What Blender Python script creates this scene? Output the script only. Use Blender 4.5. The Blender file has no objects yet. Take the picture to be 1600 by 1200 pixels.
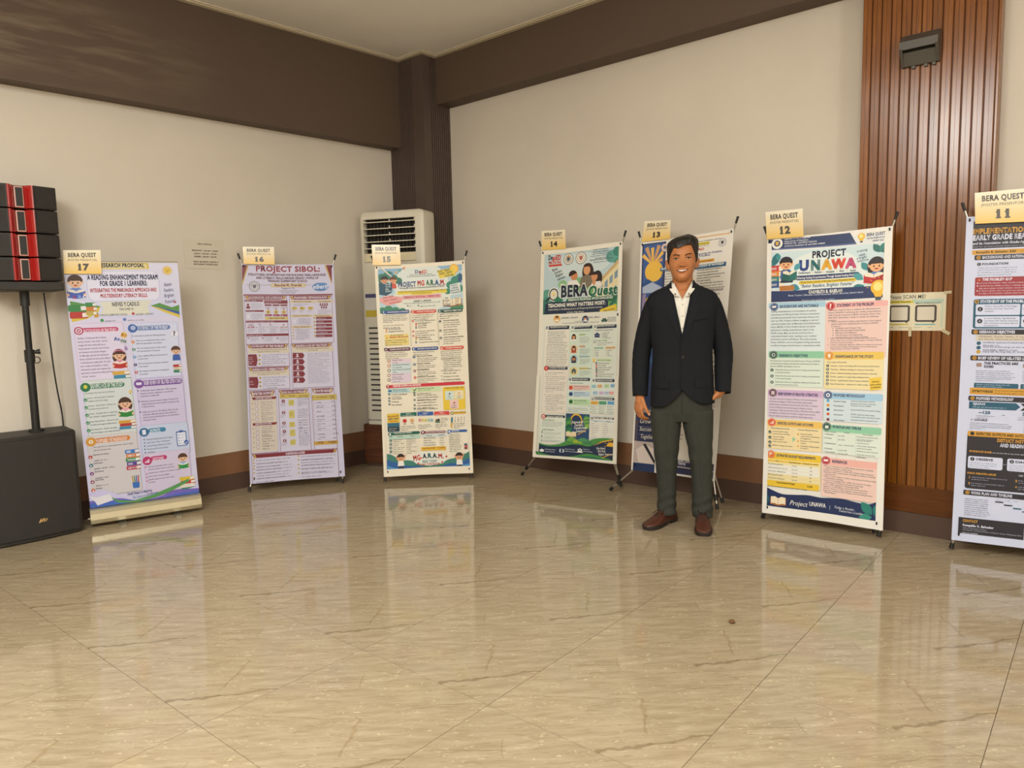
import bpy, bmesh, math, random
import numpy as np
from mathutils import Vector, Matrix
from mathutils.bvhtree import BVHTree

SC = bpy.context.scene
COL = SC.collection

# ------------------------------------------------------------------ camera
def make_camera():
    f, pitch, roll, yaw = 1140.375, .1028, -.0217, .7093
    cy, sy = math.cos(yaw), math.sin(yaw)
    fwd = Vector((-sy * math.cos(pitch), cy * math.cos(pitch), -math.sin(pitch)))
    right = Vector((cy, sy, 0)); up = right.cross(fwd)
    cr, sr = math.cos(roll), math.sin(roll)
    r2 = right * cr + up * sr; u2 = right * -sr + up * cr
    cd = bpy.data.cameras.new('camera'); cd.sensor_width = 36; cd.lens = f / 1600 * 36
    cd.clip_start = .02; cd.clip_end = 60
    co = bpy.data.objects.new('camera', cd); COL.objects.link(co)
    m = Matrix((r2, u2, -fwd)).transposed().to_4x4(); m.translation = (0, 0, 1.25)
    co.matrix_world = m
    SC.camera = co
make_camera()

# ------------------------------------------------------------------ world, lights, exposure
w = bpy.data.worlds.new('world'); SC.world = w; w.use_nodes = True
w.node_tree.nodes['Background'].inputs[0].default_value = (.9, .95, 1, 1)
w.node_tree.nodes['Background'].inputs[1].default_value = .05
SC.view_settings.view_transform = 'Standard'; SC.view_settings.look = 'None'
SC.view_settings.gamma = 1; SC.view_settings.use_curve_mapping = False
SC.view_settings.exposure = 0.0

def area(name, loc, sx, sy, power, col, target=None):
    l = bpy.data.lights.new(name, 'AREA'); l.shape = 'RECTANGLE'; l.size = sx; l.size_y = sy
    l.energy = power; l.color = col
    o = bpy.data.objects.new(name, l); COL.objects.link(o); o.location = loc
    if target is not None:
        o.rotation_euler = (Vector(target) - Vector(loc)).to_track_quat('-Z', 'Y').to_euler()
    return o
WARM = (.985, 1, .955)
def fill_point(name, loc, r, power, col):  # unseen point light, added so the upper walls get light from the side
    l = bpy.data.lights.new(name, 'POINT'); l.shadow_soft_size = r; l.energy = power; l.color = col
    o = bpy.data.objects.new(name, l); COL.objects.link(o); o.location = loc
area('ceiling_panel_light', (-.7, -.85, 3.24), 3.0, 3.2, 195, WARM)
fill_point('added_point_light', (2.6, 1.4, 2.8), .22, 105, WARM)
fill_point('added_point_light', (-1.65, -1.0, 2.92), .38, 95, WARM)  # added light, placed so its reflection makes the glare on the slat panel
fill_point('added_point_light', (1.6, -2.9, 2.8), .22, 80, WARM)

# ------------------------------------------------------------------ helpers
def lin(c):
    """'#rrggbb' or (r,g,b) 0-255 in sRGB -> linear rgba"""
    if isinstance(c, str):
        c = c.lstrip('#'); c = [int(c[i:i + 2], 16) for i in (0, 2, 4)]
    o = []
    for v in c[:3]:
        v = v / 255.
        o.append(v / 12.92 if v <= .04045 else ((v + .055) / 1.055) ** 2.4)
    return (o[0], o[1], o[2], 1.0)

MATS = {}
def nt_new(name):
    m = bpy.data.materials.new(name); m.use_nodes = True
    nt = m.node_tree; b = nt.nodes['Principled BSDF']
    return m, nt, b
def N(nt, kind, **kw):
    n = nt.nodes.new(kind)
    for k, v in kw.items():
        if k.startswith('i_'):
            n.inputs[k[2:].replace('_', ' ')].default_value = v
        else:
            setattr(n, k, v)
    return n
def mat(name, col, rough=.6, metal=0., spec=.5, var=.06, scale=30., bump=0., bscale=200., coat=0.):
    """plain procedural surface: a little noise in colour and relief"""
    if name in MATS: return MATS[name]
    m, nt, b = nt_new(name); L = nt.links
    c = lin(col)
    tc = N(nt, 'ShaderNodeTexCoord')
    no = N(nt, 'ShaderNodeTexNoise'); no.inputs['Scale'].default_value = scale; no.inputs['Detail'].default_value = 4
    L.new(tc.outputs['Object'], no.inputs['Vector'])
    mr = N(nt, 'ShaderNodeMapRange'); mr.inputs['To Min'].default_value = 1 - var; mr.inputs['To Max'].default_value = 1 + var
    L.new(no.outputs['Fac'], mr.inputs['Value'])
    mx = N(nt, 'ShaderNodeVectorMath', operation='SCALE'); mx.inputs[0].default_value = c[:3]
    L.new(mr.outputs[0], mx.inputs['Scale']); L.new(mx.outputs[0], b.inputs['Base Color'])
    b.inputs['Roughness'].default_value = rough; b.inputs['Metallic'].default_value = metal
    b.inputs['Specular IOR Level'].default_value = spec
    if coat: b.inputs['Coat Weight'].default_value = coat; b.inputs['Coat Roughness'].default_value = .08
    if bump:
        n2 = N(nt, 'ShaderNodeTexNoise'); n2.inputs['Scale'].default_value = bscale; n2.inputs['Detail'].default_value = 3
        L.new(tc.outputs['Object'], n2.inputs['Vector'])
        bp = N(nt, 'ShaderNodeBump'); bp.inputs['Strength'].default_value = bump; bp.inputs['Distance'].default_value = .002
        L.new(n2.outputs['Fac'], bp.inputs['Height']); L.new(bp.outputs[0], b.inputs['Normal'])
    MATS[name] = m
    return m

def link(o, parent=None):
    COL.objects.link(o)
    if parent is not None: o.parent = parent
    return o
def tag(o, label=None, cat=None, group=None, kind=None):
    if label: o['label'] = label
    if cat: o['category'] = cat
    if group: o['group'] = group
    if kind: o['kind'] = kind
    return o
def empty(name, loc=(0, 0, 0), rz=0.):
    o = bpy.data.objects.new(name, None); o.location = loc; o.rotation_euler = (0, 0, rz)
    o.empty_display_size = .1
    return link(o)
def mesh_obj(name, bm, m, parent=None, smooth=False, loc=None, auto=None):
    me = bpy.data.meshes.new(name); bm.normal_update(); bm.to_mesh(me); bm.free()
    o = bpy.data.objects.new(name, me)
    if m is not None:
        for mm in (m if isinstance(m, (list, tuple)) else [m]): me.materials.append(mm)
    if smooth:
        for p in me.polygons: p.use_smooth = True
        if auto is not None:
            me.set_sharp_from_angle(angle=math.radians(auto))
    if loc is not None: o.location = loc
    return link(o, parent)
def pydata(name, V, F, m, parent=None, smooth=False, loc=None):
    me = bpy.data.meshes.new(name); me.from_pydata([tuple(v) for v in V], [], F); me.update()
    me.materials.append(m)
    o = bpy.data.objects.new(name, me)
    if smooth:
        for p in me.polygons: p.use_smooth = True
    if loc is not None: o.location = loc
    return link(o, parent)
def bm_box(bm, x0, x1, y0, y1, z0, z1, bev=0., seg=2, mi=0):
    vs = [bm.verts.new(p) for p in ((x0, y0, z0), (x1, y0, z0), (x1, y1, z0), (x0, y1, z0), (x0, y0, z1), (x1, y0, z1), (x1, y1, z1), (x0, y1, z1))]
    fs = [bm.faces.new([vs[i] for i in f]) for f in ((3, 2, 1, 0), (4, 5, 6, 7), (0, 1, 5, 4), (1, 2, 6, 5), (2, 3, 7, 6), (3, 0, 4, 7))]
    for f in fs: f.material_index = mi
    if bev:
        es = list({e for f in fs for e in f.edges})
        bmesh.ops.bevel(bm, geom=es, offset=bev, segments=seg, affect='EDGES', profile=.6)
    return fs
def box(name, x0, x1, y0, y1, z0, z1, m, parent=None, bev=0., seg=2, loc=None, smooth=False):
    bm = bmesh.new(); bm_box(bm, x0, x1, y0, y1, z0, z1, bev, seg)
    return mesh_obj(name, bm, m, parent, smooth, loc, 35 if smooth else None)
def bm_tube(bm, pts, r, seg=10, caps=True, mi=0):
    """tube along a polyline; r is a number or one per point"""
    pts = [Vector(p) for p in pts]; n = len(pts)
    rs = r if isinstance(r, (list, tuple)) else [r] * n
    rings = []; prev = None
    for i, p in enumerate(pts):
        t = (pts[min(i + 1, n - 1)] - pts[max(i - 1, 0)]).normalized()
        if prev is None:
            a = Vector((0, 0, 1)) if abs(t.z) < .9 else Vector((1, 0, 0))
            x = t.cross(a).normalized()
        else:
            x = (prev - t * prev.dot(t)).normalized()
        prev = x; y = t.cross(x)
        rings.append([bm.verts.new(p + (x * math.cos(k * 2 * math.pi / seg) + y * math.sin(k * 2 * math.pi / seg)) * rs[i]) for k in range(seg)])
    for a, b in zip(rings, rings[1:]):
        for k in range(seg):
            f = bm.faces.new((a[k], a[(k + 1) % seg], b[(k + 1) % seg], b[k])); f.material_index = mi
    if caps:
        f = bm.faces.new(rings[0][::-1]); f.material_index = mi
        f = bm.faces.new(rings[-1]); f.material_index = mi
def tube(name, pts, r, m, parent=None, seg=10, smooth=True):
    bm = bmesh.new(); bm_tube(bm, pts, r, seg)
    return mesh_obj(name, bm, m, parent, smooth, None, 50)
def bm_prism(bm, poly, fn, h0, h1, mi=0):
    """polygon (2D list) extruded between h0 and h1; fn(x,y,h) -> 3D"""
    a = [bm.verts.new(fn(x, y, h0)) for x, y in poly]; b = [bm.verts.new(fn(x, y, h1)) for x, y in poly]
    n = len(poly); fs = [bm.faces.new(a[::-1]), bm.faces.new(b)]
    for i in range(n): fs.append(bm.faces.new((a[i], a[(i + 1) % n], b[(i + 1) % n], b[i])))
    for f in fs: f.material_index = mi
    return fs

# ------------------------------------------------------------------ the room
YR = 4.40                                    # face of the long wall on the right of the picture
XR, YF = 3.6, -4.0                           # walls behind the photographer
ZC = 3.266
def xl(y): return -4.815 + .06 * (y - 3.75)  # face of the wall on the left of the picture

def wall_paint(name, col, patch=False):
    m, nt, b = nt_new(name); L = nt.links
    tc = N(nt, 'ShaderNodeTexCoord'); c = lin(col)
    n1 = N(nt, 'ShaderNodeTexNoise'); n1.inputs['Scale'].default_value = .9; n1.inputs['Detail'].default_value = 5; n1.inputs['Roughness'].default_value = .6
    L.new(tc.outputs['Object'], n1.inputs['Vector'])
    mr = N(nt, 'ShaderNodeMapRange'); mr.inputs['From Min'].default_value = .3; mr.inputs['From Max'].default_value = .7
    mr.inputs['To Min'].default_value = .95; mr.inputs['To Max'].default_value = 1.04
    L.new(n1.outputs['Fac'], mr.inputs['Value'])
    sc = N(nt, 'ShaderNodeVectorMath', operation='SCALE'); sc.inputs[0].default_value = c[:3]
    L.new(mr.outputs[0], sc.inputs['Scale']); out = sc.outputs[0]
    if patch:                                # dry roller smears where the dark paint was put on thinly
        mp = N(nt, 'ShaderNodeMapping'); mp.inputs['Location'].default_value = (0, -1.54, -12.83); mp.inputs['Scale'].default_value = (0, 1.1, 4.5)
        L.new(tc.outputs['Object'], mp.inputs['Vector'])
        ln = N(nt, 'ShaderNodeVectorMath', operation='LENGTH'); L.new(mp.outputs[0], ln.inputs[0])
        n2 = N(nt, 'ShaderNodeTexNoise'); n2.inputs['Scale'].default_value = 3.0; n2.inputs['Detail'].default_value = 6
        m2 = N(nt, 'ShaderNodeMapping'); m2.inputs['Scale'].default_value = (1, .8, 6)
        L.new(tc.outputs['Object'], m2.inputs['Vector']); L.new(m2.outputs[0], n2.inputs['Vector'])
        a = N(nt, 'ShaderNodeMapRange'); a.inputs['From Min'].default_value = 0; a.inputs['From Max'].default_value = 1.5; a.inputs['To Min'].default_value = .34; a.inputs['To Max'].default_value = 0
        L.new(ln.outputs['Value'], a.inputs['Value'])
        g = N(nt, 'ShaderNodeMapRange'); g.inputs['From Min'].default_value = .45; g.inputs['From Max'].default_value = .75
        L.new(n2.outputs['Fac'], g.inputs['Value'])
        mu = N(nt, 'ShaderNodeMath', operation='MULTIPLY'); L.new(a.outputs[0], mu.inputs[0]); L.new(g.outputs[0], mu.inputs[1])
        mx = N(nt, 'ShaderNodeMix', data_type='RGBA'); L.new(mu.outputs[0], mx.inputs['Factor'])
        L.new(out, mx.inputs['A']); mx.inputs['B'].default_value = lin('#c0ad90'); out = mx.outputs['Result']
    L.new(out, b.inputs['Base Color'])
    b.inputs['Roughness'].default_value = .62; b.inputs['Specular IOR Level'].default_value = .35
    n3 = N(nt, 'ShaderNodeTexNoise'); n3.inputs['Scale'].default_value = 60; n3.inputs['Detail'].default_value = 4
    L.new(tc.outputs['Object'], n3.inputs['Vector'])
    bp = N(nt, 'ShaderNodeBump'); bp.inputs['Strength'].default_value = .12; bp.inputs['Distance'].default_value = .003
    L.new(n3.outputs['Fac'], bp.inputs['Height']); L.new(bp.outputs[0], b.inputs['Normal'])
    return m
M_WALL = wall_paint('cream_wall_paint', '#d8cec0')
M_CEIL = wall_paint('ceiling_paint', '#f2eee8')
M_DARK = wall_paint('dark_brown_beam_paint', '#5a4a3e', True)
M_COLM = mat('dark_brown_column_paint', '#564740', .5, var=.05)
M_BASE = mat('dark_skirting', '#574137', .45, var=.1, scale=8)
M_BAND = mat('brown_skirting_band', '#855d40', .5, var=.1, scale=6)
M_GROUT = mat('tile_grout', '#7d6c4e', .9)

def struct(o, label, cat='wall'):
    return tag(o, label, cat, kind='structure')

bm = bmesh.new(); bm_prism(bm, [(xl(YF) - .15, YF - .15), (XR + .15, YF - .15), (XR + .15, YR + .15), (xl(YR) - .15, YR + .15)], lambda x, y, h: (x, y, h), -.12, -.004)
floor = struct(mesh_obj('floor', bm, M_GROUT), 'glossy beige marble tile floor of the hall', 'floor')
bm = bmesh.new(); bm_prism(bm, [(xl(YF) - .15, YF - .15), (XR + .15, YF - .15), (XR + .15, YR + .15), (xl(YR) - .15, YR + .15)], lambda x, y, h: (x, y, h), ZC, ZC + .12)
struct(mesh_obj('ceiling', bm, M_CEIL), 'pale cream ceiling above the dark beams', 'ceiling')
wl = box('wall_left', -.15, 0, 0, (YR - YF + .15) * math.sqrt(1 + .06 ** 2), -.004, ZC, M_WALL, loc=(xl(YF - .15), YF - .15, 0)); wl.rotation_euler = (0, 0, -math.atan(.06))
struct(wl, 'cream painted wall behind the loudspeaker and three banners')
struct(box('wall_back', xl(YR) - .15, XR + .15, YR, YR + .15, -.004, ZC, M_WALL), 'long cream painted wall behind the standing man')
struct(box('wall_right', XR, XR + .15, YF - .15, YR, -.004, ZC, M_WALL), 'cream wall closing the hall on the right')
struct(box('wall_front', xl(YF), XR, YF - .15, YF, -.004, ZC, M_WALL), 'cream wall closing the hall behind the viewer')

# beams and corner column
ZBL, ZBR, DL, DR = 2.577, 2.895, .13, .152
CX, CY = -4.385, 4.105                        # free corner of the column
bm = bmesh.new(); bm_prism(bm, [(xl(YF), YF), (xl(YF) + DL, YF), (xl(CY) + DL, CY + .02), (xl(CY), CY + .02)], lambda x, y, h: (x, y, h), ZBL, ZC)
struct(mesh_obj('ceiling_beam', bm, M_DARK), 'deep dark brown beam over the left wall', 'beam')
struct(box('ceiling_beam', CX - .02, XR, YR - DR, YR, ZBR, ZC, M_DARK), 'dark brown beam over the long back wall', 'beam')
# ceiling edge moulding: two thin stepped strips round the beams and the column head
bm = bmesh.new()
for (a, b_, z0) in ((.0, .035, ZC - .012), (.035, .05, ZC - .006)):
    bm_prism(bm, [(xl(YF) + DL + a, YF), (xl(YF) + DL + b_, YF), (xl(CY) + DL + b_, CY - b_), (xl(CY) + DL + a, CY - a)], lambda x, y, h: (x, y, h), z0, ZC)
    bm_prism(bm, [(xl(CY) + DL + a, CY - a), (xl(CY) + DL + b_, CY - b_), (CX + b_, CY - b_), (CX + a, CY - a)], lambda x, y, h: (x, y, h), z0, ZC)
    bm_prism(bm, [(CX + a, CY - a), (CX + b_, CY - b_), (CX + b_, YR - DR - b_), (CX + a, YR - DR - a)], lambda x, y, h: (x, y, h), z0, ZC)
    bm_prism(bm, [(CX + a, YR - DR - a), (CX + b_, YR - DR - b_), (XR, YR - DR - b_), (XR, YR - DR - a)], lambda x, y, h: (x, y, h), z0, ZC)
struct(mesh_obj('trim_1', bm, mat('moulding_paint', '#cfc2aa', .5)), 'thin cream moulding where the ceiling meets the beams', 'trim')
# ribbed column: fluted outline extruded
def flute(p0, p1, nrib, depth, flat0=.0, flat1=.0):
    p0, p1 = Vector(p0), Vector(p1); d = p1 - p0; Ln = d.length; d.normalize(); nrm = Vector((d.y, -d.x))
    out = [p0]; s0 = flat0; pitch = (Ln - flat0 - flat1) / nrib
    for i in range(nrib):
        a = s0 + i * pitch
        for t, h in ((.12, 0), (.2, -depth), (.42, -depth), (.5, 0)):
            out.append(p0 + d * (a + t * pitch) + nrm * h)
    return out
poly = flute((xl(CY), CY), (CX, CY), 12, .014, .01, .12) + flute((CX, CY), (CX, YR), 9, .014, .08, .01) + [Vector((CX, YR)), Vector((xl(YR), YR))]
bm = bmesh.new(); bm_prism(bm, [(p.x, p.y) for p in poly], lambda x, y, h: (x, y, h), .27, ZC)
struct(mesh_obj('corner_column', bm, M_COLM), 'dark brown fluted column in the corner of the hall', 'column')

# two-tone skirting
def strip(name, pts, th, z0, z1, m, label):
    """strip along wall points, thickness th into the room"""
    bm = bmesh.new()
    for a, b_ in zip(pts, pts[1:]):
        a, b_ = Vector(a), Vector(b_); d = (b_ - a).normalized(); n = Vector((d.y, -d.x)) * th
        bm_prism(bm, [a, a + n, b_ + n, b_], lambda x, y, h: (x, y, h), z0, z1)
    return struct(mesh_obj(name, bm, m), label, 'skirting')
lw = [(xl(YF), YF), (xl(CY), CY)]; cw = [(xl(CY), CY), (CX, CY)]; cw2 = [(CX, CY), (CX, YR)]; rw = [(CX, YR), (-1.21, YR)]; rw2 = [(-.56, YR), (XR, YR)]
strip('baseboard_left', lw, .012, 0, .118, M_BASE, 'dark brown skirting along the left wall')
strip('trim_2', lw, .008, .118, .272, M_BAND, 'mid brown band above the left skirting')
strip('baseboard_back', rw, .012, 0, .128, M_BASE, 'dark brown skirting along the back wall')
strip('trim_3', rw, .008, .128, .286, M_BAND, 'mid brown band above the back skirting')
strip('baseboard_right', rw2, .012, 0, .128, M_BASE, 'dark skirting right of the wooden panel')
strip('trim_4', rw2, .008, .128, .286, M_BAND, 'brown band right of the wooden panel')
strip('trim_5', cw + cw2[1:], .004, 0, .27, M_BASE, 'dark plinth of the corner column')

# floor tiles, each its own piece; every tile carries the same print
def tile_material():
    m, nt, b = nt_new('beige_marble_tile'); L = nt.links
    tc = N(nt, 'ShaderNodeTexCoord'); P = tc.outputs['Object']
    def noise(loc, scl, rot, scale, detail, rough=.55, dist=0.):
        mp = N(nt, 'ShaderNodeMapping', vector_type='TEXTURE'); mp.inputs['Rotation'].default_value = (0, 0, rot); mp.inputs['Scale'].default_value = scl; mp.inputs['Location'].default_value = loc
        L.new(P, mp.inputs['Vector'])
        n = N(nt, 'ShaderNodeTexNoise'); n.inputs['Scale'].default_value = scale; n.inputs['Detail'].default_value = detail; n.inputs['Roughness'].default_value = rough; n.inputs['Distortion'].default_value = dist
        L.new(mp.outputs[0], n.inputs['Vector']); return n.outputs['Fac']
    def rng(v, a, b_, c=0., d=1.):
        n = N(nt, 'ShaderNodeMapRange'); n.inputs['From Min'].default_value = a; n.inputs['From Max'].default_value = b_; n.inputs['To Min'].default_value = c; n.inputs['To Max'].default_value = d
        L.new(v, n.inputs['Value']); return n.outputs[0]
    def mul(a, b_):
        n = N(nt, 'ShaderNodeMath', operation='MULTIPLY')
        for i, v in enumerate((a, b_)):
            if isinstance(v, float): n.inputs[i].default_value = v
            else: L.new(v, n.inputs[i])
        return n.outputs[0]
    def mx(fac, A, B):
        n = N(nt, 'ShaderNodeMix', data_type='RGBA')
        if isinstance(fac, float): n.inputs['Factor'].default_value = fac
        else: L.new(fac, n.inputs['Factor'])
        for k, v in (('A', A), ('B', B)):
            if isinstance(v, tuple): n.inputs[k].default_value = v
            else: L.new(v, n.inputs[k])
        return n.outputs['Result']
    rot = .74
    soft = noise((0, 0, 0), (1, .16, 1), rot, 6, 5)
    colr = mx(rng(soft, .35, .68), lin('#9c8b70'), lin('#b0a085'))
    fine = noise((.3, .1, 0), (1, .09, 1), rot, 15, 5, .6, .7)
    colr = mx(mul(rng(fine, .53, .7), .7), colr, lin('#8a7757'))
    fleck = noise((.1, .4, 0), (1, .3, 1), rot, 42, 3, .6, 1.2)
    zone = noise((.7, .2, 0), (1, .3, 1), rot, 7, 2)
    colr = mx(mul(mul(rng(fleck, .6, .66), rng(zone, .46, .58)), .85), colr, lin('#cfc19f'))
    # single veins: distance to short segments, wobbled by noise
    wob = N(nt, 'ShaderNodeTexNoise'); wob.inputs['Scale'].default_value = 18; wob.inputs['Detail'].default_value = 6; L.new(P, wob.inputs['Vector'])
    ws = N(nt, 'ShaderNodeVectorMath', operation='MULTIPLY_ADD'); L.new(wob.outputs['Color'], ws.inputs[0]); ws.inputs[1].default_value = (.04, .04, 0); ws.inputs[2].default_value = (-.02, -.02, 0)
    pw = N(nt, 'ShaderNodeVectorMath', operation='ADD'); L.new(P, pw.inputs[0]); L.new(ws.outputs[0], pw.inputs[1])
    def seg(a, b_, wid, strength, c):
        nonlocal colr
        a = Vector((a[0], a[1], 0)); b_ = Vector((b_[0], b_[1], 0)); d = b_ - a
        pa = N(nt, 'ShaderNodeVectorMath', operation='SUBTRACT'); L.new(pw.outputs[0], pa.inputs[0]); pa.inputs[1].default_value = a
        dt = N(nt, 'ShaderNodeVectorMath', operation='DOT_PRODUCT'); L.new(pa.outputs[0], dt.inputs[0]); dt.inputs[1].default_value = d / d.length_squared
        cl = N(nt, 'ShaderNodeClamp'); L.new(dt.outputs['Value'], cl.inputs[0])
        pr = N(nt, 'ShaderNodeVectorMath', operation='SCALE'); pr.inputs[0].default_value = d; L.new(cl.outputs[0], pr.inputs['Scale'])
        df = N(nt, 'ShaderNodeVectorMath', operation='DISTANCE'); L.new(pa.outputs[0], df.inputs[0]); L.new(pr.outputs[0], df.inputs[1])
        colr = mx(mul(rng(df.outputs['Value'], wid * .25, wid, 1., 0.), strength), colr, lin(c))
    seg((.09, -.31), (.2, -.185), .011, .7, '#77654b'); seg((.2, -.185), (.314, -.04), .008, .65, '#7a6849')
    seg((.16, -.15), (.11, -.07), .006, .38, '#7a6546'); seg((.11, -.07), (.055, .012), .009, .36, '#8a7248'); seg((.055, .012), (.03, .01), .005, .4, '#7a6546')
    seg((.12, .13), (.23, .26), .005, .45, '#86735a'); seg((.23, .26), (.312, .312), .005, .45, '#86735a')
    seg((-.29, -.22), (-.12, -.11), .005, .4, '#8a775a'); seg((-.12, -.11), (.04, 0), .005, .4, '#8a775a'); seg((-.16, .2), (-.1, .13), .004, .3, '#7a6546')
    seg((-.3, .02), (-.12, .17), .006, .45, '#8a775a')
    oi = N(nt, 'ShaderNodeObjectInfo')
    sc = N(nt, 'ShaderNodeVectorMath', operation='SCALE'); L.new(colr, sc.inputs[0]); L.new(rng(oi.outputs['Random'], 0, 1, .97, 1.03), sc.inputs['Scale'])
    L.new(sc.outputs[0], b.inputs['Base Color'])
    b.inputs['Roughness'].default_value = .07; b.inputs['Specular IOR Level'].default_value = .42
    return m
M_TILE = tile_material()
def clip_poly(poly, a, b_, c):
    """keep a*x + b*y <= c"""
    out = []
    for i, p in enumerate(poly):
        q = poly[(i + 1) % len(poly)]; dp = a * p[0] + b_ * p[1] - c; dq = a * q[0] + b_ * q[1] - c
        if dp <= 0: out.append(p)
        if dp * dq < 0:
            t = dp / (dp - dq); out.append((p[0] + t * (q[0] - p[0]), p[1] + t * (q[1] - p[1])))
    return out
def build_tiles():
    th = .016; ct, st = math.cos(th), math.sin(th); pt = .628; hs = pt / 2 - .0009
    sq = [(-hs, -hs), (hs, -hs), (hs, hs), (-hs, hs)]
    def prism(pl):
        bm = bmesh.new(); fs = bm_prism(bm, pl, lambda x, y, h: (x, y, h), -.006, 0)
        me = bpy.data.meshes.new('tile'); bm.normal_update(); bm.to_mesh(me); bm.free(); me.materials.append(M_TILE); return me
    full = prism(sq)
    for i in range(-9, 10):
        for j in range(-9, 9):
            u = -.854 + pt / 2 + pt * i; n = 1.003 + pt / 2 + pt * j
            cx, cy = u * ct - n * st, u * st + n * ct
            wp = [(cx + x * ct - y * st, cy + x * st + y * ct) for x, y in sq]
            cl = wp
            for (a, b_, c) in ((1, 0, XR - .002), (0, 1, YR - .002), (0, -1, -YF - .002), (-1, .06, 4.815 + .06 * 3.75 - .002)):
                cl = clip_poly(cl, a, b_, c)
                if len(cl) < 3: break
            if len(cl) < 3: continue
            if cl == wp: me = full
            else:
                loc = [((x - cx) * ct + (y - cy) * st, -(x - cx) * st + (y - cy) * ct) for x, y in cl]
                ar = abs(sum(p[0] * q[1] - q[0] * p[1] for p, q in zip(loc, loc[1:] + loc[:1]))) / 2
                if ar < .004: continue
                me = prism(loc)
            o = bpy.data.objects.new('tile', me); o.location = (cx, cy, 0); o.rotation_euler = (0, 0, th)
            link(o, floor)
build_tiles()

# ------------------------------------------------------------------ wooden slat panel on the back wall
def wood_material(name, c0, c1, rough, along='z', stretch=14., coat=0.):
    m, nt, b = nt_new(name); L = nt.links
    tc = N(nt, 'ShaderNodeTexCoord'); oi = N(nt, 'ShaderNodeObjectInfo')
    ad = N(nt, 'ShaderNodeVectorMath', operation='MULTIPLY_ADD'); L.new(oi.outputs['Random'], ad.inputs[0]); ad.inputs[1].default_value = (7, 11, 5); L.new(tc.outputs['Object'], ad.inputs[2])
    mp = N(nt, 'ShaderNodeMapping'); mp.inputs['Scale'].default_value = (stretch, stretch, 1) if along == 'z' else (1, stretch, stretch)
    L.new(ad.outputs[0], mp.inputs['Vector'])
    n = N(nt, 'ShaderNodeTexNoise'); n.inputs['Scale'].default_value = 3.; n.inputs['Detail'].default_value = 6; n.inputs['Distortion'].default_value = .6
    L.new(mp.outputs[0], n.inputs['Vector'])
    cr = N(nt, 'ShaderNodeValToRGB'); cr.color_ramp.elements[0].position = .3; cr.color_ramp.elements[0].color = lin(c0)
    cr.color_ramp.elements[1].position = .72; cr.color_ramp.elements[1].color = lin(c1)
    L.new(n.outputs['Fac'], cr.inputs[0])
    mr = N(nt, 'ShaderNodeMapRange'); mr.inputs['To Min'].default_value = .88; mr.inputs['To Max'].default_value = 1.1; L.new(oi.outputs['Random'], mr.inputs['Value'])
    sc = N(nt, 'ShaderNodeVectorMath', operation='SCALE'); L.new(cr.outputs[0], sc.inputs[0]); L.new(mr.outputs[0], sc.inputs['Scale'])
    L.new(sc.outputs[0], b.inputs['Base Color']); b.inputs['Roughness'].default_value = rough
    b.inputs['Specular IOR Level'].default_value = .3
    b.inputs['Coat Weight'].default_value = coat; b.inputs['Coat Roughness'].default_value = .16
    bp = N(nt, 'ShaderNodeBump'); bp.inputs['Strength'].default_value = .06; bp.inputs['Distance'].default_value = .002
    L.new(n.outputs['Fac'], bp.inputs['Height']); L.new(bp.outputs[0], b.inputs['Normal'])
    return m
M_WOOD = wood_material('varnished_slat_wood', '#723f10', '#8c541a', .22, coat=.6)
M_WOODH = wood_material('varnished_plinth_wood', '#5a300f', '#6b3d17', .35, 'x', coat=.15)
WX0, WX1, WY = -1.185, -.578, 4.285
panel = struct(empty('wood_wall_panel', ((WX0 + WX1) / 2, YR, 0)), 'tall varnished wooden slat panel on the back wall', 'panel')
pc = (WX0 + WX1) / 2
def part_box(name, x0, x1, y0, y1, z0, z1, m, parent, bev=0.):
    o = box(name, x0 - (x0 + x1) / 2, x1 - (x0 + x1) / 2, y0 - YR, y1 - YR, z0, z1, m, parent, bev, 1)
    o.location = ((x0 + x1) / 2 - pc, 0, 0); return o
part_box('backing_board', WX0, WX1, WY + .012, YR, .24, ZC - .001, M_WOODH, panel)
NS = 13; ps = (WX1 - WX0) / NS
src = None
for i in range(NS):
    if src is None:
        bm = bmesh.new(); hw = ps / 2 - .0022; yy = WY - YR
        prof = [(-hw, .014), (-hw, .003), (-hw + .003, 0), (-.0015, 0), (-.001, .003), (.001, .003), (.0015, 0), (hw - .003, 0), (hw, .003), (hw, .014)]
        bm_prism(bm, [(x, yy + y) for x, y in prof], lambda x, y, h: (x, y, h), .262, ZC - .001)
        src = mesh_obj('slat', bm, M_WOOD, panel); o = src
    else:
        o = src.copy(); link(o, panel)
    o.location = (WX0 + ps * (i + .5) - pc, 0, 0)
ss = None
for k in range(4):                            # narrow slats on the return facing the viewer's right
    y0 = WY + .004 + k * .0275
    bm = bmesh.new(); bm_box(bm, 0, .012, y0 - YR, y0 + .022 - YR, .262, ZC - .001, .002, 1)
    mesh_obj('side_slat', bm, M_WOOD, panel, loc=(WX1 - pc, 0, 0))
part_box('plinth_board', WX0 - .004, WX1 + .014, WY - .012, YR, .118, .262, M_WOODH, panel, .003)
part_box('plinth_base', WX0 - .004, WX1 + .014, WY - .006, YR, .0005, .118, M_BASE, panel)
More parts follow.
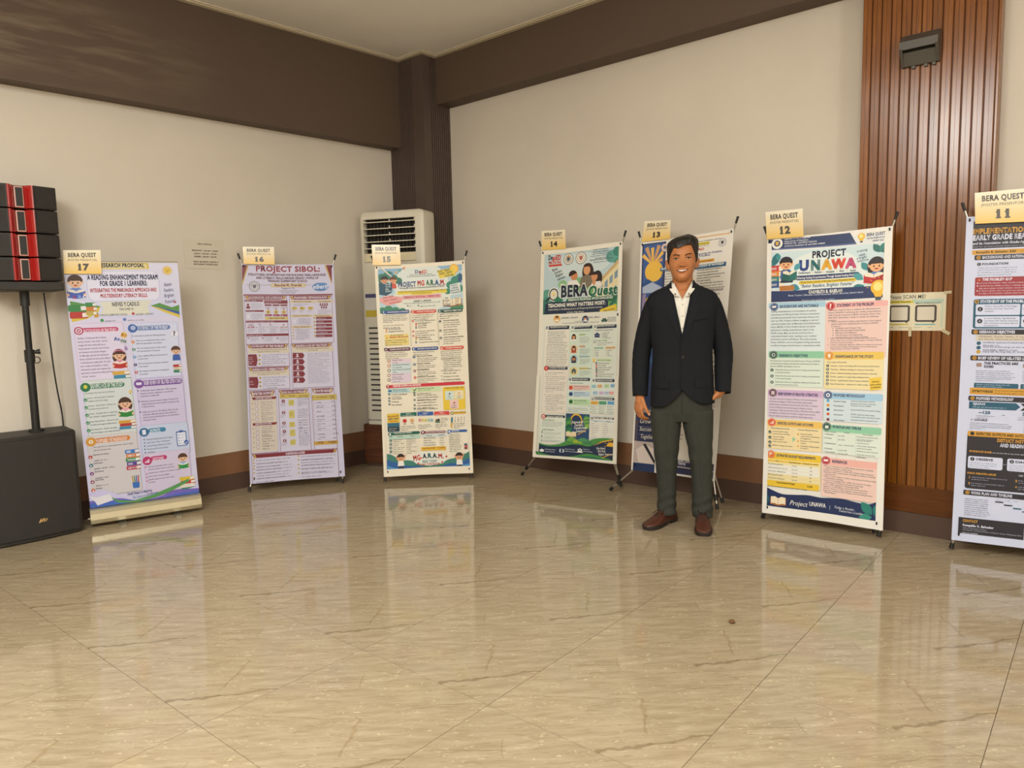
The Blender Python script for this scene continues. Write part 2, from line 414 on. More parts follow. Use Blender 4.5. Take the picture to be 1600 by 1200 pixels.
# ------------------------------------------------------------------ printing: flat coloured shapes and lettering laid on sheets
GLYPHS = {}
def glyph_set(wt):
    """triangles and advance of every printable character at one stroke weight"""
    if wt in GLYPHS: return GLYPHS[wt]
    res = {}
    cu = bpy.data.curves.new('glyph', 'FONT'); cu.resolution_u = 2; cu.size = 1; cu.fill_mode = 'FRONT'
    ob = bpy.data.objects.new('glyph', cu); COL.objects.link(ob)
    def ext(s, off):
        cu.offset = off; cu.body = s
        dg = bpy.context.evaluated_depsgraph_get(); e = ob.evaluated_get(dg); me = e.to_mesh(); me.calc_loop_triangles()
        v = np.array([q.co[:2] for q in me.vertices], dtype=float).reshape(-1, 2)
        t = np.array([q.vertices[:] for q in me.loop_triangles], dtype=int).reshape(-1, 3)
        e.to_mesh_clear(); return v, t
    hh = ext('HH', 0)[0][:, 0].max()
    for ch in [chr(c) for c in range(33, 127)] + ['₱', '•', '“', '”', '–', '’', '→', '✓', '★', '♥']:
        if wt > .02 and ch in 'MWNKXVAYZRkwvxyzm4&$%':      # acute joints: thicken by overprinting instead of offsetting
            v0, t0 = ext(ch, 0); k = len(v0)
            v = np.concatenate([v0 + (dx * wt, dy * wt * .8) for dx, dy in ((-1, -1), (1, -1), (-1, 1), (1, 1))]); t = np.concatenate([t0 + q * k for q in range(4)])
        else: v, t = ext(ch, wt)
        adv = ext('H' + ch + 'H', 0)[0][:, 0].max() - hh
        res[ch] = (v, t, adv + wt * 1.2)
    res[' '] = (np.zeros((0, 2)), np.zeros((0, 3), int), .30)
    bpy.data.objects.remove(ob); bpy.data.curves.remove(cu)
    GLYPHS[wt] = res
    return res
CAP = .682
REG, SEMI, BOLD, HEAVY = 0., .014, .028, .045

def homography(src, dst):
    A = []
    for (x, y), (u, v) in zip(src, dst):
        A.append([x, y, 1, 0, 0, 0, -u * x, -u * y, -u]); A.append([0, 0, 0, x, y, 1, -v * x, -v * y, -v])
    return np.linalg.svd(np.array(A))[2][-1].reshape(3, 3)

class Print:
    """a sheet W x H mm, origin top left, y down.  Drafted on a squared-up tracing whose four corners are `quad`."""
    def __init__(s, W, H, quad=None, seed=1):
        s.W, s.H = W, H; s.vs = []; s.ts = []; s.cs = []; s.zs = []; s.nv = 0; s.k = 1
        s.h = homography(quad, [(0, 0), (W, 0), (W, H), (0, H)]) if quad else None
        s.o = (0, 0, 1.); s.rnd = random.Random(seed); s.ink = '#2a2a33'; s.tint = (1, 1, 1)
    def view(s, ox, oy, sc): s.o = (ox, oy, sc)
    def cv(s, x, y):
        if s.h is None: return x, y
        p = s.h @ np.array([s.o[0] + x / s.o[2], s.o[1] + y / s.o[2], 1.]); return p[0] / p[2], p[1] / p[2]
    # --- raw
    def add(s, v, t, col, z):
        v = np.asarray(v, float).reshape(-1, 2); t = np.asarray(t, int).reshape(-1, 3)
        v[:, 0] = np.clip(v[:, 0], 0, s.W); v[:, 1] = np.clip(v[:, 1], 0, s.H)
        s.vs.append(v); s.ts.append(t + s.nv); s.nv += len(v)
        c = lin(col) if not isinstance(col, list) else None
        s.cs.append(np.tile(c, (len(v), 1)) if c else np.array(col)); s.zs.append(np.full(len(v), z))
    def poly_mm(s, pts, col, z=None):
        pts = np.array(pts, float)
        if z is None: s.k += 1; z = s.k
        from mathutils.geometry import tessellate_polygon
        tr = [list(q) for q in tessellate_polygon([[Vector((p[0], p[1], 0)) for p in pts]])]
        v = [tuple(p) for p in pts]; out = []
        st = tr
        while st:                                    # keep pieces small so that they follow the sheet
            a, b, c = st.pop()
            ed = [((v[i][0] - v[j][0]) ** 2 + (v[i][1] - v[j][1]) ** 2, i, j, k) for i, j, k in ((a, b, c), (b, c, a), (c, a, b))]
            L, i, j, k = max(ed)
            if L > 52 ** 2:
                v.append(((v[i][0] + v[j][0]) / 2, (v[i][1] + v[j][1]) / 2)); m = len(v) - 1
                st.append([i, m, k]); st.append([m, j, k])
            else: out.append((a, b, c))
        s.add(v, out, col, z)
    def rect_mm(s, x0, y0, x1, y1, col, r=0., z=None):
        if r <= 0: return s.poly_mm([(x0, y0), (x1, y0), (x1, y1), (x0, y1)], col, z)
        r = min(r, abs(x1 - x0) / 2, abs(y1 - y0) / 2); p = []
        for cx, cy, a0 in ((x1 - r, y0 + r, -90), (x1 - r, y1 - r, 0), (x0 + r, y1 - r, 90), (x0 + r, y0 + r, 180)):
            for q in range(5):
                a = math.radians(a0 + q * 22.5); p.append((cx + r * math.cos(a), cy + r * math.sin(a)))
        s.poly_mm(p, col, z)
    def ell_mm(s, x, y, rx, ry, col, n=20, z=None, a0=0, a1=360, rot=0.):
        p = []
        full = a1 - a0 >= 360
        for q in range(n if full else n + 1):
            a = math.radians(a0 + (a1 - a0) * q / n); ex, ey = rx * math.cos(a), ry * math.sin(a)
            p.append((x + ex * math.cos(rot) - ey * math.sin(rot), y + ex * math.sin(rot) + ey * math.cos(rot)))
        s.poly_mm(p, col, z)
    def text_mm(s, x, y, h, txt, col, wt=REG, w=None, it=0., al='l', rot=0., sx=1., z=None):
        g = glyph_set(wt); adv = 0.; vs = []; ts = []; n = 0
        for ch in txt:
            if ch not in g: ch = '-'
            v, t, a = g[ch]
            if len(v): vs.append(v + (adv, 0)); ts.append(t + n); n += len(v)
            adv += a
        if not vs: return
        v = np.concatenate(vs); t = np.concatenate(ts); k = h / CAP
        v = v.copy(); v[:, 0] += it * v[:, 1]
        kx = (w / adv if w else k * sx); v[:, 0] *= kx; v[:, 1] *= -k
        if al == 'c': v[:, 0] -= adv * kx / 2
        if al == 'r': v[:, 0] -= adv * kx
        if rot:
            c, q = math.cos(rot), math.sin(rot); v = np.stack([v[:, 0] * c - v[:, 1] * q, v[:, 0] * q + v[:, 1] * c], 1)
        v += (x, y)
        s.add(v, t, col, s.k + .6 if z is None else z)
    def greek_mm(s, x0, y0, x1, y1, n, col=None, fill=.95, h=None):
        """body copy too small to read: rows of word-like marks"""
        col = col or s.ink; dy = (y1 - y0) / n; h = h or min(dy * .5, 9.); cw = h * .62; r = s.rnd; z = s.k + .6
        v = []; t = []
        def q(a, b, c, d):
            i = len(v); v.extend(((a, b), (c, b), (c, d), (a, d))); t.extend(((i, i + 1, i + 2), (i, i + 2, i + 3)))
        for i in range(n):
            yb = y0 + dy * (i + .82); x = x0
            end = x0 + (x1 - x0) * (fill - (r.random() * .5 + .1 if i == n - 1 else r.random() * .12))
            while x < end - cw:
                L = r.randint(2, 9)
                for _ in range(L):
                    if x > end: break
                    tall = r.random()
                    top = h if tall < .3 else h * .7; bot = 0 if tall < .88 else -h * .25
                    kind = r.random()
                    if kind < .35: q(x, yb - top, x + cw * .28, yb - bot); q(x, yb - h * .7, x + cw * .72, yb - h * .5); q(x + cw * .48, yb - h * .7, x + cw * .74, yb)
                    elif kind < .7: q(x, yb - h * .7, x + cw * .72, yb - h * .52); q(x, yb - h * .18, x + cw * .72, yb - bot); q(x, yb - h * .7, x + cw * .25, yb)
                    else: q(x + cw * .15, yb - top, x + cw * .45, yb - bot)
                    x += cw
                x += cw * .7
        if v: s.add(v, t, col, z)
    # --- drafted on the tracing
    def R(s, x0, y0, x1, y1, col, r=0., z=None):
        a = s.cv(x0, y0); b = s.cv(x1, y1); s.rect_mm(a[0], a[1], b[0], b[1], col, r, z)
    def B(s, x0, y0, x1, y1, edge, fill, r=6., w=1.6):
        a = s.cv(x0, y0); b = s.cv(x1, y1); s.rect_mm(a[0], a[1], b[0], b[1], edge, r); s.rect_mm(a[0] + w, a[1] + w, b[0] - w, b[1] - w, fill, max(r - w, 0))
    def PO(s, pts, col, z=None): s.poly_mm([s.cv(*p) for p in pts], col, z)
    def K(s, x, y, r, col, n=18):
        c = s.cv(x, y); d = s.cv(x + r, y); e = math.hypot(d[0] - c[0], d[1] - c[1]); s.ell_mm(c[0], c[1], e, e, col, n); return c[0], c[1], e
    def T(s, x0, y0, x1, txt, h, col=None, wt=BOLD, it=0., rot=0.):
        a = s.cv(x0, y0); u = s.cv(x0, y0 - h); hh = math.hypot(u[0] - a[0], u[1] - a[1])
        y1 = y0
        for _ in range(3):
            b = s.cv(x1, y1); c = s.cv(x1, y1 + 1); y1 += (a[1] - b[1]) / max(1e-6, c[1] - b[1])
        b = s.cv(x1, y1); s.text_mm(a[0], a[1], hh, txt, col or s.ink, wt, w=b[0] - a[0], it=it, rot=rot)
    def TL(s, x0, y0, x1, dy, h, rows, col=None, wt=SEMI, it=0.):
        """several rows of running text sharing one size; the longest reaches x1"""
        a = s.cv(x0, y0); b = s.cv(x1, y0); c = s.cv(x0, y0 + dy); u = s.cv(x0, y0 - h)
        g = glyph_set(wt); wid = lambda q: sum(g.get(ch, g['-'])[2] for ch in q)
        m = max(wid(q) for q in rows); hh = a[1] - u[1]; st = c[1] - a[1]; sx = (b[0] - a[0]) / m / (hh / CAP)
        for i, q in enumerate(rows): s.text_mm(a[0], a[1] + st * i, hh, q, col or s.ink, wt, sx=sx, it=it)
    def G(s, x0, y0, x1, y1, n, col=None, fill=.96):
        a = s.cv(x0, y0); b = s.cv(x1, y1); s.greek_mm(a[0], a[1], b[0], b[1], n, col, fill)
    def gel(s, v0, v1, n, cols):
        """n rows of a vertical blend between two print colours, whole width"""
        c0, c1 = np.array(lin(cols[0])), np.array(lin(cols[1])); s.k += 1
        for i in range(n):
            y0 = v0 + (v1 - v0) * i / n; y1 = v0 + (v1 - v0) * (i + 1) / n
            v = []; t = []; m = 12
            for q in range(m + 1): v += [(s.W * q / m, y0), (s.W * q / m, y1)]
            for q in range(m): t += [(2 * q, 2 * q + 2, 2 * q + 3), (2 * q, 2 * q + 3, 2 * q + 1)]
            ca, cb = c0 + (c1 - c0) * i / n, c0 + (c1 - c0) * (i + 1) / n
            s.add(v, t, [list(ca) if q % 2 == 0 else list(cb) for q in range(len(v))], s.k)
    # --- little drawings (x, y in tracing units, r = size in mm)
    def at(s, x, y): return s.cv(x, y)
    def tick(s, x, y, r, col, sym='', fg='#ffffff'):
        c = s.cv(x, y); s.ell_mm(c[0], c[1], r, r, col, 14)
        if sym: s.text_mm(c[0], c[1] + r * .55, r * 1.1, sym, fg, BOLD, al='c')
    def tickmark(s, x, y, r, col, fg='#ffffff'):
        c = s.cv(x, y); s.ell_mm(c[0], c[1], r, r, col, 14)
        s.poly_mm([(c[0] - r * .5, c[1]), (c[0] - r * .15, c[1] + r * .35), (c[0] + r * .55, c[1] - r * .45), (c[0] + r * .65, c[1] - r * .3), (c[0] - r * .12, c[1] + r * .62), (c[0] - r * .62, c[1] + r * .14)], fg)
    def openbook(s, x, y, w, h, page='#f3ead2', cover='#b0392b'):
        s.poly_mm([(x - w / 2, y - h * .35), (x, y - h * .15), (x + w / 2, y - h * .35), (x + w / 2, y + h * .42), (x, y + h * .55), (x - w / 2, y + h * .42)], cover)
        s.poly_mm([(x - w * .46, y - h * .45), (x - w * .2, y - h * .5), (x, y - h * .3), (x, y + h * .42), (x - w * .25, y + h * .28), (x - w * .46, y + h * .32)], page)
        s.poly_mm([(x + w * .46, y - h * .45), (x + w * .2, y - h * .5), (x, y - h * .3), (x, y + h * .42), (x + w * .25, y + h * .28), (x + w * .46, y + h * .32)], page)
        s.poly_mm([(x - w * .01, y - h * .3), (x + w * .01, y - h * .3), (x + w * .01, y + h * .42), (x - w * .01, y + h * .42)], cover)
    def bookstack(s, x, y, w, h, cols, words=None):
        n = len(cols); dy = h / n
        for i, c in enumerate(cols):
            o = (i % 2) * w * .05; y0 = y + dy * i
            s.rect_mm(x - w / 2 + o, y0, x + w / 2 + o, y0 + dy * .96, c, dy * .2)
            s.poly_mm([(x + w * .2 + o, y0 + dy * .2), (x + w * .5 + o, y0 + dy * .12), (x + w * .5 + o, y0 + dy * .75), (x + w * .2 + o, y0 + dy * .8)], '#f4efe2')
            if words: s.text_mm(x - w * .4 + o, y0 + dy * .7, dy * .42, words[i], '#ffffff', BOLD)
    def child(s, x, y, r, hair='#4a2c1d', skin='#efb990', top='#f4f4f4', long=False, book=None, band=None, low=1.5):
        """simple drawn pupil: head radius r at x, y"""
        if long: s.ell_mm(x, y + r * .35, r * 1.22, r * 1.5, hair)
        s.poly_mm([(x - r * .95, y + r * (1.05 + low)), (x - r * .8, y + r * 1.2), (x - r * .3, y + r * .9), (x + r * .3, y + r * .9), (x + r * .8, y + r * 1.2), (x + r * .95, y + r * (1.05 + low))], top)
        s.ell_mm(x - r * .98, y + r * .12, r * .18, r * .24, skin, 10); s.ell_mm(x + r * .98, y + r * .12, r * .18, r * .24, skin, 10)
        s.ell_mm(x, y + r * .08, r * .95, r * .96, skin)
        s.ell_mm(x, y - r * .12, r * 1.06, r * .98, hair, 16, a0=180, a1=360)
        s.poly_mm([(x - r * 1.06, y - r * .15), (x + r * 1.06, y - r * .15), (x + r * .85, y + r * .1), (x + r * .5, y - r * .25), (x - r * .1, y - r * .12), (x - r * .55, y - r * .28), (x - r * .9, y + r * .15)], hair)
        if band: s.poly_mm([(x - r, y - r * .5), (x - r * .5, y - r * .95), (x + r * .5, y - r * .95), (x + r, y - r * .5), (x + r * .85, y - r * .42), (x + r * .4, y - r * .75), (x - r * .4, y - r * .75), (x - r * .85, y - r * .42)], band)
        for q in (-1, 1): s.ell_mm(x + q * r * .36, y + r * .22, r * .1, r * .15, '#2a1a14', 10)
        s.ell_mm(x, y + r * .52, r * .28, r * .2, '#a8362c', 10, a0=0, a1=180)
        if book:
            s.openbook(x, y + r * 1.95, r * 2.5, r * 1.35, '#f5edd8', book)
            s.poly_mm([(x - r * 1.22, y + r * 1.55), (x, y + r * 1.85), (x, y + r * 2.6), (x - r * 1.22, y + r * 2.45)], book)
            s.poly_mm([(x + r * 1.22, y + r * 1.55), (x, y + r * 1.85), (x, y + r * 2.6), (x + r * 1.22, y + r * 2.45)], book)
            for q in (-1, 1): s.ell_mm(x + q * r * 1.15, y + r * 2.1, r * .2, r * .26, skin, 10)
    def bulb(s, x, y, r, glow='#f4c23c'):
        for q in range(9):
            a = math.pi * (1 + q / 8.); s.poly_mm([(x + r * 1.25 * math.cos(a - .04), y + r * 1.25 * math.sin(a - .04)), (x + r * 1.6 * math.cos(a), y + r * 1.6 * math.sin(a)), (x + r * 1.25 * math.cos(a + .04), y + r * 1.25 * math.sin(a + .04))], glow)
        s.ell_mm(x, y, r, r, glow); s.poly_mm([(x - r * .7, y + r * .6), (x + r * .7, y + r * .6), (x + r * .38, y + r * 1.3), (x - r * .38, y + r * 1.3)], glow)
        s.ell_mm(x - r * .1, y - r * .1, r * .55, r * .6, '#fbe58a'); s.rect_mm(x - r * .36, y + r * 1.3, x + r * .36, y + r * 1.75, '#4a5160', r * .1)
    def leaf(s, x, y, L, a, col, wd=.35):
        p = []
        for q in range(9):
            t = q / 8.; p.append((t, math.sin(math.pi * t) * wd))
        p += [(1 - q / 8., -math.sin(math.pi * q / 8.) * wd) for q in range(1, 8)]
        c, n = math.cos(a), math.sin(a); s.poly_mm([(x + L * (u * c - v * n), y + L * (u * n + v * c)) for u, v in p], col)
    def wave(s, pts, col, base):
        """filled band under a smooth line (tracing points) down to mm height `base`"""
        q = [s.cv(*p) for p in pts]; out = []
        for i in range(len(q) - 1):
            p0, p1, p2, p3 = q[max(i - 1, 0)], q[i], q[i + 1], q[min(i + 2, len(q) - 1)]
            for t in np.linspace(0, 1, 7)[:-1]:
                out.append(tuple(.5 * ((2 * p1[k]) + (-p0[k] + p2[k]) * t + (2 * p0[k] - 5 * p1[k] + 4 * p2[k] - p3[k]) * t * t + (-p0[k] + 3 * p1[k] - 3 * p2[k] + p3[k]) * t ** 3) for k in (0, 1)))
        out.append(q[-1]); out += [(q[-1][0], base), (q[0][0], base)]
        s.poly_mm(out, col)
    def seal(s, x, y, r, ring='#3a3d4a', core='#d8c9a6', mark='#8a3a2c'):
        s.ell_mm(x, y, r, r, ring); s.ell_mm(x, y, r * .9, r * .9, '#f1ede2'); s.ell_mm(x, y, r * .66, r * .66, ring); s.ell_mm(x, y, r * .6, r * .6, core)
        s.poly_mm([(x - r * .3, y - r * .35), (x + r * .3, y - r * .35), (x + r * .3, y + r * .1), (x, y + r * .42), (x - r * .3, y + r * .1)], mark)
        for q in range(16):
            a = q * math.pi / 8; s.ell_mm(x + r * .78 * math.cos(a), y + r * .78 * math.sin(a), r * .05, r * .05, ring, 6, z=s.k)
    # --- to a mesh
    def build(s, fn, m, parent, name='printed_artwork', lift=.0004, dz=.00003):
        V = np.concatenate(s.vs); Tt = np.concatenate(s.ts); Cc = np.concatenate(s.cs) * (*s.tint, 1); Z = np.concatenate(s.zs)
        P3 = fn(V[:, 0] / s.W, V[:, 1] / s.H, lift + Z * dz)
        # face the viewer of the sheet
        a, b, c = P3[Tt[:, 0]], P3[Tt[:, 1]], P3[Tt[:, 2]]
        nn = np.cross(b - a, c - a); out = fn.normal; flip = (nn @ out) < 0
        Tt = Tt.copy(); Tt[flip] = Tt[flip][:, ::-1]
        me = bpy.data.meshes.new(name)
        me.vertices.add(len(P3)); me.vertices.foreach_set('co', P3.astype(np.float32).ravel())
        me.loops.add(len(Tt) * 3); me.loops.foreach_set('vertex_index', Tt.astype(np.int32).ravel())
        me.polygons.add(len(Tt)); me.polygons.foreach_set('loop_start', np.arange(0, len(Tt) * 3, 3, dtype=np.int32))
        me.update(calc_edges=True)
        at = me.color_attributes.new('ink', 'FLOAT_COLOR', 'POINT'); at.data.foreach_set('color', Cc.astype(np.float32).ravel())
        me.materials.append(m); o = bpy.data.objects.new(name, me)
        return link(o, parent)

def ink_material(name, rough, spec=.5, coat=0.):
    m, nt, b = nt_new(name); L = nt.links
    a = N(nt, 'ShaderNodeVertexColor', layer_name='ink'); L.new(a.outputs['Color'], b.inputs['Base Color'])
    b.inputs['Roughness'].default_value = rough; b.inputs['Specular IOR Level'].default_value = spec
    if coat: b.inputs['Coat Weight'].default_value = coat; b.inputs['Coat Roughness'].default_value = .1
    return m
M_INK = ink_material('printed_ink_on_vinyl', .38, .4)
M_INKC = ink_material('printed_ink_on_card', .3, .5, .6)

class Surf:
    """sheet surface from four corners (object space), slightly slack between them"""
    def __init__(s, TL, TR, BR, BL, bow=.006, pull=.006, normal=None):
        s.q = [np.array(p, float) for p in (TL, TR, BR, BL)]; s.bow = bow; s.pull = pull
        n = np.cross(s.q[1] - s.q[0], s.q[3] - s.q[0]); n /= np.linalg.norm(n)
        s.normal = n if normal is None or n @ np.array(normal) > 0 else -n
    def __call__(s, u, v, h):
        u = np.asarray(u, float); v = np.asarray(v, float); h = np.asarray(h, float) + 0 * u
        uu = .5 + (u - .5) * (1 - s.pull * np.sin(np.pi * v) ** 2)
        vv = .5 + (v - .5) * (1 - s.pull * .4 * np.sin(np.pi * u) ** 2)
        TL, TR, BR, BL = s.q
        p = (np.outer((1 - uu) * (1 - vv), TL) + np.outer(uu * (1 - vv), TR) + np.outer(uu * vv, BR) + np.outer((1 - uu) * vv, BL))
        d = h - s.bow * np.sin(np.pi * v)
        return p + np.outer(d, s.normal)
def sheet_mesh(name, fn, m, parent, th=.0006, nu=10, nv=24):
    bm = bmesh.new(); G = {}
    for side, h in ((0, 0.), (1, -th)):
        for j in range(nv + 1):
            p = fn(np.linspace(0, 1, nu + 1), np.full(nu + 1, j / nv), np.full(nu + 1, h))
            for i in range(nu + 1): G[side, i, j] = bm.verts.new(p[i])
    for j in range(nv):
        for i in range(nu):
            bm.faces.new((G[0, i, j], G[0, i, j + 1], G[0, i + 1, j + 1], G[0, i + 1, j]))
            bm.faces.new((G[1, i, j], G[1, i + 1, j], G[1, i + 1, j + 1], G[1, i, j + 1]))
    for i in range(nu):
        bm.faces.new((G[0, i, 0], G[0, i + 1, 0], G[1, i + 1, 0], G[1, i, 0])); bm.faces.new((G[0, i + 1, nv], G[0, i, nv], G[1, i, nv], G[1, i + 1, nv]))
    for j in range(nv):
        bm.faces.new((G[0, 0, j + 1], G[0, 0, j], G[1, 0, j], G[1, 0, j + 1])); bm.faces.new((G[0, nu, j], G[0, nu, j + 1], G[1, nu, j + 1], G[1, nu, j]))
    bmesh.ops.recalc_face_normals(bm, faces=bm.faces)
    return mesh_obj(name, bm, m, parent, True, None, 40)
# ------------------------------------------------------------------ poster designs
def art_17():
    p = Print(612, 1462, [(98, 410), (277, 410.5), (310.8, 767), (140.3, 792)], 17); p.ink = '#33304a'; p.tint = (.78, .8, .9)
    p.rect_mm(0, 0, 612, 1462, '#e3ddef'); A = (90, 380, 5.217); Bv = (100, 590, 5.217)
    p.view(*A)
    p.gel(0, 330, 6, ('#e9e6f4', '#dbdcf0'))
    p.R(240, 160, 745, 212, '#e2c45a', 8); p.R(258, 172, 728, 206, '#efe0a0', 6)
    p.T(330, 195, 708, 'RESEARCH PROPOSAL', 30, '#1d2a4d', HEAVY)
    p.B(225, 225, 840, 462, '#b9b6dc', '#eeebf7', 40, 2)
    p.T(243, 297, 818, 'A READING ENHANCEMENT PROGRAM', 38, '#222b5c', HEAVY)
    p.T(345, 347, 733, 'FOR GRADE 1 LEARNERS:', 38, '#222b5c', HEAVY)
    p.T(265, 399, 808, 'INTEGRATING THE MARUNGKO APPROACH AND', 29, '#c2373c', HEAVY)
    p.T(349, 442, 735, 'MULTISENSORY LITERACY SKILLS.', 28, '#c2373c', HEAVY)
    # hills and ribbon behind the name
    p.PO([(100, 470), (230, 495), (350, 512), (240, 575), (112, 610)], '#5d9a4c'); p.PO([(108, 600), (240, 570), (350, 512), (330, 560), (240, 615), (118, 642)], '#e3c84e')
    p.PO([(755, 508), (830, 485), (930, 520), (990, 500), (992, 560), (860, 530)], '#5d9a4c'); p.PO([(780, 508), (860, 528), (992, 555), (996, 585), (900, 560)], '#4661a8'); p.PO([(755, 508), (820, 522), (996, 580), (997, 605), (870, 560)], '#e3c84e')
    p.PO([(335, 478), (765, 462), (735, 520), (755, 575), (345, 590), (372, 530)], '#e9e6cf')
    p.T(443, 512, 668, 'NIEVES Y.CADILO', 31, '#34304c', BOLD); p.T(500, 545, 618, 'TEACHER III', 18, '#34304c', SEMI)
    p.T(340, 592, 570, 'CANIDAD ELEMENTARY SCHOOL', 15, '#34304c', SEMI); p.PO([(297, 580), (317, 562), (335, 578), (332, 602), (300, 604)], '#d9a13c'); p.PO([(297, 580), (317, 560), (335, 578), (317, 570)], '#5a3a2a')
    p.K(615, 572, 12, '#c2373c'); p.T(637, 584, 782, 'SALCEDO 1 DISTRICT', 13, '#34304c', SEMI)
    p.K(361, 627, 15, '#3d9a52'); p.G(384, 612, 496, 640, 1, fill=1.2); p.K(545, 619, 15, '#6a86c8'); p.G(568, 604, 772, 632, 1, fill=1.1)
    for i, (x, y, x1, t) in enumerate(((868, 352, 932, 'Better'), (868, 397, 948, 'Readers,'), (870, 442, 952, 'Brighter'), (876, 490, 960, 'Futures!'))):
        p.T(x, y, x1, t, 27, '#4f4678', SEMI, .3, -.12)
    p.K(957, 478, 9, '#c2373c')
    c = p.at(893, 222)
    for q in range(14):
        a = q * math.pi / 7; p.poly_mm([(c[0] + 24 * math.cos(a - .16), c[1] + 24 * math.sin(a - .16)), (c[0] + 33 * math.cos(a), c[1] + 33 * math.sin(a)), (c[0] + 24 * math.cos(a + .16), c[1] + 24 * math.sin(a + .16))], '#eeb93a')
    p.ell_mm(c[0], c[1], 22, 22, '#f4cf50'); p.ell_mm(c[0] - 7, c[1] - 3, 2, 3, '#6a4a1a', 8); p.ell_mm(c[0] + 7, c[1] - 3, 2, 3, '#6a4a1a', 8); p.ell_mm(c[0], c[1] + 5, 7, 4, '#a8552a', 10, a0=0, a1=180)
    # reader with the blue book on a pile of books
    c = p.at(190, 495); p.bookstack(c[0] - 22, c[1] + 5, 92, 80, ['#3f8a4a', '#c23c35']); p.bookstack(c[0] + 48, c[1] - 8, 55, 76, ['#3f8a4a', '#d8823c', '#c9b35a'])
    c = p.at(142, 312); p.child(c[0], c[1], 37, '#4b3022', '#f0c29c', '#6f8fd0', book='#4a63b8')
    b = p.at(172, 432)
    for dx, t, q in ((-26, 'A', '#d05a9a'), (0, 'B', '#8fb4e8'), (26, 'C', '#f2f2f6')): p.text_mm(b[0] + dx + 4, b[1] + 14, 20, t, q, BOLD, al='c')
    # left column
    p.B(128, 655, 578, 1100, '#d9a6c4', '#eadff0', 10)
    p.R(188, 690, 496, 713, '#cf4470', 14); p.T(212, 729, 480, 'BACKGROUND OF THE STUDY', 28, '#fbeef4', BOLD)
    c = p.at(171, 712); p.ell_mm(c[0], c[1], 24, 24, '#b93a62'); p.ell_mm(c[0], c[1], 17, 17, '#f3e3ea'); p.ell_mm(c[0], c[1], 11, 11, '#b93a62'); p.ell_mm(c[0], c[1], 5, 5, '#f3e3ea')
    p.TL(160, 780, 438, 28.6, 13, ['Reading is a fundamental skill for lifelong', 'learning. However, many Grade 1 learners', 'struggle with early reading skills due to', 'limited phonemic awareness, lack of fluency', 'and inadequate instructional strategies.', 'The Marungko approach and multisensory', 'literacy activities have been proven effective', 'in developing early reading skills. This study', 'aims to design and implement a reading', 'enhancement program that integrates both', 'approaches to improve the reading performance', 'of Grade 1 learners.'])
    for x, y, t, q in ((460, 792, 'Aa', '#3f6fb8'), (516, 758, 'Aa', '#e0893a'), (513, 810, 'Mm', '#4f9a4a'), (545, 868, 'Bb', '#9a5fb0')):
        if t == 'Aa' and x > 500: p.K(538, 745, 27, '#f0cf6a')
        p.T(x, y, x + 48 if t != 'Bb' else x + 26, t, 30, q, BOLD)
    c = p.at(515, 1045); p.bookstack(c[0], c[1] - 6, 92, 46, ['#e0b04a', '#3f8fb0'])
    c = p.at(500, 905); p.child(c[0], c[1], 31, '#4b2e20', '#f0c29c', '#e59ab0', True, '#c22f2c', '#e07fa0')
    p.B(588, 650, 1012, 1075, '#a9b4dc', '#dfe2f3', 10)
    p.R(632, 672, 918, 698, '#5878b6', 14); p.T(652, 702, 902, 'STATEMENT OF THE PROBLEM', 26, '#f2f5fb', BOLD)
    c = p.at(609, 692); p.ell_mm(c[0], c[1], 26, 26, '#4a6cae'); p.ell_mm(c[0] + 3, c[1] - 3, 12, 12, '#f1f4fb'); p.ell_mm(c[0] + 3, c[1] - 3, 8, 8, '#8fb0dd')
    p.T(598, 760, 882, 'This study seeks to answer the following questions:', 12, wt=SEMI)
    qs = (('#e5913c', ['What is the pre-reading level of Grade 1 learners', 'before the implementation of the program?']), ('#2f7f55', ['What is the reading performance of Grade 1 learners', 'after the implementation of the program?']), ('#4b8fc9', ['Is there a significant difference in the pre-test and', 'post-test results?']), ('#5d3f86', ['What are the learners and teachers’ experiences', 'in the program?']), ('#c2373c', ['What challenges are encountered in the implementation', 'of the program?']))
    for i, (q, t) in enumerate(qs):
        p.tick(613 + 6.5 * i, 802 + 61.5 * i, 9.5, q, str(i + 1)); p.TL(638 + 6 * i, 797 + 62 * i, 880 + 8 * i, 24, 11, t)
    p.K(952, 735, 33, '#b0a8cc'); p.K(952, 735, 31, '#f4f1f8'); p.T(940, 752, 964, '?', 38, '#3a3550', BOLD); p.K(935, 782, 8, '#f4f1f8')
    c = p.at(975, 1000); p.bookstack(c[0], c[1] - 14, 48, 52, ['#c23c35', '#d9c9a8', '#3f8a6a'])
    c = p.at(962, 868); p.child(c[0], c[1], 25, '#5a3826', '#f0c29c', '#3f62b0')
    # lower half
    p.view(*Bv)
    p.B(148, 22, 592, 460, '#8fb89a', '#dee4dd', 10)
    p.R(202, 48, 492, 68, '#2e7a4e', 14); p.T(214, 82, 482, 'SIGNIFICANCE OF THE STUDY', 31, '#eef6ee', BOLD)
    c = p.at(173, 75); p.ell_mm(c[0], c[1], 27, 27, '#2e7a4e'); p.ell_mm(c[0], c[1] - 3, 10, 12, '#d9d24a')
    p.T(168, 130, 414, 'The findings of this study will be beneficial to:', 11, wt=SEMI)
    ss = (['Learners - will develop better reading skills,', 'confidence, and love for reading.'], ['Teachers - will provide an effective and', 'innovative instructional tool.'], ['Parents - will guide them in supporting', 'their children’s reading development.'], ['School Administrators - will serve as basis', 'for policy and program implementation.'], ['Future Researchers - will add to the existing', 'body of knowledge on early reading interventions.'])
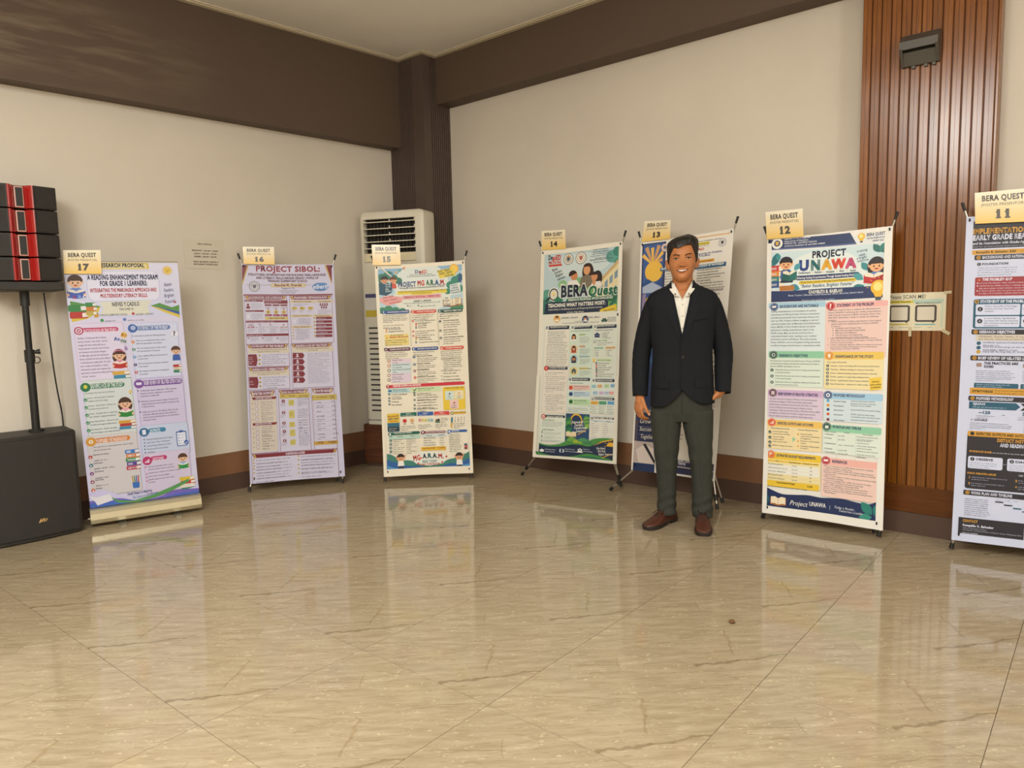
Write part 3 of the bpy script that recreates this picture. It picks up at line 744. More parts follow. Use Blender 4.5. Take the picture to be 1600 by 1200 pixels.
    for i, t in enumerate(ss): p.tickmark(173 + 6.5 * i, 178 + 62 * i, 10, '#2e8a4e'); p.TL(187 + 7 * i, 168 + 64 * i, 410 + 12 * i, 26, 11, t)
    c = p.at(515, 370); p.bookstack(c[0], c[1] - 24, 92, 56, ['#e0a63a', '#b53a35', '#3f8fb0'])
    c = p.at(495, 200); p.child(c[0], c[1], 32, '#4b2e20', '#f0c29c', '#f0a9b8', True, '#2f8a3f')
    c = p.at(537, 108); p.bulb(c[0], c[1], 8)
    p.B(180, 470, 635, 905, '#d6c7a8', '#ddd6d2', 10)
    p.R(240, 490, 538, 498, '#df8637', 14); p.T(255, 524, 516, 'PROPOSED METHODOLOGY', 26, '#fbf2e6', BOLD)
    c = p.at(217, 517); p.ell_mm(c[0], c[1], 27, 27, '#df9f3a'); p.ell_mm(c[0], c[1], 12, 12, '#f7ecd6'); p.ell_mm(c[0], c[1], 5, 5, '#df9f3a')
    p.TL(236, 566, 562, 26, 11, ['This study will use a quasi-experimental research design', 'with the following steps:'])
    for i, (q, a, b) in enumerate((('#c2302f', 'Preparation and Planning', 2.3), ('#2f6f7a', 'Implementation', 1.9), ('#8a3f86', 'Data Gathering', 2.6), ('#9a3a5a', 'Data Analysis', 1.9), ('#e0703a', 'Evaluation', 2.0))):
        p.tick(213 + 5.6 * i, 641 + 67 * i, 11, q, 'abcde'[i]); p.T(233 + 6 * i, 628 + 68 * i, 233 + 6 * i + len(a) * 5.4, a, 11, wt=BOLD); p.G(235 + 6 * i, 632 + 68 * i, 235 + 6 * i + 100 * b, 658 + 68 * i, 1, fill=1.05)
    c = p.at(556, 575); p.bookstack(c[0] - 4, c[1], 78, 126, ['#3f7fc4', '#de7f33', '#2f8a4a', '#64479a', '#c23440'], ['SEE', 'HEAR', 'TOUCH', 'DO', 'LEARN'])
    c = p.at(583, 840)
    for dx, q in ((-14, '#d8a13a'), (-5, '#3f8a5a'), (4, '#2f5fb0'), (13, '#c2373c')): p.poly_mm([(c[0] + dx - 3, c[1]), (c[0] + dx * 1.25 - 3, c[1] - 38), (c[0] + dx * 1.3, c[1] - 46), (c[0] + dx * 1.25 + 3, c[1] - 38), (c[0] + dx + 3, c[1])], q)
    p.poly_mm([(c[0] - 20, c[1]), (c[0] + 20, c[1]), (c[0] + 17, c[1] + 36), (c[0] - 17, c[1] + 36)], '#3f74bc')
    p.B(585, 5, 1000, 365, '#a98fc4', '#dbd0e8', 10)
    p.R(632, 20, 962, 42, '#7f519f', 14); p.T(650, 54, 952, 'BRIEF REVIEW OF RELATED LITERATURE', 29, '#f3ecf8', BOLD)
    c = p.at(608, 46); p.ell_mm(c[0], c[1], 27, 27, '#7f519f'); p.openbook(c[0], c[1], 32, 20, '#f3ecf8', '#7f519f')
    for i, (x, y, t) in enumerate(((618, 108, ['The Marungko Approach (Marungko, 1982) emphasizes', 'phonemic awareness, syllabication, and systematic', 'progression of reading skills.']), (628, 194, ['Multisensory Literacy Instruction (Vaughn & Thomas, 2019)', 'engages multiple senses (visual, auditory, kinesthetic, tactile)', 'to enhance learning.']), (637, 280, ['Studies (e.g., Dela Cruz, 2021; Marinas, 2022) show that', 'combining the Marungko approach with multisensory', 'methods improves decoding, fluency, and comprehension', 'among early readers.']))):
        p.tick(x - 18, y - 6, 4, '#4a3a66'); p.TL(x, y, x + (300 if i != 1 else 308), 22, 11, t)
    p.B(612, 388, 1028, 602, '#8fa9cf', '#d2daec', 10)
    p.R(680, 408, 830, 428, '#3f8bad', 14); p.T(698, 442, 783, 'OUTPUTS', 27, '#eef6fa', BOLD)
    c = p.at(650, 437); p.ell_mm(c[0], c[1], 27, 27, '#3a6f9a'); p.rect_mm(c[0] - 10, c[1] - 15, c[0] + 10, c[1] + 15, '#eef4fa', 2)
    for i, t in enumerate(('Enhanced Reading Enhancement Program', 'Lesson Plans / DLLs / Worksheets', 'Learner Progress Monitoring Charts', 'Pre-test and Post-test Results', 'Final Report')): p.tick(650 + 2.5 * i, 497 + 26 * i, 4, '#2a3f66'); p.T(668 + 3 * i, 502 + 26 * i, 668 + len(t) * 6, t, 11, wt=SEMI)
    c = p.at(957, 490); p.rect_mm(c[0] - 30, c[1] - 50, c[0] + 30, c[1] + 44, '#3a62a0', 6); p.rect_mm(c[0] - 25, c[1] - 43, c[0] + 25, c[1] + 39, '#f0f2f8', 3); p.rect_mm(c[0] - 12, c[1] - 56, c[0] + 12, c[1] - 42, '#3a62a0', 4)
    for i in range(4): p.rect_mm(c[0] - 18, c[1] - 30 + 18 * i, c[0] - 12, c[1] - 24 + 18 * i, '#5d86c0'); p.rect_mm(c[0] - 6, c[1] - 28 + 18 * i, c[0] + 18, c[1] - 25 + 18 * i, '#b9c2d6')
    p.tickmark(995, 515, 14, '#2f5aa8')
    p.B(640, 612, 1045, 880, '#c99fc0', '#dfd2e4', 10)
    p.R(700, 634, 838, 652, '#c93e78', 14); p.T(721, 668, 811, 'OUTCOMES', 25, '#fbeef4', BOLD)
    c = p.at(675, 668); p.ell_mm(c[0], c[1], 27, 27, '#c2386e')
    for k in range(4): p.rect_mm(c[0] - 14 + k * 7, c[1] + 10 - 5 * (k + 1), c[0] - 9 + k * 7, c[1] + 12, '#fbeef4')
    for i, t in enumerate((['Improved reading skills of Grade 1 learners’', 'phonemic awareness, fluency, comprehension'], ['Increased learner confidence and motivation in reading'], ['Positive teacher and parent feedback'], ['Replicable program for other Grade 1 classes', 'and schools'])): p.tick(663 + 2.8 * i + (4 if i else 0), (720, 775, 803, 832)[i], 4, '#c2386e'); p.TL(683, (722, 772, 800, 826)[i], 683 + 6 * max(len(q) for q in t) * .82, 22, 10, t)
    c = p.at(1003, 838); p.bookstack(c[0], c[1] - 36, 88, 92, ['#e6c63c', '#d9483a', '#f0e6d2', '#3f8f66'])
    c = p.at(965, 640); p.child(c[0], c[1], 26, '#5a3826', '#f0c29c', '#8fb4e8', book='#2f9a4a')
    p.wave([(180, 950), (280, 905), (400, 925), (560, 985), (720, 970), (860, 920), (980, 900), (1100, 860)], '#d9d2ee', 1462)
    p.wave([(180, 1000), (300, 985), (450, 970), (600, 985), (760, 960), (900, 905), (1100, 885)], '#7a6cc0', 1462)
    p.wave([(190, 1020), (330, 1000), (480, 985), (620, 992), (800, 965), (940, 930), (1100, 905)], '#4b6fc0', 1462)
    p.PO([(350, 940), (430, 985), (560, 990), (720, 940), (860, 880), (1010, 810), (1020, 830), (880, 905), (730, 965), (560, 1008), (430, 1005)], '#5f9f5a'); p.PO([(195, 955), (260, 965), (370, 935), (398, 985), (270, 1030), (250, 1000)], '#f1ecea')
    p.T(512, 948, 718, 'Small Steps in Reading,', 21, '#333f86', SEMI, .3, -.04); p.T(556, 972, 757, 'Big Leaps to the Future!', 19, '#5f86c0', REG, .3, -.05)
    return p

def art_16():
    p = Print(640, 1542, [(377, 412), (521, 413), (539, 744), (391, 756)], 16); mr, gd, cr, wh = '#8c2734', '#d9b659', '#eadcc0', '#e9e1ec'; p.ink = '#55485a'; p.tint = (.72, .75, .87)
    p.rect_mm(0, 0, 640, 1542, '#e6dfee'); p.view(370, 380, 6)
    p.PO([(47, 205), (98, 205), (50, 355)], mr); p.PO([(98, 205), (112, 205), (50, 392), (50, 355)], gd)
    p.PO([(838, 205), (889, 205), (892, 360)], mr); p.PO([(822, 205), (838, 205), (892, 360), (892, 380)], gd)
    p.T(178, 258, 785, 'PROJECT SIBOL:', 47, '#a33842', HEAVY)
    p.T(107, 298, 835, 'STRUCTURED INTERVENTION FOR BUILDING ORAL-LANGUAGE', 19, '#6c2632', HEAVY)
    p.T(182, 327, 768, 'AND LITERACY SKILLS AMONG GRADE 1 PUPILS OF', 19, '#6c2632', HEAVY)
    p.T(290, 354, 665, 'TRINIDAD ELEMENTARY SCHOOL', 19, '#6c2632', HEAVY)
    c = p.at(165, 396); p.seal(c[0], c[1], 37, '#4d4a58', '#e8e0e4', '#6b6470')
    p.R(85, 380, 700, 383, '#a8909a'); p.R(318, 366, 648, 400, gd, 14); p.R(324, 370, 642, 396, '#ecdcae', 12)
    p.T(355, 391, 610, 'Benchel M. Picardal', 20, mr, HEAVY); p.T(420, 417, 545, 'Teacher III / TIC', 13, '#4a4150', BOLD); p.T(395, 438, 575, 'Trinidad Elementary School', 10, '#4a4150', SEMI); p.T(420, 456, 550, 'Prov. Eastern Samar', 10, '#4a4150', SEMI)
    c = p.at(783, 400); p.ell_mm(c[0], c[1], 58, 30, '#5b8cc6'); p.ell_mm(c[0] + 18, c[1] - 12, 38, 18, '#6d9ad0'); p.T(712, 416, 852, 'eiberif', 38, '#f4f7fb', BOLD, .2)
    def panel(x0, y0, x1, y1, title, ta, tb, th=19, hh=34, ty=None):
        p.B(x0, y0, x1, y1, mr, wh, 2, 2.2); a = p.at(x0, y0); b = p.at(x1, y1); h = (p.at(x0, y0 + hh)[1] - a[1]); X0, X1, Y0 = a[0], b[0], a[1] + 4
        p.poly_mm([(X0 + 4, Y0), (X1 - 4, Y0), (X1 - 18, Y0 + h), (X0 + 18, Y0 + h)], mr)
        p.poly_mm([(X0 + 10, Y0), (X0 + 22, Y0), (X0 + 32, Y0 + h), (X0 + 22, Y0 + h)], gd); p.poly_mm([(X1 - 22, Y0), (X1 - 10, Y0), (X1 - 22, Y0 + h), (X1 - 32, Y0 + h)], gd)
        w = (X1 - X0); p.text_mm((X0 + X1) / 2, Y0 + h * .74, h * .5, title, '#f7eef0', HEAVY, w=min(w * .78, len(title) * h * .5), al='c')
    p.R(60, 468, 900, 474, mr)
    panel(65, 476, 488, 918, 'BACKGROUND AND RATIONALE', 125, 422); panel(492, 476, 914, 908, 'PROPOSED METHODOLOGY', 545, 858)
    # background panel
    for r in ((72, 519, 246, 533), (255, 520, 476, 550), (80, 612, 251, 626), (82, 708, 481, 721), (87, 831, 487, 845)):
        p.R(*r, mr); p.G(r[0] + 8, r[1] + 1, r[2] - 8, r[3] - 1, 1 if r[3] - r[1] < 20 else 2, '#f2dfe3', .9)
    p.K(103, 562, 12, mr); p.R(84, 575, 124, 598, mr, 8); p.G(134, 542, 246, 603, 6, '#8a7f90'); p.B(86, 645, 128, 690, '#a89aa8', '#f4eef4', 2, 1.2); p.G(140, 638, 250, 700, 6, '#8a7f90')
    for i, x in enumerate((260, 335, 407)):
        p.R(x, 558, x + 66, 571, mr, 3); p.G(x + 4, 576, x + 62, 594, 2, '#8c2734'); p.K(x + 34, 597, 6, mr); p.K(x + 33, 627, 20, gd); p.T(x + 29, 634, x + 38, '321'[i], 13, '#6c4a1a'); p.R(x + 2, 648, x + 68, 666, '#a8435a', 3); p.G(x + 8, 650, x + 62, 664, 1, '#f4e6ea')
    p.R(262, 673, 482, 695, '#e2c86c', 4); p.T(298, 690, 450, 'Total: 5 Grade 1 Pupils', 12, '#5a2a2a', BOLD)
    p.T(107, 754, 152, '5354', 12, mr); p.T(97, 775, 165, '80.00%', 13, '#b23a64', HEAVY)
    for x in (185, 287, 384): p.PO([(x - 6, 764), (x + 3, 770), (x - 6, 776)], mr)
    p.G(95, 782, 170, 815, 3, '#8a7f90'); p.G(202, 755, 275, 820, 6, '#8a7f90'); p.G(305, 755, 375, 820, 6, '#8a7f90'); p.G(400, 778, 480, 815, 3, '#8a7f90'); p.T(402, 773, 474, 'OBJECTIVE', 11, '#c08a2a')
    for x in (212, 313, 437): p.K(x, 743, 10, '#c9a0aa')
    for x in (104, 240, 380): p.K(x, 868, 9, '#b08a95'); p.G(x + 18, 855, x + 105, 898, 4, '#8a7f90')
    # methodology panel
    for r, t in (((500, 522, 735, 541), 'Research Design'), ((742, 522, 905, 541), 'Participants'), ((505, 653, 706, 671), 'Research Instrument'), ((712, 653, 905, 671), 'Data Gathering Procedure'), ((508, 754, 712, 773), 'Data Analysis')):
        p.R(*r, '#ead4a8'); w = (r[2] - r[0]); p.T(r[0] + w * .14, r[3] - 4, r[2] - w * .14, t, 11, '#8a5a22', BOLD)
    p.G(535, 548, 690, 572, 2, '#8a7f90')
    for i, x in enumerate((540, 614, 692)):
        p.R(x - 26, 580, x + 26, 605, '#e2c25e', 8); p.T(x - 10, 598, x + 8, ('O1', 'X', 'O2')[i], 13, '#6c4a1a'); p.G(x - 24, 610, x + 24, 630, 2, '#8a7f90')
    for i in range(7):
        x, y = (785 + 21 * i, 552) if i < 4 else (797 + 21 * (i - 4), 577)
        p.K(x, y, 6, mr); p.PO([(x - 8, y + 18), (x - 6, y + 6), (x + 6, y + 6), (x + 8, y + 18)], mr)
    p.G(765, 602, 895, 645, 4, '#8a7f90'); p.B(520, 690, 562, 735, '#a89aa8', '#f4eef4', 2, 1.2); p.G(575, 680, 705, 742, 6, '#8a7f90')
    for i in range(6):
        y = 684 + 32.6 * i; p.R(745, y - 11, 894 + i, y + 10, mr, 2); p.G(755, y - 8, 885, y + 8, 1, '#f2dfe3'); p.tick(728 + i * 1.5, y, 6.5, gd, str(i + 1), '#6c4a1a')
    for i in range(4): p.tick(528 + i, 790 + 27 * i, 5, gd); p.G(555, 780 + 27 * i, 705, 802 + 27 * i, 2, '#8a7f90')
    panel(85, 926, 496, 1128, 'STATEMENT OF THE PROBLEM', 168, 408); panel(506, 920, 918, 1322, 'SIGNIFICANCE OF THE STUDY', 556, 888)
    p.R(97, 966, 490, 1003, cr); p.T(132, 984, 470, 'This action research determines PROJECT SIBOL to improve Grade 1 pupils’ oral', 9.5, '#7a3a3a', SEMI); p.T(190, 999, 396, 'language and literacy, answering:', 9.5, '#7a3a3a', SEMI)
    p.PO([(99, 1020), (180, 1018), (191, 1072), (180, 1128), (104, 1126)], mr)
    for i in range(4): p.G(106, 1036 + 19 * i, 176, 1052 + 19 * i, 1, '#f2dfe3', 1.)
    for i in range(3): p.tick(208, 1030 + 39 * i, 8, gd, str(i + 1), '#6c4a1a'); p.G(232, 1014 + 39 * i, 485, 1046 + 39 * i, 2, '#6a5f70')
    p.R(518, 956, 912, 990, cr); p.T(556, 973, 870, 'The findings of this study are expected to contribute', 11, '#7a5a2a', SEMI); p.T(668, 986, 762, 'to the following:', 10, '#7a5a2a', SEMI)
    for i in range(5):
        y = 1030 + 57.5 * i; x = 523 + i * 2
        p.PO([(x, y - 26), (x + 95, y - 26), (x + 114, y), (x + 95, y + 26), (x, y + 26)], mr); p.K(x + 45, y - 9, 9, '#f4e8ea'); p.PO([(x + 28, y + 12), (x + 45, y - 2), (x + 64, y + 12)], '#f4e8ea'); p.G(x + 22, y + 13, x + 82, y + 24, 1, '#f2dfe3')
        p.G(660 + i * 2, y - 26, 895, y + 24, 4, '#8a7f90')
    # lower half
    p.view(370, 570, 6)
    panel(98, 2, 500, 200, 'RESEARCH OBJECTIVES', 195, 402); p.R(108, 38, 492, 73, cr); p.T(140, 56, 458, 'This action research determines PROJECT SIBOL to improve Grade 1 pupils’', 9.5, '#7a3a3a', SEMI); p.T(188, 71, 405, 'oral language and literacy, aiming:', 9.5, '#7a3a3a', SEMI)
    p.PO([(108, 92), (190, 90), (201, 142), (190, 195), (114, 194)], mr)
    for i in range(2): p.G(118, 122 + 24 * i, 186, 142 + 24 * i, 1, '#f2dfe3', 1.)
    for i in range(3): p.tick(216, 100 + 39 * i, 8, gd, str(i + 1), '#6c4a1a'); p.G(240, 84 + 39 * i, 480, 116 + 39 * i, 2, '#6a5f70')
    panel(110, 225, 385, 808, 'EXPECTED OUTPUTS', 165, 350, hh=44); panel(385, 215, 700, 790, 'WORK PLAN AND TIMELINE', 420, 648, hh=40); panel(700, 200, 944, 772, 'ESTIMATED BUDGET', 725, 905, hh=44)
    a = p.at(118, 275); b = p.at(400, 795); p.rect_mm(a[0], a[1], b[0] - 8, b[1] - 2, '#ecdcc4')
    for y, t in ((290, 'EXPECTED OUTPUTS'), (535, 'EXPECTED OUTCOMES')): p.PO([(134 + (y - 290) * .05, y - 6), (372 + (y - 290) * .04, y - 16), (362, y + 8), (148, y + 18)], mr); p.T(172, y + 12, 325, t, 14, '#f7eef0', BOLD)
    for i in range(9):
        y = (342, 393, 445, 495, 580, 625, 665, 712, 760)[i]; x = 180 + i * 2.5
        p.K(x - 38, y, 5, '#a8843a'); p.B(x - 14, y - 17, x + 14, y + 16, '#7a3a4a', '#efe2dc', 3, 1.5); p.G(x + 40, y - 24, x + 168, y + 18, 3 if i < 5 else 2, '#6a5f60')
    p.R(400, 254, 685, 282, '#dcc063')
    for x, t in ((415, 'Phase'), (485, 'Time Frame'), (585, 'Key Activities')): p.T(x, 276, x + len(t) * 6.2, t, 11, '#6c4a1a')
    for i in range(5):
        y = (320, 430, 530, 610, 700)[i]; x = 434 + i * 4
        p.tick(x, y, 12, mr, str(i + 1)); p.G(x - 28, y + 18, x + 30, y + 44, 2, '#55485a'); h = (32, 42, 30, 36, 30)[i]; p.R(x + 50, y - h + 20, x + 105, y + h - 2 + 10, '#e2d06c', 5); p.G(x + 58, y - 4, x + 98, y + 28, 2, '#7a6a22'); p.G(x + 132, y - 40, x + 245, y + 44, 6 if i in (0, 1, 4) else 4, '#77707e')
    p.R(706, 262, 940, 302, '#dcc063'); p.T(712, 288, 728, 'No', 10, '#6c4a1a'); p.T(748, 288, 850, 'Item of Expenditure', 11, '#6c4a1a'); p.T(872, 278, 920, 'Estimated', 10, '#6c4a1a'); p.T(876, 293, 918, 'Cost (₱)', 10, '#6c4a1a')
    for i in range(9):
        y = 322 + 43.5 * i; x = 722 + i * 2; p.T(x - 3, y + 6, x + 4, str(i + 1), 10, '#8a5a22'); p.G(x + 24, y - 12, x + 130, y + 16, 2 if i in (1, 4, 5, 6, 8) else 1, '#55485a', .8); p.G(x + 168, y - 14, x + 215, y + 4, 1, '#55485a', 1.1); q_ = p.at(x - 14, y + 21); p.rect_mm(q_[0], q_[1], q_[0] + 178, q_[1] + 1.2, '#c9a9b8')
    p.R(722, 708, 948, 728, '#dcae4a'); p.T(762, 726, 815, 'TOTAL', 17, '#6c3a1a', HEAVY); p.T(860, 720, 936, '₱10,000.00', 16, '#6c3a1a', HEAVY)
    panel(138, 826, 962, 1085, 'REFERENCES', 460, 648, hh=36)
    for i, y in enumerate((880, 912, 942, 970, 1008, 1056)): p.tick(160 + i, y, 6, gd); p.G(182 + i, y - 12, 545, y + (26 if i != 4 else 40), 2 if i != 4 else 3, '#77707e')
    for i, y in enumerate((848, 885, 934, 970, 1013)): p.tick(578 + i, y, 6, gd); p.G(602 + i, y - 14, 952, y + (24 if i != 1 else 40), 2 if i != 1 else 3, '#77707e')
    return p

def art_15():
    p = Print(652, 1555, [(585.3, 415), (726, 406.7), (739.6, 738.8), (600, 745)], 15); p.ink = '#3b4440'
    p.rect_mm(0, 0, 652, 1555, '#efe6d3'); A = (575, 370, 6.316); p.view(*A)
    a = p.at(97, 300); b = p.at(943, 712); p.rect_mm(22, 28, 630, b[1], '#b8d2de'); p.rect_mm(22, 28, 630, 70, '#8fb6d6')
    # treetops, clouds, clear middle
    p.ell_mm(330, 150, 200, 150, '#dfe6e2'); p.ell_mm(330, 250, 210, 110, '#e4e6dc')
    for x, y, r in ((50, 95, 40), (95, 75, 36), (130, 100, 34), (165, 118, 28), (60, 150, 40)): p.ell_mm(x, y, r, r * .85, '#2f7a63', 14)
    for x, y, r in ((540, 170, 30), (580, 140, 36), (612, 120, 30), (600, 200, 34), (520, 215, 24)): p.ell_mm(x, y, r, r * .9, '#3c8a76', 14)
    for x, y, r in ((40, 330, 30), (85, 322, 32), (135, 332, 30), (185, 338, 26), (600, 335, 34), (555, 345, 24)): p.ell_mm(x, y, r, r * .8, '#3f8a66', 14)
    p.rect_mm(0, 0, 22, 1555, '#efe6d3'); p.rect_mm(630, 0, 652, 1555, '#efe6d3'); p.rect_mm(0, 0, 652, 28, '#efe6d3')
    for i, q in enumerate(('#e0893a', '#5a9a7a', '#d8b04a', '#4f8fb8')):
        c = p.at(350 - 40 * i, 310 + 22 * i); p.poly_mm([(c[0] - 10, c[1] - 8), (c[0] + 10, c[1] - 12), (c[0] + 3, c[1] + 13)], q)
    p.PO([(105, 300), (125, 293), (245, 400), (228, 402)], '#e6e3da'); p.PO([(105, 300), (112, 297), (236, 402), (228, 402)], '#b9b2a4')
    p.T(458, 357, 520, 'De', 32, '#3a4a7a', BOLD); p.T(505, 357, 533, 'p', 34, '#d2462f', BOLD); p.T(530, 357, 580, 'ED', 32, '#c9523a', BOLD)
    p.T(410, 378, 628, 'REGION VIII: EASTERN VISAYAS', 9, wt=SEMI); p.T(380, 396, 662, 'SCHOOLS DIVISION OF EASTERN SAMAR', 9, wt=SEMI)
    c = p.at(845, 300); p.ell_mm(c[0], c[1] + 10, 34, 34, '#f0b03a'); p.ell_mm(c[0], c[1] + 10, 26, 26, '#f6cf5a')
    p.PO([(675, 330), (840, 300), (862, 380), (705, 408)], '#e9cf4a')
    p.T(685, 350, 808, 'PLAY · READ', 20, '#2f5a4a', BOLD, rot=-.1); p.T(700, 374, 830, 'LEARN · GROW', 20, '#2f5a4a', BOLD, rot=-.1); p.T(750, 395, 845, 'TOGETHER', 18, '#2f5a4a', BOLD, rot=-.1)
    p.PO([(885, 430), (900, 350), (925, 380), (920, 450)], '#2f4f8a')
    for off, q in ((2.5, '#f4efe4'),): p.T(294, 495, 470, 'PROJECT', 48, q, HEAVY); p.T(484, 478, 556, 'MG', 50, q, HEAVY); p.k += 1
    p.T(294, 493, 470, 'PROJECT', 46, '#2c4a86', HEAVY); p.T(484, 478, 556, 'MG', 48, '#cf3a30', HEAVY)
    for x, x1, t, q in ((572, 612, 'A.', '#2f7a5a'), (612, 658, 'R.', '#2f7a5a'), (660, 708, 'A.', '#2f5a9a'), (710, 762, 'M.', '#cf3a30')): p.T(x, 472, x1, t, 50, q, HEAVY)
    p.T(305, 512, 752, 'Marungkoplus Games for Accelerating Reading Ability and Mastery', 13, '#3f4a52', BOLD)
    p.PO([(285, 535), (772, 512), (780, 545), (640, 552), (620, 562), (430, 570), (420, 562), (285, 570)], '#e7cf3f')
    p.T(300, 548, 762, 'A Daily Picture-Guided Word to Story Sprint Drive for Key Stage 1 Learners', 12, '#4a4522', BOLD); p.T(430, 557, 625, 'of San Roque Elementary School', 10, '#4a4522', BOLD)
    p.R(328, 578, 722, 595, '#e6b0b4', 10); p.T(352, 603, 705, 'RESEARCH PROPOSAL | EIBERIF 2026', 17, '#c0445a', HEAVY)
    p.T(447, 640, 620, 'JANNET P. AMISTAD', 17, '#38383c', BOLD); p.T(350, 660, 710, 'Teacher III - San Roque Elementary School, Mercedes, Eastern Samar', 9, wt=SEMI); p.K(387, 676, 7, '#3a4a52'); p.G(400, 668, 470, 684, 1); p.K(492, 673, 7, '#3a4a52'); p.G(505, 665, 690, 681, 1, fill=1.05)
    p.PO([(110, 605), (200, 575), (330, 590), (335, 640), (190, 680), (118, 645)], '#e8a9a6')
    for x, y, x1, t in ((145, 612, 245, 'Every word'), (150, 640, 290, 'opens a brighter'), (205, 662, 318, 'tomorrow!')): p.T(x, y, x1, t, 20, '#a83a4a', SEMI, .25, -.12)
    p.PO([(805, 470), (905, 448), (918, 560), (812, 575)], '#dfe7e4')
    for x, y, x1, t in ((815, 490, 885, 'TODAY’S'), (822, 512, 892, 'LEARNERS'), (815, 537, 900, 'BRIGHTER'), (820, 560, 915, 'TOMORROWS')): p.T(x, y, x1, t, 15, '#2f4f7a', BOLD, rot=-.08)
    c = p.at(832, 640); p.openbook(c[0], c[1], 138, 66, '#efe3c6', '#8a6a42')
    for x, y, x1, t in ((758, 610, 790, 'FROM'), (748, 635, 808, 'WORDS'), (770, 650, 782, 'to'), (752, 672, 818, 'STORIES')): p.T(x, y, x1, t, 15, '#4a6aa8', BOLD)
    for x, y, x1, t in ((855, 608, 902, 'Stronger'), (858, 626, 905, 'Learners'), (858, 645, 900, 'a Brighter'), (855, 665, 935, 'Tomorrow!')): p.T(x, y, x1, t, 12, '#8a5a3a', BOLD)
    c = p.at(245, 425); p.child(c[0], c[1], 24, '#6a3a24', '#e9a97c', '#d2503a'); c = p.at(160, 425); p.child(c[0], c[1], 27, '#2a2020', '#dba07a', '#3f6fa8')
    p.PO([(108, 440), (175, 480), (235, 445), (235, 545), (178, 580), (108, 570)], '#1f4f66')
    for i, t in enumerate(('Small', 'Words', 'Big', 'Dreams')): p.T(172, 480 + 22 * i, 172 + len(t) * 10, t, 14, '#dfe7e4', BOLD, rot=-.1)
    # nine sections
    def head(x, y, x1, n, t, q, dy=0):
        p.R(x + 14, y - 14, x1, y + 14 + dy, q, 10); p.tick(x, y, 14, q, str(n)); p.T(x + 40, y + 7, x1 - 14, t, 13, '#f4f1ea', BOLD)
    head(150, 742, 404, 1, 'BACKGROUND & RATIONALE', '#2f4f94', -6); head(437, 735, 670, 2, 'STATEMENT OF THE PROBLEM', '#d24a34', -6); head(706, 728, 936, 3, 'RESEARCH OBJECTIVES', '#1f4f44', -6)
    p.R(414, 725, 416, 1080, '#d8cfba'); p.R(690, 720, 692, 1070, '#d8cfba')
    p.TL(142, 780, 388, 17, 9, ['Reading is foundational to learning because', 'it unlocks how we do it. Many Grade 1-3', 'learners still struggle with letter sounds, and', 'using Key Stage 1 quick checks showed at', 'the ‘Sprint’ level.'])
    p.G(145, 862, 380, 895, 2); p.PO([(165, 918), (176, 900), (187, 918)], '#e0893a'); p.PO([(165, 940), (176, 922), (187, 940)], '#e0893a'); p.T(195, 915, 318, 'The Decoding Gap', 10); p.T(197, 938, 345, 'Pedagogical Bottleneck', 10)
    p.R(158, 965, 398, 1062, '#ecd684', 6); c = p.at(180, 978); p.bulb(c[0], c[1], 10); p.T(212, 975, 345, 'The Core Solution:', 11, '#4a4422'); p.T(208, 998, 392, 'PROJECT MG-A.R.A.M.', 15, '#cf4a2f', HEAVY); p.G(164, 1010, 392, 1062, 3)
    p.G(425, 760, 660, 808, 3)
    for i, (y, n) in enumerate(((828, 1), (930, 2), (973, 3))):
        p.tick(437 + i * 3, y, 8, '#d24a34', str(n)); p.G(462, y - 14, 672, y + 16, 2)
    for i, (y, t) in enumerate(((860, 'Word Accuracy'), (878, 'Fluency (WPM)'), (897, 'Comprehension'), (994, 'Peer Tutoring'), (1015, 'Self-Directed Reading'), (1042, 'Pedagogical Kit: Teachers’ Needs'))): p.K(470, y - 4, 9, ('#cf6a5a', '#e0938a', '#5a86a0', '#d08a4a', '#c2b04a', '#3f5f8a')[i]); p.T(490 + (12 if i > 2 else 0), y, 490 + len(t) * 6.4, t, 10, wt=SEMI)
    p.G(705, 748, 925, 800, 3)
    for i, (y, t, n) in enumerate(((828, 'Determine Reading Gains', 4), (920, 'Explore Efficacy: The', 3), (992, 'Assess Pedagogical Scaffolding', 4))): p.tick(709 + i * 4, y + 2, 9, '#1f3f3a', str(i + 1)); p.T(740 + i * 4, y, 740 + len(t) * 6.8, t, 10, wt=BOLD); p.G(742, y + 4, 930, y + 4 + 18 * (n - 1), n - 1)
    head(170, 1110, 414, 4, 'SIGNIFICANCE OF THE STUDY', '#5f2f4a', -6); head(447, 1102, 692, 5, 'BRIEF REVIEW OF RELATED LITERATURE', '#2f4f94', -6); head(726, 1094, 950, 6, 'PROPOSED METHODOLOGY', '#d8503a', -6)
    p.G(165, 1132, 395, 1195, 4); p.G(440, 1125, 680, 1155, 2); p.G(715, 1115, 945, 1200, 5)
    p.view(580, 555, 5.714)
    for i, (y, q, t) in enumerate(((50, '#e3d0da', 'Marungko Teachers'), (92, '#cddde2', 'School Heads & Administrators'), (135, '#cddde2', 'Pupils & Community Stakeholders'), (178, '#e0cfe0', 'Parents & Guardians'), (218, '#e0cfe0', 'Future Researchers'))):
        p.R(170, y - 18, 352, y + 20, q); p.K(153, y, 14, ('#a84a3a', '#c2553a', '#4a5a66', '#8a3f3a', '#3a3f4a')[i]); p.K(153, y, 9, '#efe4d6'); p.T(183, y - 2, 183 + len(t) * 5.4, t, 9.5, wt=BOLD); p.G(185, y + 3, 320, y + 18, 1, fill=.8)
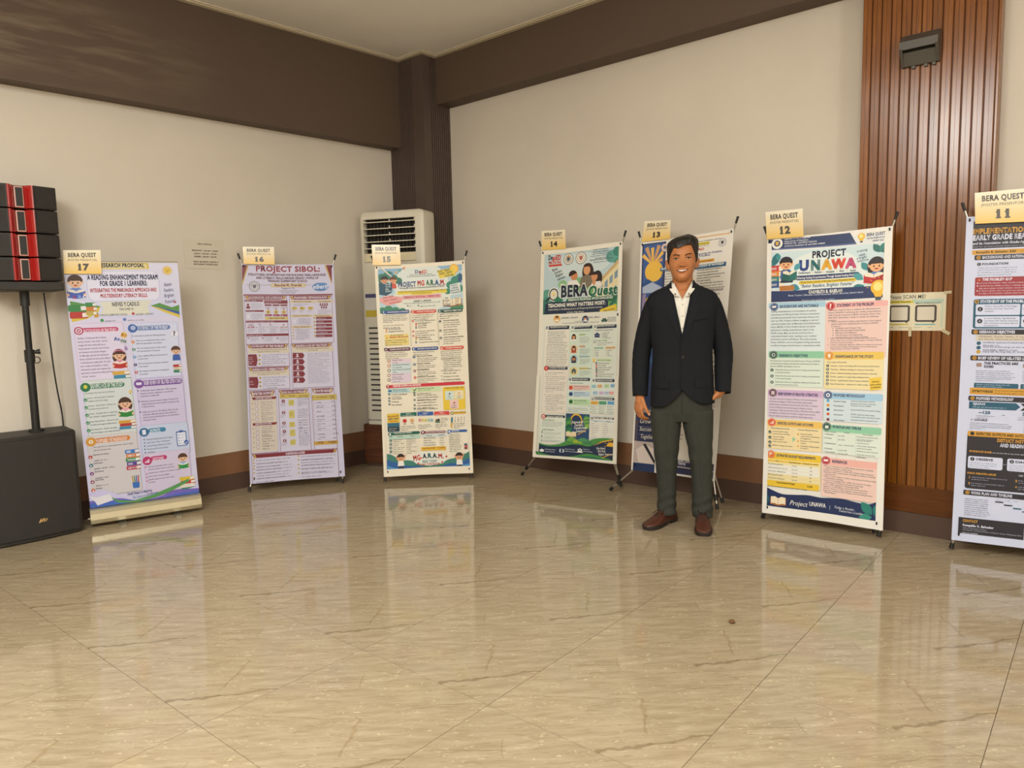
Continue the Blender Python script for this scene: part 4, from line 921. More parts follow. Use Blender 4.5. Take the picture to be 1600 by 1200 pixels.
    for i, (y, t, q) in enumerate(((12, 'Early Literacy Deficits', '#2f4f7a'), (80, 'Pedagogic Challenges', '#2f4f7a'), (137, 'Dual-Coding Theory', '#7a2f44'), (198, 'Gamification & Learnability', '#cf3a30'))): p.tick(378 + i * 3, y, 10, q, str(i + 1)); p.T(402 + i * 2, y - 2, 402 + len(t) * 6.2, t, 9.5, wt=BOLD); p.G(404 + i * 2, y + 4, 600, y + 40, 3)
    for y, n in ((25, 6), (132, 2), (180, 1), (212, 2)): p.K(628, y + 3, 4, '#3b4440'); p.G(642, y - 8, 832, y - 8 + 17 * n, n)
    p.R(132, 266, 838, 258, '#cf2f3e', 8); p.tick(146, 278, 15, '#a8243a', '7'); p.T(190, 283, 440, 'EXPECTED OUTPUTS AND OUTCOMES', 15, '#f7eef0', HEAVY)
    p.R(140, 300, 342, 330, '#bcd9dd'); p.T(188, 314, 312, 'Expected Outputs', 11, '#2f5a6a'); p.T(188, 328, 322, '(Tangible Deliverables)', 9, '#2f5a6a', SEMI); p.PO([(145, 315), (160, 305), (180, 312), (178, 325), (150, 328)], '#2f6f94')
    p.R(350, 290, 616, 316, '#cfe0b4'); p.T(412, 300, 560, 'Expected Outcomes', 11, '#3f6a3a'); p.T(412, 314, 530, '(Impact & Benefits)', 9, '#3f6a3a', SEMI); p.PO([(368, 300), (380, 312), (400, 290), (402, 298), (382, 322), (366, 306)], '#2f4a34')
    for i, (y, n) in enumerate(((347, 2), (382, 1), (408, 1), (436, 1))): p.tickmark(156 + i, y, 8, '#3f5f5a'); p.G(178, y - 9, 335, y - 9 + 18 * n, n)
    for i, (y, n) in enumerate(((334, 1), (355, 3), (398, 2), (445, 2), (477, 2))): p.tickmark(381 + i, y, 8, '#3f5f5a'); p.G(405, y - 9, 612, y - 9 + 17 * n, n)
    p.R(637, 283, 845, 478, '#ecc93a'); p.T(655, 297, 828, 'LEARNER PROFICIENCY TIERS', 10, '#4a4422', BOLD)
    for x, y, q, st, t in ((658, 318, '#d6e4e0', '#2f4f7a', 'Tier 1'), (744, 312, '#ede2c4', '#e0983a', 'Tier 2'), (700, 398, '#ecc9c4', '#b83040', 'Tier 3')):
        p.R(x, y, x + 84, y + 76, q, 4); c = p.at(x + 42, y + 24); pts = []
        for k in range(10):
            a = -math.pi / 2 + k * math.pi / 5; rr = 11 if k % 2 == 0 else 4.5; pts.append((c[0] + rr * math.cos(a), c[1] + rr * math.sin(a)))
        p.poly_mm(pts, st); p.T(x + 26, y + 54, x + 60, t, 10); p.G(x + 14, y + 55, x + 72, y + 72, 1, fill=1.1)
    p.R(138, 522, 252, 680, '#2f6a86', 6); p.R(138, 522, 250, 600, '#e4c23f', 6)
    for x, y, x1, t, q in ((146, 556, 242, 'MG-A.R.A.M.', '#a83a3a'), (150, 578, 240, 'SPRINT DRIVE', '#2f4a6a'), (158, 598, 232, 'STATIONS', '#d2602f')): p.T(x, y, x1, t, 14, q, HEAVY, 0, -.05)
    p.R(146, 640, 246, 674, '#26323a', 6); p.G(156, 645, 240, 672, 2, '#dfe4e0')
    for x, x1, q, t in ((256, 402, '#1f6a5a', 'Station 1'), (408, 552, '#2f5fa8', 'Station 2'), (558, 698, '#d8453f', 'Station 3')):
        p.R(x, 514 - (x - 256) * .035, x1, 540 - (x - 256) * .035, q, 4); p.T(x + 50, 526 - (x - 256) * .035, x1 - 48, t, 9, '#f4f1ea', BOLD); p.G(x + 16, 528 - (x - 256) * .035, x1 - 16, 541 - (x - 256) * .035, 1, '#f4f1ea', 1.1)
    p.K(295, 585, 18, '#c8332c'); p.K(360, 582, 17, '#e0a86a'); p.T(285, 616, 308, 'apple', 9); p.T(352, 612, 372, 'cat', 9)
    for i, (t, q) in enumerate((('Ma', '#e6a9a0'), ('+', '#e9d98a'), ('sa', '#e9d98a'), ('=', '#b4d2c4'), ('Masa', '#b4cfe0'))): p.R(418 + 27 * i, 565, 442 + 27 * i, 593, q, 3); p.T(422 + 27 * i, 585, 438 + 27 * i, t, 10)
    p.K(582, 580, 11, '#7a4a34'); p.R(570, 588, 612, 602, '#4a7a5a'); p.K(600, 576, 11, '#3a2a24'); p.G(620, 552, 688, 602, 4); p.G(262, 625, 400, 668, 3); p.G(415, 615, 548, 655, 3); p.G(570, 610, 692, 650, 3)
    p.R(735, 503, 848, 518, '#e6b83f', 6); p.K(722, 515, 15, '#2f2a24'); p.K(722, 515, 10, '#f0d47a'); p.T(742, 513, 845, 'STUDENT READING PASS', 8, '#4a4422'); p.PO([(708, 640), (712, 560), (722, 545), (728, 560), (722, 640), (714, 650)], '#d8a83a'); p.PO([(710, 600), (712, 560), (722, 545), (728, 560), (726, 600)], '#2f7a8a')
    for y in range(3):
        for x in range(4): p.K(748 + 28 * x, 552 + 18 * y, 5, ('#c9a9a0', '#a9b9c4', '#a84a4a', '#8a9a8a')[(x + y) % 4])
    p.G(735, 600, 845, 648, 3)
    p.R(152, 690, 432, 702, '#1f5f54', 10); p.tick(167, 705, 15, '#1f5f54', '8'); p.T(202, 702, 358, 'WORK PLAN AND TIMELINE', 13, '#f0efe6', BOLD)
    p.R(155, 720, 436, 740, '#b9d6c8')
    for x, t in ((162, 'Phase'), (228, 'Activities'), (345, 'Timeline')): p.T(x, 732 - (x - 160) * .03, x + len(t) * 5, t, 9)
    for i in range(4): p.tick(172 + i, 762 + 33 * i, 10, '#2f5f5a', str(i + 1)); p.G(196, 745 + 36 * i, 300, 772 + 36 * i, 2); p.G(312, 740 + 36 * i, 430, 768 + 36 * i, 2, fill=.85); q_ = p.at(155, 780 + 33 * i); p.rect_mm(q_[0], q_[1], q_[0] + 225, q_[1] + 1, '#cfc6ae')
    p.R(442, 680, 662, 690, '#7a2f44', 10); p.tick(457, 690, 15, '#7a2f44', '9'); p.T(482, 692, 655, 'ESTIMATED BUDGET REQUIREMENTS', 10, '#f4ecee', BOLD)
    p.R(450, 708, 668, 722, '#cdd8dc'); p.T(490, 722, 540, 'Particulars', 9); p.T(595, 716, 650, 'Amount (₱)', 9)
    for i, t in enumerate(('Sprint Kit Printing', 'Learner Kits', 'Snacks / Incentives', 'Documentation Report')): p.T(465, 746 + 21 * i, 465 + len(t) * 5.6, t, 9, wt=SEMI); p.G(608, 728 + 21 * i, 645, 744 + 21 * i, 1, fill=1.3)
    p.R(442, 822, 664, 845, '#eab83c', 4); p.T(455, 838, 572, 'Total Estimated Budget:', 11, '#4a3a12', BOLD); p.T(592, 834, 655, '₱ 5,000.00', 11, '#4a3a12', BOLD)
    p.R(675, 668, 858, 680, '#2f5fa8', 10); p.tick(690, 682, 14, '#2f5fa8', '10'); p.T(715, 680, 785, 'REFERENCES', 11, '#f0f2f8', BOLD); p.G(692, 698, 818, 860, 11, fill=.9)
    c = p.at(848, 785); p.bookstack(c[0], c[1], 30, 42, ['#3a4f7a', '#c25a4a', '#7a2f3a'])
    # sea, hills and waving pupils
    p.wave([(140, 880), (185, 890), (260, 935), (340, 940), (420, 960), (500, 985), (600, 975), (690, 930), (750, 915), (830, 880), (885, 850)], '#3f7f72', 1528)
    p.PO([(370, 905), (420, 870), (520, 860), (650, 880), (680, 920), (640, 965), (520, 990), (400, 970), (350, 930)], '#e9eae2')
    p.wave([(140, 935), (230, 960), (330, 990), (420, 990), (500, 1005), (600, 1000), (700, 965), (780, 960), (890, 905)], '#2b5fa0', 1528)
    p.wave([(140, 985), (230, 1010), (330, 1020), (440, 1030), (560, 1030), (700, 1000), (890, 960)], '#4f93c8', 1528)
    p.wave([(140, 1010), (230, 1035), (330, 1045), (440, 1050), (560, 1045), (700, 1020), (890, 990)], '#2b4f94', 1528)
    p.rect_mm(0, 1500, 652, 1555, '#efe6d3'); p.rect_mm(0, 1100, 22, 1555, '#efe6d3'); p.rect_mm(630, 1100, 652, 1555, '#efe6d3')
    p.T(375, 945, 458, 'MG-', 44, '#cf3f30', HEAVY, 0, -.12)
    for x, y, x1, t, q in ((460, 922, 500, 'A.', '#2b3442'), (502, 919, 548, 'R.', '#1f6a6a'), (550, 918, 592, 'A.', '#2b3442'), (596, 922, 648, 'M.', '#cf3f30')): p.T(x, y, x1, t, 40, q, HEAVY)
    p.T(455, 962, 586, 'READ TODAY', 22, '#2f6a7a', BOLD); p.T(440, 990, 614, 'LEAD TOMORROW!', 22, '#c2483a', BOLD)
    for x, y in ((418, 970), (632, 955), (668, 905)): p.K(x, y, 9, '#c83a3a')
    for x, y, sg in ((262, 912, 1), (785, 898, -1)):
        c = p.at(x, y); p.poly_mm([(c[0] - 38, c[1] - 6), (c[0] - 30, c[1] - 12), (c[0] - 8, c[1] + 32), (c[0] - 16, c[1] + 38)], '#dfa47c'); p.poly_mm([(c[0] + 38, c[1] - 16), (c[0] + 30, c[1] - 20), (c[0] + 8, c[1] + 32), (c[0] + 16, c[1] + 38)], '#dfa47c')
        p.poly_mm([(c[0] - 18, c[1] + 60), (c[0] + 18, c[1] + 60), (c[0] + 24, c[1] + 92), (c[0] - 24, c[1] + 92)], '#22365a'); p.child(c[0], c[1], 25, '#2c1c18', '#e2a67e', '#f1eee6'); p.ell_mm(c[0] - 9, c[1] + 98, 9, 14, '#dfa47c', 10); p.ell_mm(c[0] + 11, c[1] + 98, 9, 14, '#dfa47c', 10)
    p.rect_mm(0, 1500, 652, 1555, '#efe6d3')
    return p
def art_14():
    p = Print(630, 1500, [(846, 392), (973, 377), (963.5, 725), (833, 713.6)], 14); p.ink = '#46505a'
    p.rect_mm(0, 0, 630, 1500, '#e9e3d4'); p.view(830, 355, 6)
    X0, X1 = 28, 604
    yb = p.at(125, 800)[1]; p.rect_mm(X0, 30, X1, yb, '#b9cdd2'); p.gel
    # sky, foliage, school building
    p.ell_mm(300, 120, 240, 80, '#ccd9da')
    for x, y, r, q in ((60, 330, 60, '#5f9a86'), (110, 400, 60, '#4a8a70'), (60, 430, 60, '#3a7562'), (150, 440, 50, '#6aa06a'), (300, 260, 60, '#7fb07a'), (370, 250, 50, '#5f9a6a'), (420, 290, 44, '#78ad66'), (180, 250, 36, '#8fb98a'), (560, 90, 50, '#5f9f94'), (600, 60, 40, '#3f8478'), (600, 130, 30, '#4a9082')): p.ell_mm(x, y, r, r * .85, q, 14)
    p.poly_mm([(440, 270), (604, 130), (604, 420), (440, 420)], '#e2d3a6'); p.poly_mm([(430, 272), (604, 112), (604, 140), (440, 288)], '#c9a978')
    for i in range(4):
        x = 468 + 36 * i; y = 268 - 30 * i; p.poly_mm([(x, y + 22), (x + 24, y), (x + 24, y + 52), (x, y + 66)], '#7f97a8')
    for x, y, r, q in ((500, 400, 44, '#3f7f5f'), (560, 380, 50, '#57955f'), (600, 340, 40, '#3a7562'), (470, 430, 40, '#6aa05a'), (590, 440, 40, '#4a8a5a')): p.ell_mm(x, y, r, r * .85, q, 14)
    for i in range(7): p.leaf(505 + 14 * i, 440, 70, -1.9 + .35 * i, ('#2f6f5a', '#4f9560', '#78ad5a')[i % 3])
    for i in range(6): p.leaf(70 + 12 * i, 400, 75, -2.4 + .35 * i, ('#2f6f62', '#3f8472', '#5f9a86')[i % 3])
    p.rect_mm(0, 0, X0, 1500, '#e9e3d4'); p.rect_mm(X1, 0, 630, 1500, '#e9e3d4'); p.rect_mm(0, 0, 630, 30, '#e9e3d4')
    p.T(160, 302, 200, 'De', 40, '#3a3f4a', HEAVY); p.T(200, 304, 232, 'p', 40, '#d2412f', HEAVY); p.T(230, 300, 280, 'ED', 40, '#c23a2f', HEAVY); p.T(162, 340, 280, 'MATATAG', 24, '#c8402f', HEAVY); p.R(165, 345, 285, 350, '#c8402f')
    c = p.at(347, 290); p.seal(c[0], c[1], 39, '#4a4a52', '#c9c2b0', '#4a5a6a'); p.ell_mm(c[0], c[1] - 20, 8, 8, '#d8903a'); c = p.at(465, 278); p.seal(c[0], c[1], 42, '#6a5a54', '#e6dccb', '#b0685a')
    for i, (x, y, x1, t) in enumerate(((580, 212, 720, 'Republic of the Philippines'), (575, 232, 735, 'Department of Education'), (570, 250, 735, 'Region VIII (Eastern Visayas)'), (555, 270, 755, 'Schools Division of Eastern Samar'), (600, 286, 725, 'Mercedes District'), (547, 305, 770, 'MERCEDES NATIONAL HIGH SCHOOL'), (585, 322, 735, 'Mercedes, Eastern Samar'))): p.T(x, y, x1, t, 9, '#4a525c', BOLD if i in (1, 5) else SEMI)
    for x, y, x1, t in ((195, 405, 250, 'Better'), (212, 430, 290, 'Teachers,'), (228, 455, 300, 'Brighter'), (243, 485, 318, 'Learners')): p.T(x, y, x1, t, 24, '#55504a', SEMI, .25, -.25)
    # teacher with two pupils
    c = p.at(525, 380); p.ell_mm(c[0] + 4, c[1] + 18, 44, 62, '#3a2620'); p.poly_mm([(c[0] - 62, c[1] + 120), (c[0] - 46, c[1] + 48), (c[0], c[1] + 34), (c[0] + 50, c[1] + 50), (c[0] + 62, c[1] + 120)], '#7a6f5f'); p.ell_mm(c[0] - 4, c[1] + 4, 26, 32, '#d89a6c'); p.ell_mm(c[0] + 2, c[1] - 20, 34, 24, '#3a2620', a0=180, a1=360)
    c = p.at(395, 435); p.poly_mm([(c[0] - 52, c[1] + 74), (c[0] - 34, c[1] + 34), (c[0] + 26, c[1] + 32), (c[0] + 56, c[1] + 74)], '#e6e3dc'); p.ell_mm(c[0] + 4, c[1] + 2, 27, 30, '#c98557'); p.ell_mm(c[0] - 6, c[1] - 8, 32, 28, '#2e2320', a0=150, a1=345)
    c = p.at(600, 440); p.ell_mm(c[0] + 16, c[1] + 16, 36, 54, '#2e2320'); p.poly_mm([(c[0] - 40, c[1] + 74), (c[0] - 20, c[1] + 36), (c[0] + 40, c[1] + 36), (c[0] + 52, c[1] + 74)], '#e3dfd8'); p.ell_mm(c[0] - 8, c[1] + 2, 24, 30, '#d08e60'); p.ell_mm(c[0] - 4, c[1] - 10, 26, 22, '#2e2320', a0=180, a1=360); p.ell_mm(c[0] - 10, c[1] + 42, 12, 20, '#d08e60')
    p.poly_mm([(200, 500), (360, 485), (480, 490), (560, 500), (560, 512), (200, 512)], '#efe2cc')
    # masthead
    sw = '#eeeadd'
    for d in (5,): p.T(268, 634, 530, 'BERA', 106, sw, .075); p.T(524, 620, 808, 'Quest', 90, sw, .075, .12)
    c = p.at(208, 610); p.ell_mm(c[0], c[1], 44, 50, sw); p.ell_mm(c[0], c[1], 38, 44, '#2a3444'); p.ell_mm(c[0], c[1], 29, 35, '#dcd9c8'); p.bulb(c[0], c[1] - 6, 9); p.PO([(162, 632), (176, 645), (140, 685), (128, 675)], '#2a3444')
    p.T(272, 632, 526, 'BERA', 98, '#263246', HEAVY); p.T(528, 618, 806, 'Quest', 84, '#256a52', HEAVY, .12)
    p.R(325, 645, 800, 662, '#2a6a4e', 16); p.T(343, 668, 765, 'RESEARCH PROPOSAL PITCH CHALLENGE', 20, '#eef0e4', BOLD)
    for i in range(3): p.leaf(*p.at(248, 678), 40, -1.57 + (i - 1) * .9, '#2f7a5a')
    p.R(128, 685, 720, 742, '#26334a', 26); p.R(128, 715, 705, 790, '#26334a', 20); p.PO([(118, 800), (128, 715), (300, 780), (500, 795), (820, 775), (820, 800)], '#26334a')
    p.T(155, 728, 695, 'TEACHING WHAT MATTERS MOST:', 30, '#f1eee2', HEAVY); p.T(156, 756, 665, 'A Joint Study on Simplifying Lessons and Deepening Student Learning', 14, '#dcd9cc', SEMI); p.T(330, 776, 490, 'in Junior High School', 14, '#dcd9cc', SEMI)
    p.PO([(640, 745), (795, 690), (806, 745), (650, 795)], '#e3c53f'); p.T(670, 765, 790, '* Teach Less Better,', 14, '#4a4422', BOLD, .2, -.16); p.T(675, 785, 780, 'Learn More Deeply!', 14, '#4a4422', BOLD, .2, -.16)
    yc = p.at(125, 800)[1]; p.rect_mm(X0, yc - 6, X1, 1400, '#e4e2d6')
    for x, q in ((236, '#e6b866'), (504, '#3f5f8a')): p.K(x, 832, 32, q); p.K(x, 826, 14, '#d89a6c'); c = p.at(x, 822); p.ell_mm(c[0], c[1] - 2, 14, 12, '#3a2620', a0=180, a1=360); p.ell_mm(c[0], c[1] + 24, 18, 14, '#f0ece2', a0=180, a1=360)
    p.T(277, 830, 436, 'JOSEPHINE C. DELGADO', 13, '#33404e', BOLD); p.T(540, 822, 640, 'ARIEL J. ABELLO', 13, '#33404e', BOLD); p.T(405, 858, 500, 'Teacher Researchers', 9, wt=SEMI); p.T(288, 876, 635, 'Mercedes National High School, Schools Division of Eastern Samar', 9, wt=SEMI)
    for i in range(4): p.leaf(*p.at(685, 852), 26, -1.57 + (i - 1.5) * .8, '#3f5f54')
    for i in range(3): p.T(715, 822 + 16 * i, 798, ('TEACH BETTER,', 'REACH FURTHER,', 'TRANSFORM LIVES.')[i], 9, '#4a5a5a', BOLD)
    # panels
    def head(x0, y0, x1, y1, t, tx, q='#26334a'):
        p.R(x0, y0, x1, y1, q, 4); p.K(x0 + 16, (y0 + y1) / 2 + 1, 19, '#eeeadd'); p.K(x0 + 16, (y0 + y1) / 2 + 1, 13, '#8a98a0'); p.T(tx, y1 - 8, x1 - 18, t, 13, '#f1eee2', BOLD)
    p.B(122, 900, 352, 1270, '#b9c2b4', '#e9e4d8', 6); p.B(358, 892, 572, 1500, '#aac8b8', '#d6e4d6', 6); p.B(578, 885, 804, 1390, '#b9c9bc', '#dfe4d8', 6)
    head(128, 902, 352, 924, 'BACKGROUND AND RATIONALE', 175); head(368, 898, 570, 917, 'SIGNIFICANCE OF THE STUDY', 405); head(582, 888, 803, 910, 'PROPOSED METHODOLOGY', 622)
    p.TL(150, 958, 335, 16.6, 9, ['Effective teaching is essential to', 'meaningful learning. However,', 'teachers often struggle to cover', 'many overloaded lessons, leaving', 'students with little time for', 'in-depth learning of content.', 'At Mercedes National High School,', 'teachers observed how lessons'])
    p.G(140, 1075, 338, 1275, 13)
    p.T(370, 948, 552, 'The findings of this study will benefit:', 9, wt=SEMI)
    for i, (y, t, q, sk) in enumerate(((1000, 'Learners', '#dfead8', '#d89a6c'), (1110, 'Teachers', '#eec9a8', '#d89a6c'), (1205, 'School Leaders', '#a9c9d6', '#c98557'), (1318, 'Education Sector', '#e3d692', '#d8c9a0'))):
        p.K(395, y, 37, q); c = p.at(395, y)
        if i < 3: p.ell_mm(c[0], c[1] + 2, 18, 26, '#3a2620'); p.ell_mm(c[0], c[1] - 3, 12, 15, sk); p.ell_mm(c[0], c[1] + 26, 22, 14, ('#efece4', '#c24a3a', '#2f3f52')[i], a0=180, a1=360); p.ell_mm(c[0], c[1] - 8, 15, 12, '#3a2620', a0=180, a1=360)
        else: p.rect_mm(c[0] - 16, c[1] - 4, c[0] + 16, c[1] + 18, '#55606a'); p.poly_mm([(c[0] - 20, c[1] - 4), (c[0], c[1] - 22), (c[0] + 20, c[1] - 4)], '#55606a'); p.rect_mm(c[0] - 4, c[1] + 4, c[0] + 4, c[1] + 18, '#e3d692')
        p.R(444, y - 36, 500 + (30 if i > 1 else 0), y - 16, ('#c9dfae', '#e6bfa6', '#b8d6de', '#e6d98a')[i], 4); p.T(450, y - 20, 450 + len(t) * 7, t, 11, '#5a5a44', BOLD); p.G(455, y - 8, 560, y + 48, 4, fill=.9)
    p.T(590, 940, 768, 'The Respondents and Sampling Method', 9, '#46505a', BOLD); p.K(617, 968, 12, '#2f3f6a'); p.K(600, 976, 9, '#2f3f6a'); p.K(634, 976, 9, '#2f3f6a'); p.PO([(590, 1000), (600, 982), (634, 982), (646, 1000)], '#2f3f6a')
    for i in range(4): p.K(664, 955 + 16 * i, 3, '#46505a'); p.G(675, 947 + 16 * i, 785, 962 + 16 * i, 1, fill=.85)
    p.T(620, 1035, 715, 'Research Design:', 10, '#4f8a4a', BOLD); p.K(596, 1040, 13, '#4a5a5a'); p.K(596, 1040, 9, '#dfe4d8'); p.G(622, 1042, 790, 1072, 2)
    p.R(585, 1090, 680, 1108, '#b9dcc4', 4); p.T(590, 1104, 672, 'Quantitative Data', 9); p.R(698, 1086, 792, 1106, '#e9c48a', 4); p.T(708, 1100, 786, 'Qualitative Data', 9)
    for i in range(4): p.K(590, 1120 + 17 * i, 3, '#3f7a5a'); p.G(600, 1112 + 17 * i, 682, 1128 + 17 * i, 1, fill=.8); p.K(705, 1118 + 17 * i, 3, '#d08a3a'); p.G(715, 1110 + 17 * i, 790, 1126 + 17 * i, 1, fill=.8)
    c = p.at(587, 1212); p.bulb(c[0], c[1], 10); p.R(610, 1200, 760, 1222, '#cfe0b8', 6); p.T(618, 1217, 745, 'Intervention Strategy', 10, '#4f7a3a', BOLD)
    for i in range(7): p.tick(610 + i * .5, 1240 + 20.5 * i, 7, ('#3a3f4a', '#c23a44')[(i == 1) or (i == 2) or (i == 5)], str(i + 1)); p.G(628, 1231 + 20.5 * i, 795, 1249 + 20.5 * i, 1, fill=.98)
    p.view(820, 550, 5.714)
    p.B(165, 100, 380, 530, '#c9b9ae', '#ebe3d8', 6); head(172, 104, 378, 128, 'STATEMENT OF THE PROBLEM', 216); p.K(188, 117, 20, '#c8453a'); p.T(183, 125, 194, '?', 17, '#f7efe6', HEAVY)
    p.G(180, 146, 365, 178, 2)
    for i, (y, n) in enumerate(((190, 3), (245, 4), (293, 3), (355, 4), (415, 3), (465, 3))): p.T(170, y + 5, 175, str(i + 1), 9); p.G(185, y - 8, 368, y + 15 * n, n)
    p.B(378, 200, 585, 525, '#aac8c0', '#dce6dc', 6); head(385, 202, 580, 230, 'BRIEF REVIEW OF RELATED LITERATURE', 425); p.T(398, 254, 520, 'Theoretical Foundations', 10, '#3f6a4a', BOLD)
    for y, q, f, t in ((292, '#d2503f', '#eac6bc', 'Constructive Learning Theory'), (350, '#2f4f7a', '#bfd6e6', 'Cognitive Load Theory'), (420, '#2f6a3a', '#bfe0b4', 'Deep Learning Principles')): p.R(392, y - 26, 578, y + 24 + (12 if y == 420 else 0), f, 6); p.K(408, y, 17, q); p.T(434, y - 8, 434 + len(t) * 4.8, t, 9.5, '#4a4a4a', BOLD); p.G(434, y - 2, 572, y + 28, 2)
    p.G(385, 470, 575, 520, 3)
    p.B(590, 200, 806, 372, '#aac8c0', '#dfe6e0', 6); head(598, 210, 804, 238, 'RESEARCH PROCESS', 640)
    for i, (x, y, q) in enumerate(((596, 262, '#a9d4dc'), (648, 260, '#e9be84'), (712, 258, '#bcd9a4'), (768, 255, '#8fbcdc'), (608, 322, '#a9c9e0'), (664, 322, '#d9c0e0'), (712, 322, '#c4d0e6'), (756, 322, '#efb4ae'))): p.R(x, y, x + 42, y + 32, q, 4); p.G(x + 4, y + 5, x + 40, y + 28, 2, fill=1.)
    p.B(583, 372, 806, 535, '#aac8c0', '#e0e5da', 6); head(588, 378, 804, 406, 'EXPECTED OUTPUTS AND OUTCOMES', 624); p.T(596, 397, 606, '?', 14, '#f1eee2', HEAVY)
    for x, q in ((588, '#e6b352'), (662, '#5aa684'), (740, '#6fa8d8')): p.R(x, 412, x + 68, 446, q, 3); p.G(x + 8, 418, x + 62, 442, 2, '#3a3a3a'); [(p.K(x + 2, 462 + 26 * k, 4, '#3f7a4a'), p.G(x + 10, 452 + 26 * k, x + 66, 478 + 26 * k, 2, fill=.85)) for k in range(3)]
    p.B(578, 552, 806, 770, '#9ab9c9', '#e6e4da', 6); head(584, 558, 804, 583, 'TIMELINE', 618); p.R(592, 590, 798, 608, '#a9cbe6'); p.T(620, 603, 650, 'Phase', 9); p.T(725, 605, 765, 'Schedule', 9)
    for i in range(7): p.G(592, 612 + 20 * i, 680, 630 + 20 * i, 1, fill=.9); p.G(695, 614 + 20 * i, 795, 632 + 20 * i, 1, fill=.75)
    p.B(140, 535, 360, 800, '#b9c9bc', '#dfe6da', 14); head(150, 540, 358, 572, 'RESEARCH OBJECTIVES', 195); p.K(166, 556, 20, '#c8504a'); p.K(166, 556, 12, '#f1e6dc'); p.K(166, 556, 6, '#c8504a')
    p.T(160, 592, 262, 'General Objective:', 11, '#3f6a4a', BOLD); p.G(155, 598, 350, 660, 4); p.T(158, 680, 262, 'Specific Objectives:', 11, '#3f6a4a', BOLD)
    for i, y in enumerate((692, 705, 733, 748, 776)): p.K(156 - i, y, 5, '#2f3f4a'); p.G(168, y - 8, 342, y + (8 if i in (0, 2) else 24), 1 if i in (0, 2) else 2)
    # landscape with script
    a = p.at(366, 528); b = p.at(560, 800); p.rect_mm(a[0], a[1], b[0] + 8, 1400, '#2b4d74'); c = p.at(458, 595); p.ell_mm(c[0], c[1], 46, 50, '#e0b03c'); p.ell_mm(c[0], c[1] + 8, 38, 46, '#223a5c')
    for i in range(8): p.leaf(a[0] + 4, a[1] + 70 + 22 * i, 56, -.9 + .1 * i, ('#2f7a52', '#5a9a4a', '#1f5a4a')[i % 3])
    for i in range(6): p.leaf(b[0] + 6, a[1] + 16 + 10 * i, 50, 2.7 - .1 * i, ('#3f8a5a', '#8ab052')[i % 2])
    for x, y, x1, t in ((418, 622, 520, 'Empowered'), (440, 648, 522, 'Teachers,'), (436, 676, 550, 'Transformed'), (456, 704, 545, 'Learners.')): p.T(x, y, x1, t, 24, '#f3f0e4', SEMI, .25, -.08)
    p.PO([(470, 722), (545, 684), (550, 688), (475, 728)], '#e0a83a')
    c = p.at(412, 722); p.openbook(c[0], c[1], 80, 40, '#eadbb8', '#c2a878')
    p.wave([(130, 800), (200, 820), (300, 815), (360, 790), (420, 770), (480, 790), (540, 800), (600, 770), (690, 755), (806, 760)], '#4f8f4a', 1480)
    for x, y, r, q in ((420, 772, 40, '#6fa64a'), (470, 790, 34, '#a9b83a'), (520, 780, 42, '#4f9460'), (570, 800, 30, '#3f7f5a')): c = p.at(x, y); p.ell_mm(c[0], c[1] + 12, r, r * .7, q, 16, a0=180, a1=360)
    p.wave([(130, 815), (220, 835), (330, 835), (420, 820), (500, 825), (580, 835), (680, 790), (806, 765)], '#22314e', 1480)
    p.wave([(110, 880), (180, 905), (300, 930), (420, 930), (560, 905), (680, 930), (806, 970)], '#4a8f4a', 1480); p.wave([(110, 905), (250, 930), (400, 942), (560, 930), (700, 952), (806, 975)], '#2f6f5a', 1480)
    c = p.at(770, 835); p.ell_mm(c[0], c[1], 30, 30, '#e9b43a', a0=180, a1=360)
    for k in range(7):
        an = math.pi + k * math.pi / 6; p.poly_mm([(c[0] + 36 * math.cos(an - .07), c[1] + 36 * math.sin(an - .07)), (c[0] + 52 * math.cos(an), c[1] + 52 * math.sin(an)), (c[0] + 36 * math.cos(an + .07), c[1] + 36 * math.sin(an + .07))], '#e9b43a')
    p.PO([(610, 830), (690, 785), (800, 762), (802, 772), (692, 796)], '#e0b03c')
    for x, y, x1, t in ((640, 862, 722, 'One School,'), (650, 888, 722, 'One Goal,'), (658, 918, 785, 'Brighter Tomorrow')): p.T(x, y, x1, t, 21, '#f3f0e4', SEMI, .25, -.08)
    p.PO([(685, 938), (775, 905), (778, 910), (690, 944)], '#e0a83a')
    for i in range(3): p.leaf(*p.at(155, 885), 24, -1.57 + (i - 1) * .8, '#e9ebe6')
    c = p.at(330, 875); p.rect_mm(c[0] - 18, c[1] - 10, c[0] + 18, c[1] + 14, '#c9d2da', 3); p.ell_mm(c[0], c[1] + 2, 8, 12, '#22314e'); c = p.at(492, 880)
    for dx in (-12, 0, 12): p.ell_mm(c[0] + dx, c[1] - 8 - (6 if dx == 0 else 0), 6, 6, '#e9ebe6', 10)
    p.ell_mm(c[0], c[1] + 12, 22, 16, '#e9ebe6', a0=180, a1=360)
    for x, a_, b_ in ((182, 'Teaching Excellence,', 'Stronger Community'), (360, 'Rooted in Purpose,', 'Better, Deep Learning'), (520, 'Together for', 'Learners’ Success')): p.T(x, 866, x + len(a_) * 4.9, a_, 10, '#cfd6de', SEMI); p.T(x, 886, x + len(b_) * 4.9, b_, 10, '#cfd6de', SEMI)
    p.rect_mm(0, 900, X0, 1500, '#e9e3d4'); p.rect_mm(X1, 900, 630, 1500, '#e9e3d4'); p.rect_mm(0, 1480, 630, 1500, '#e9e3d4')
    return p

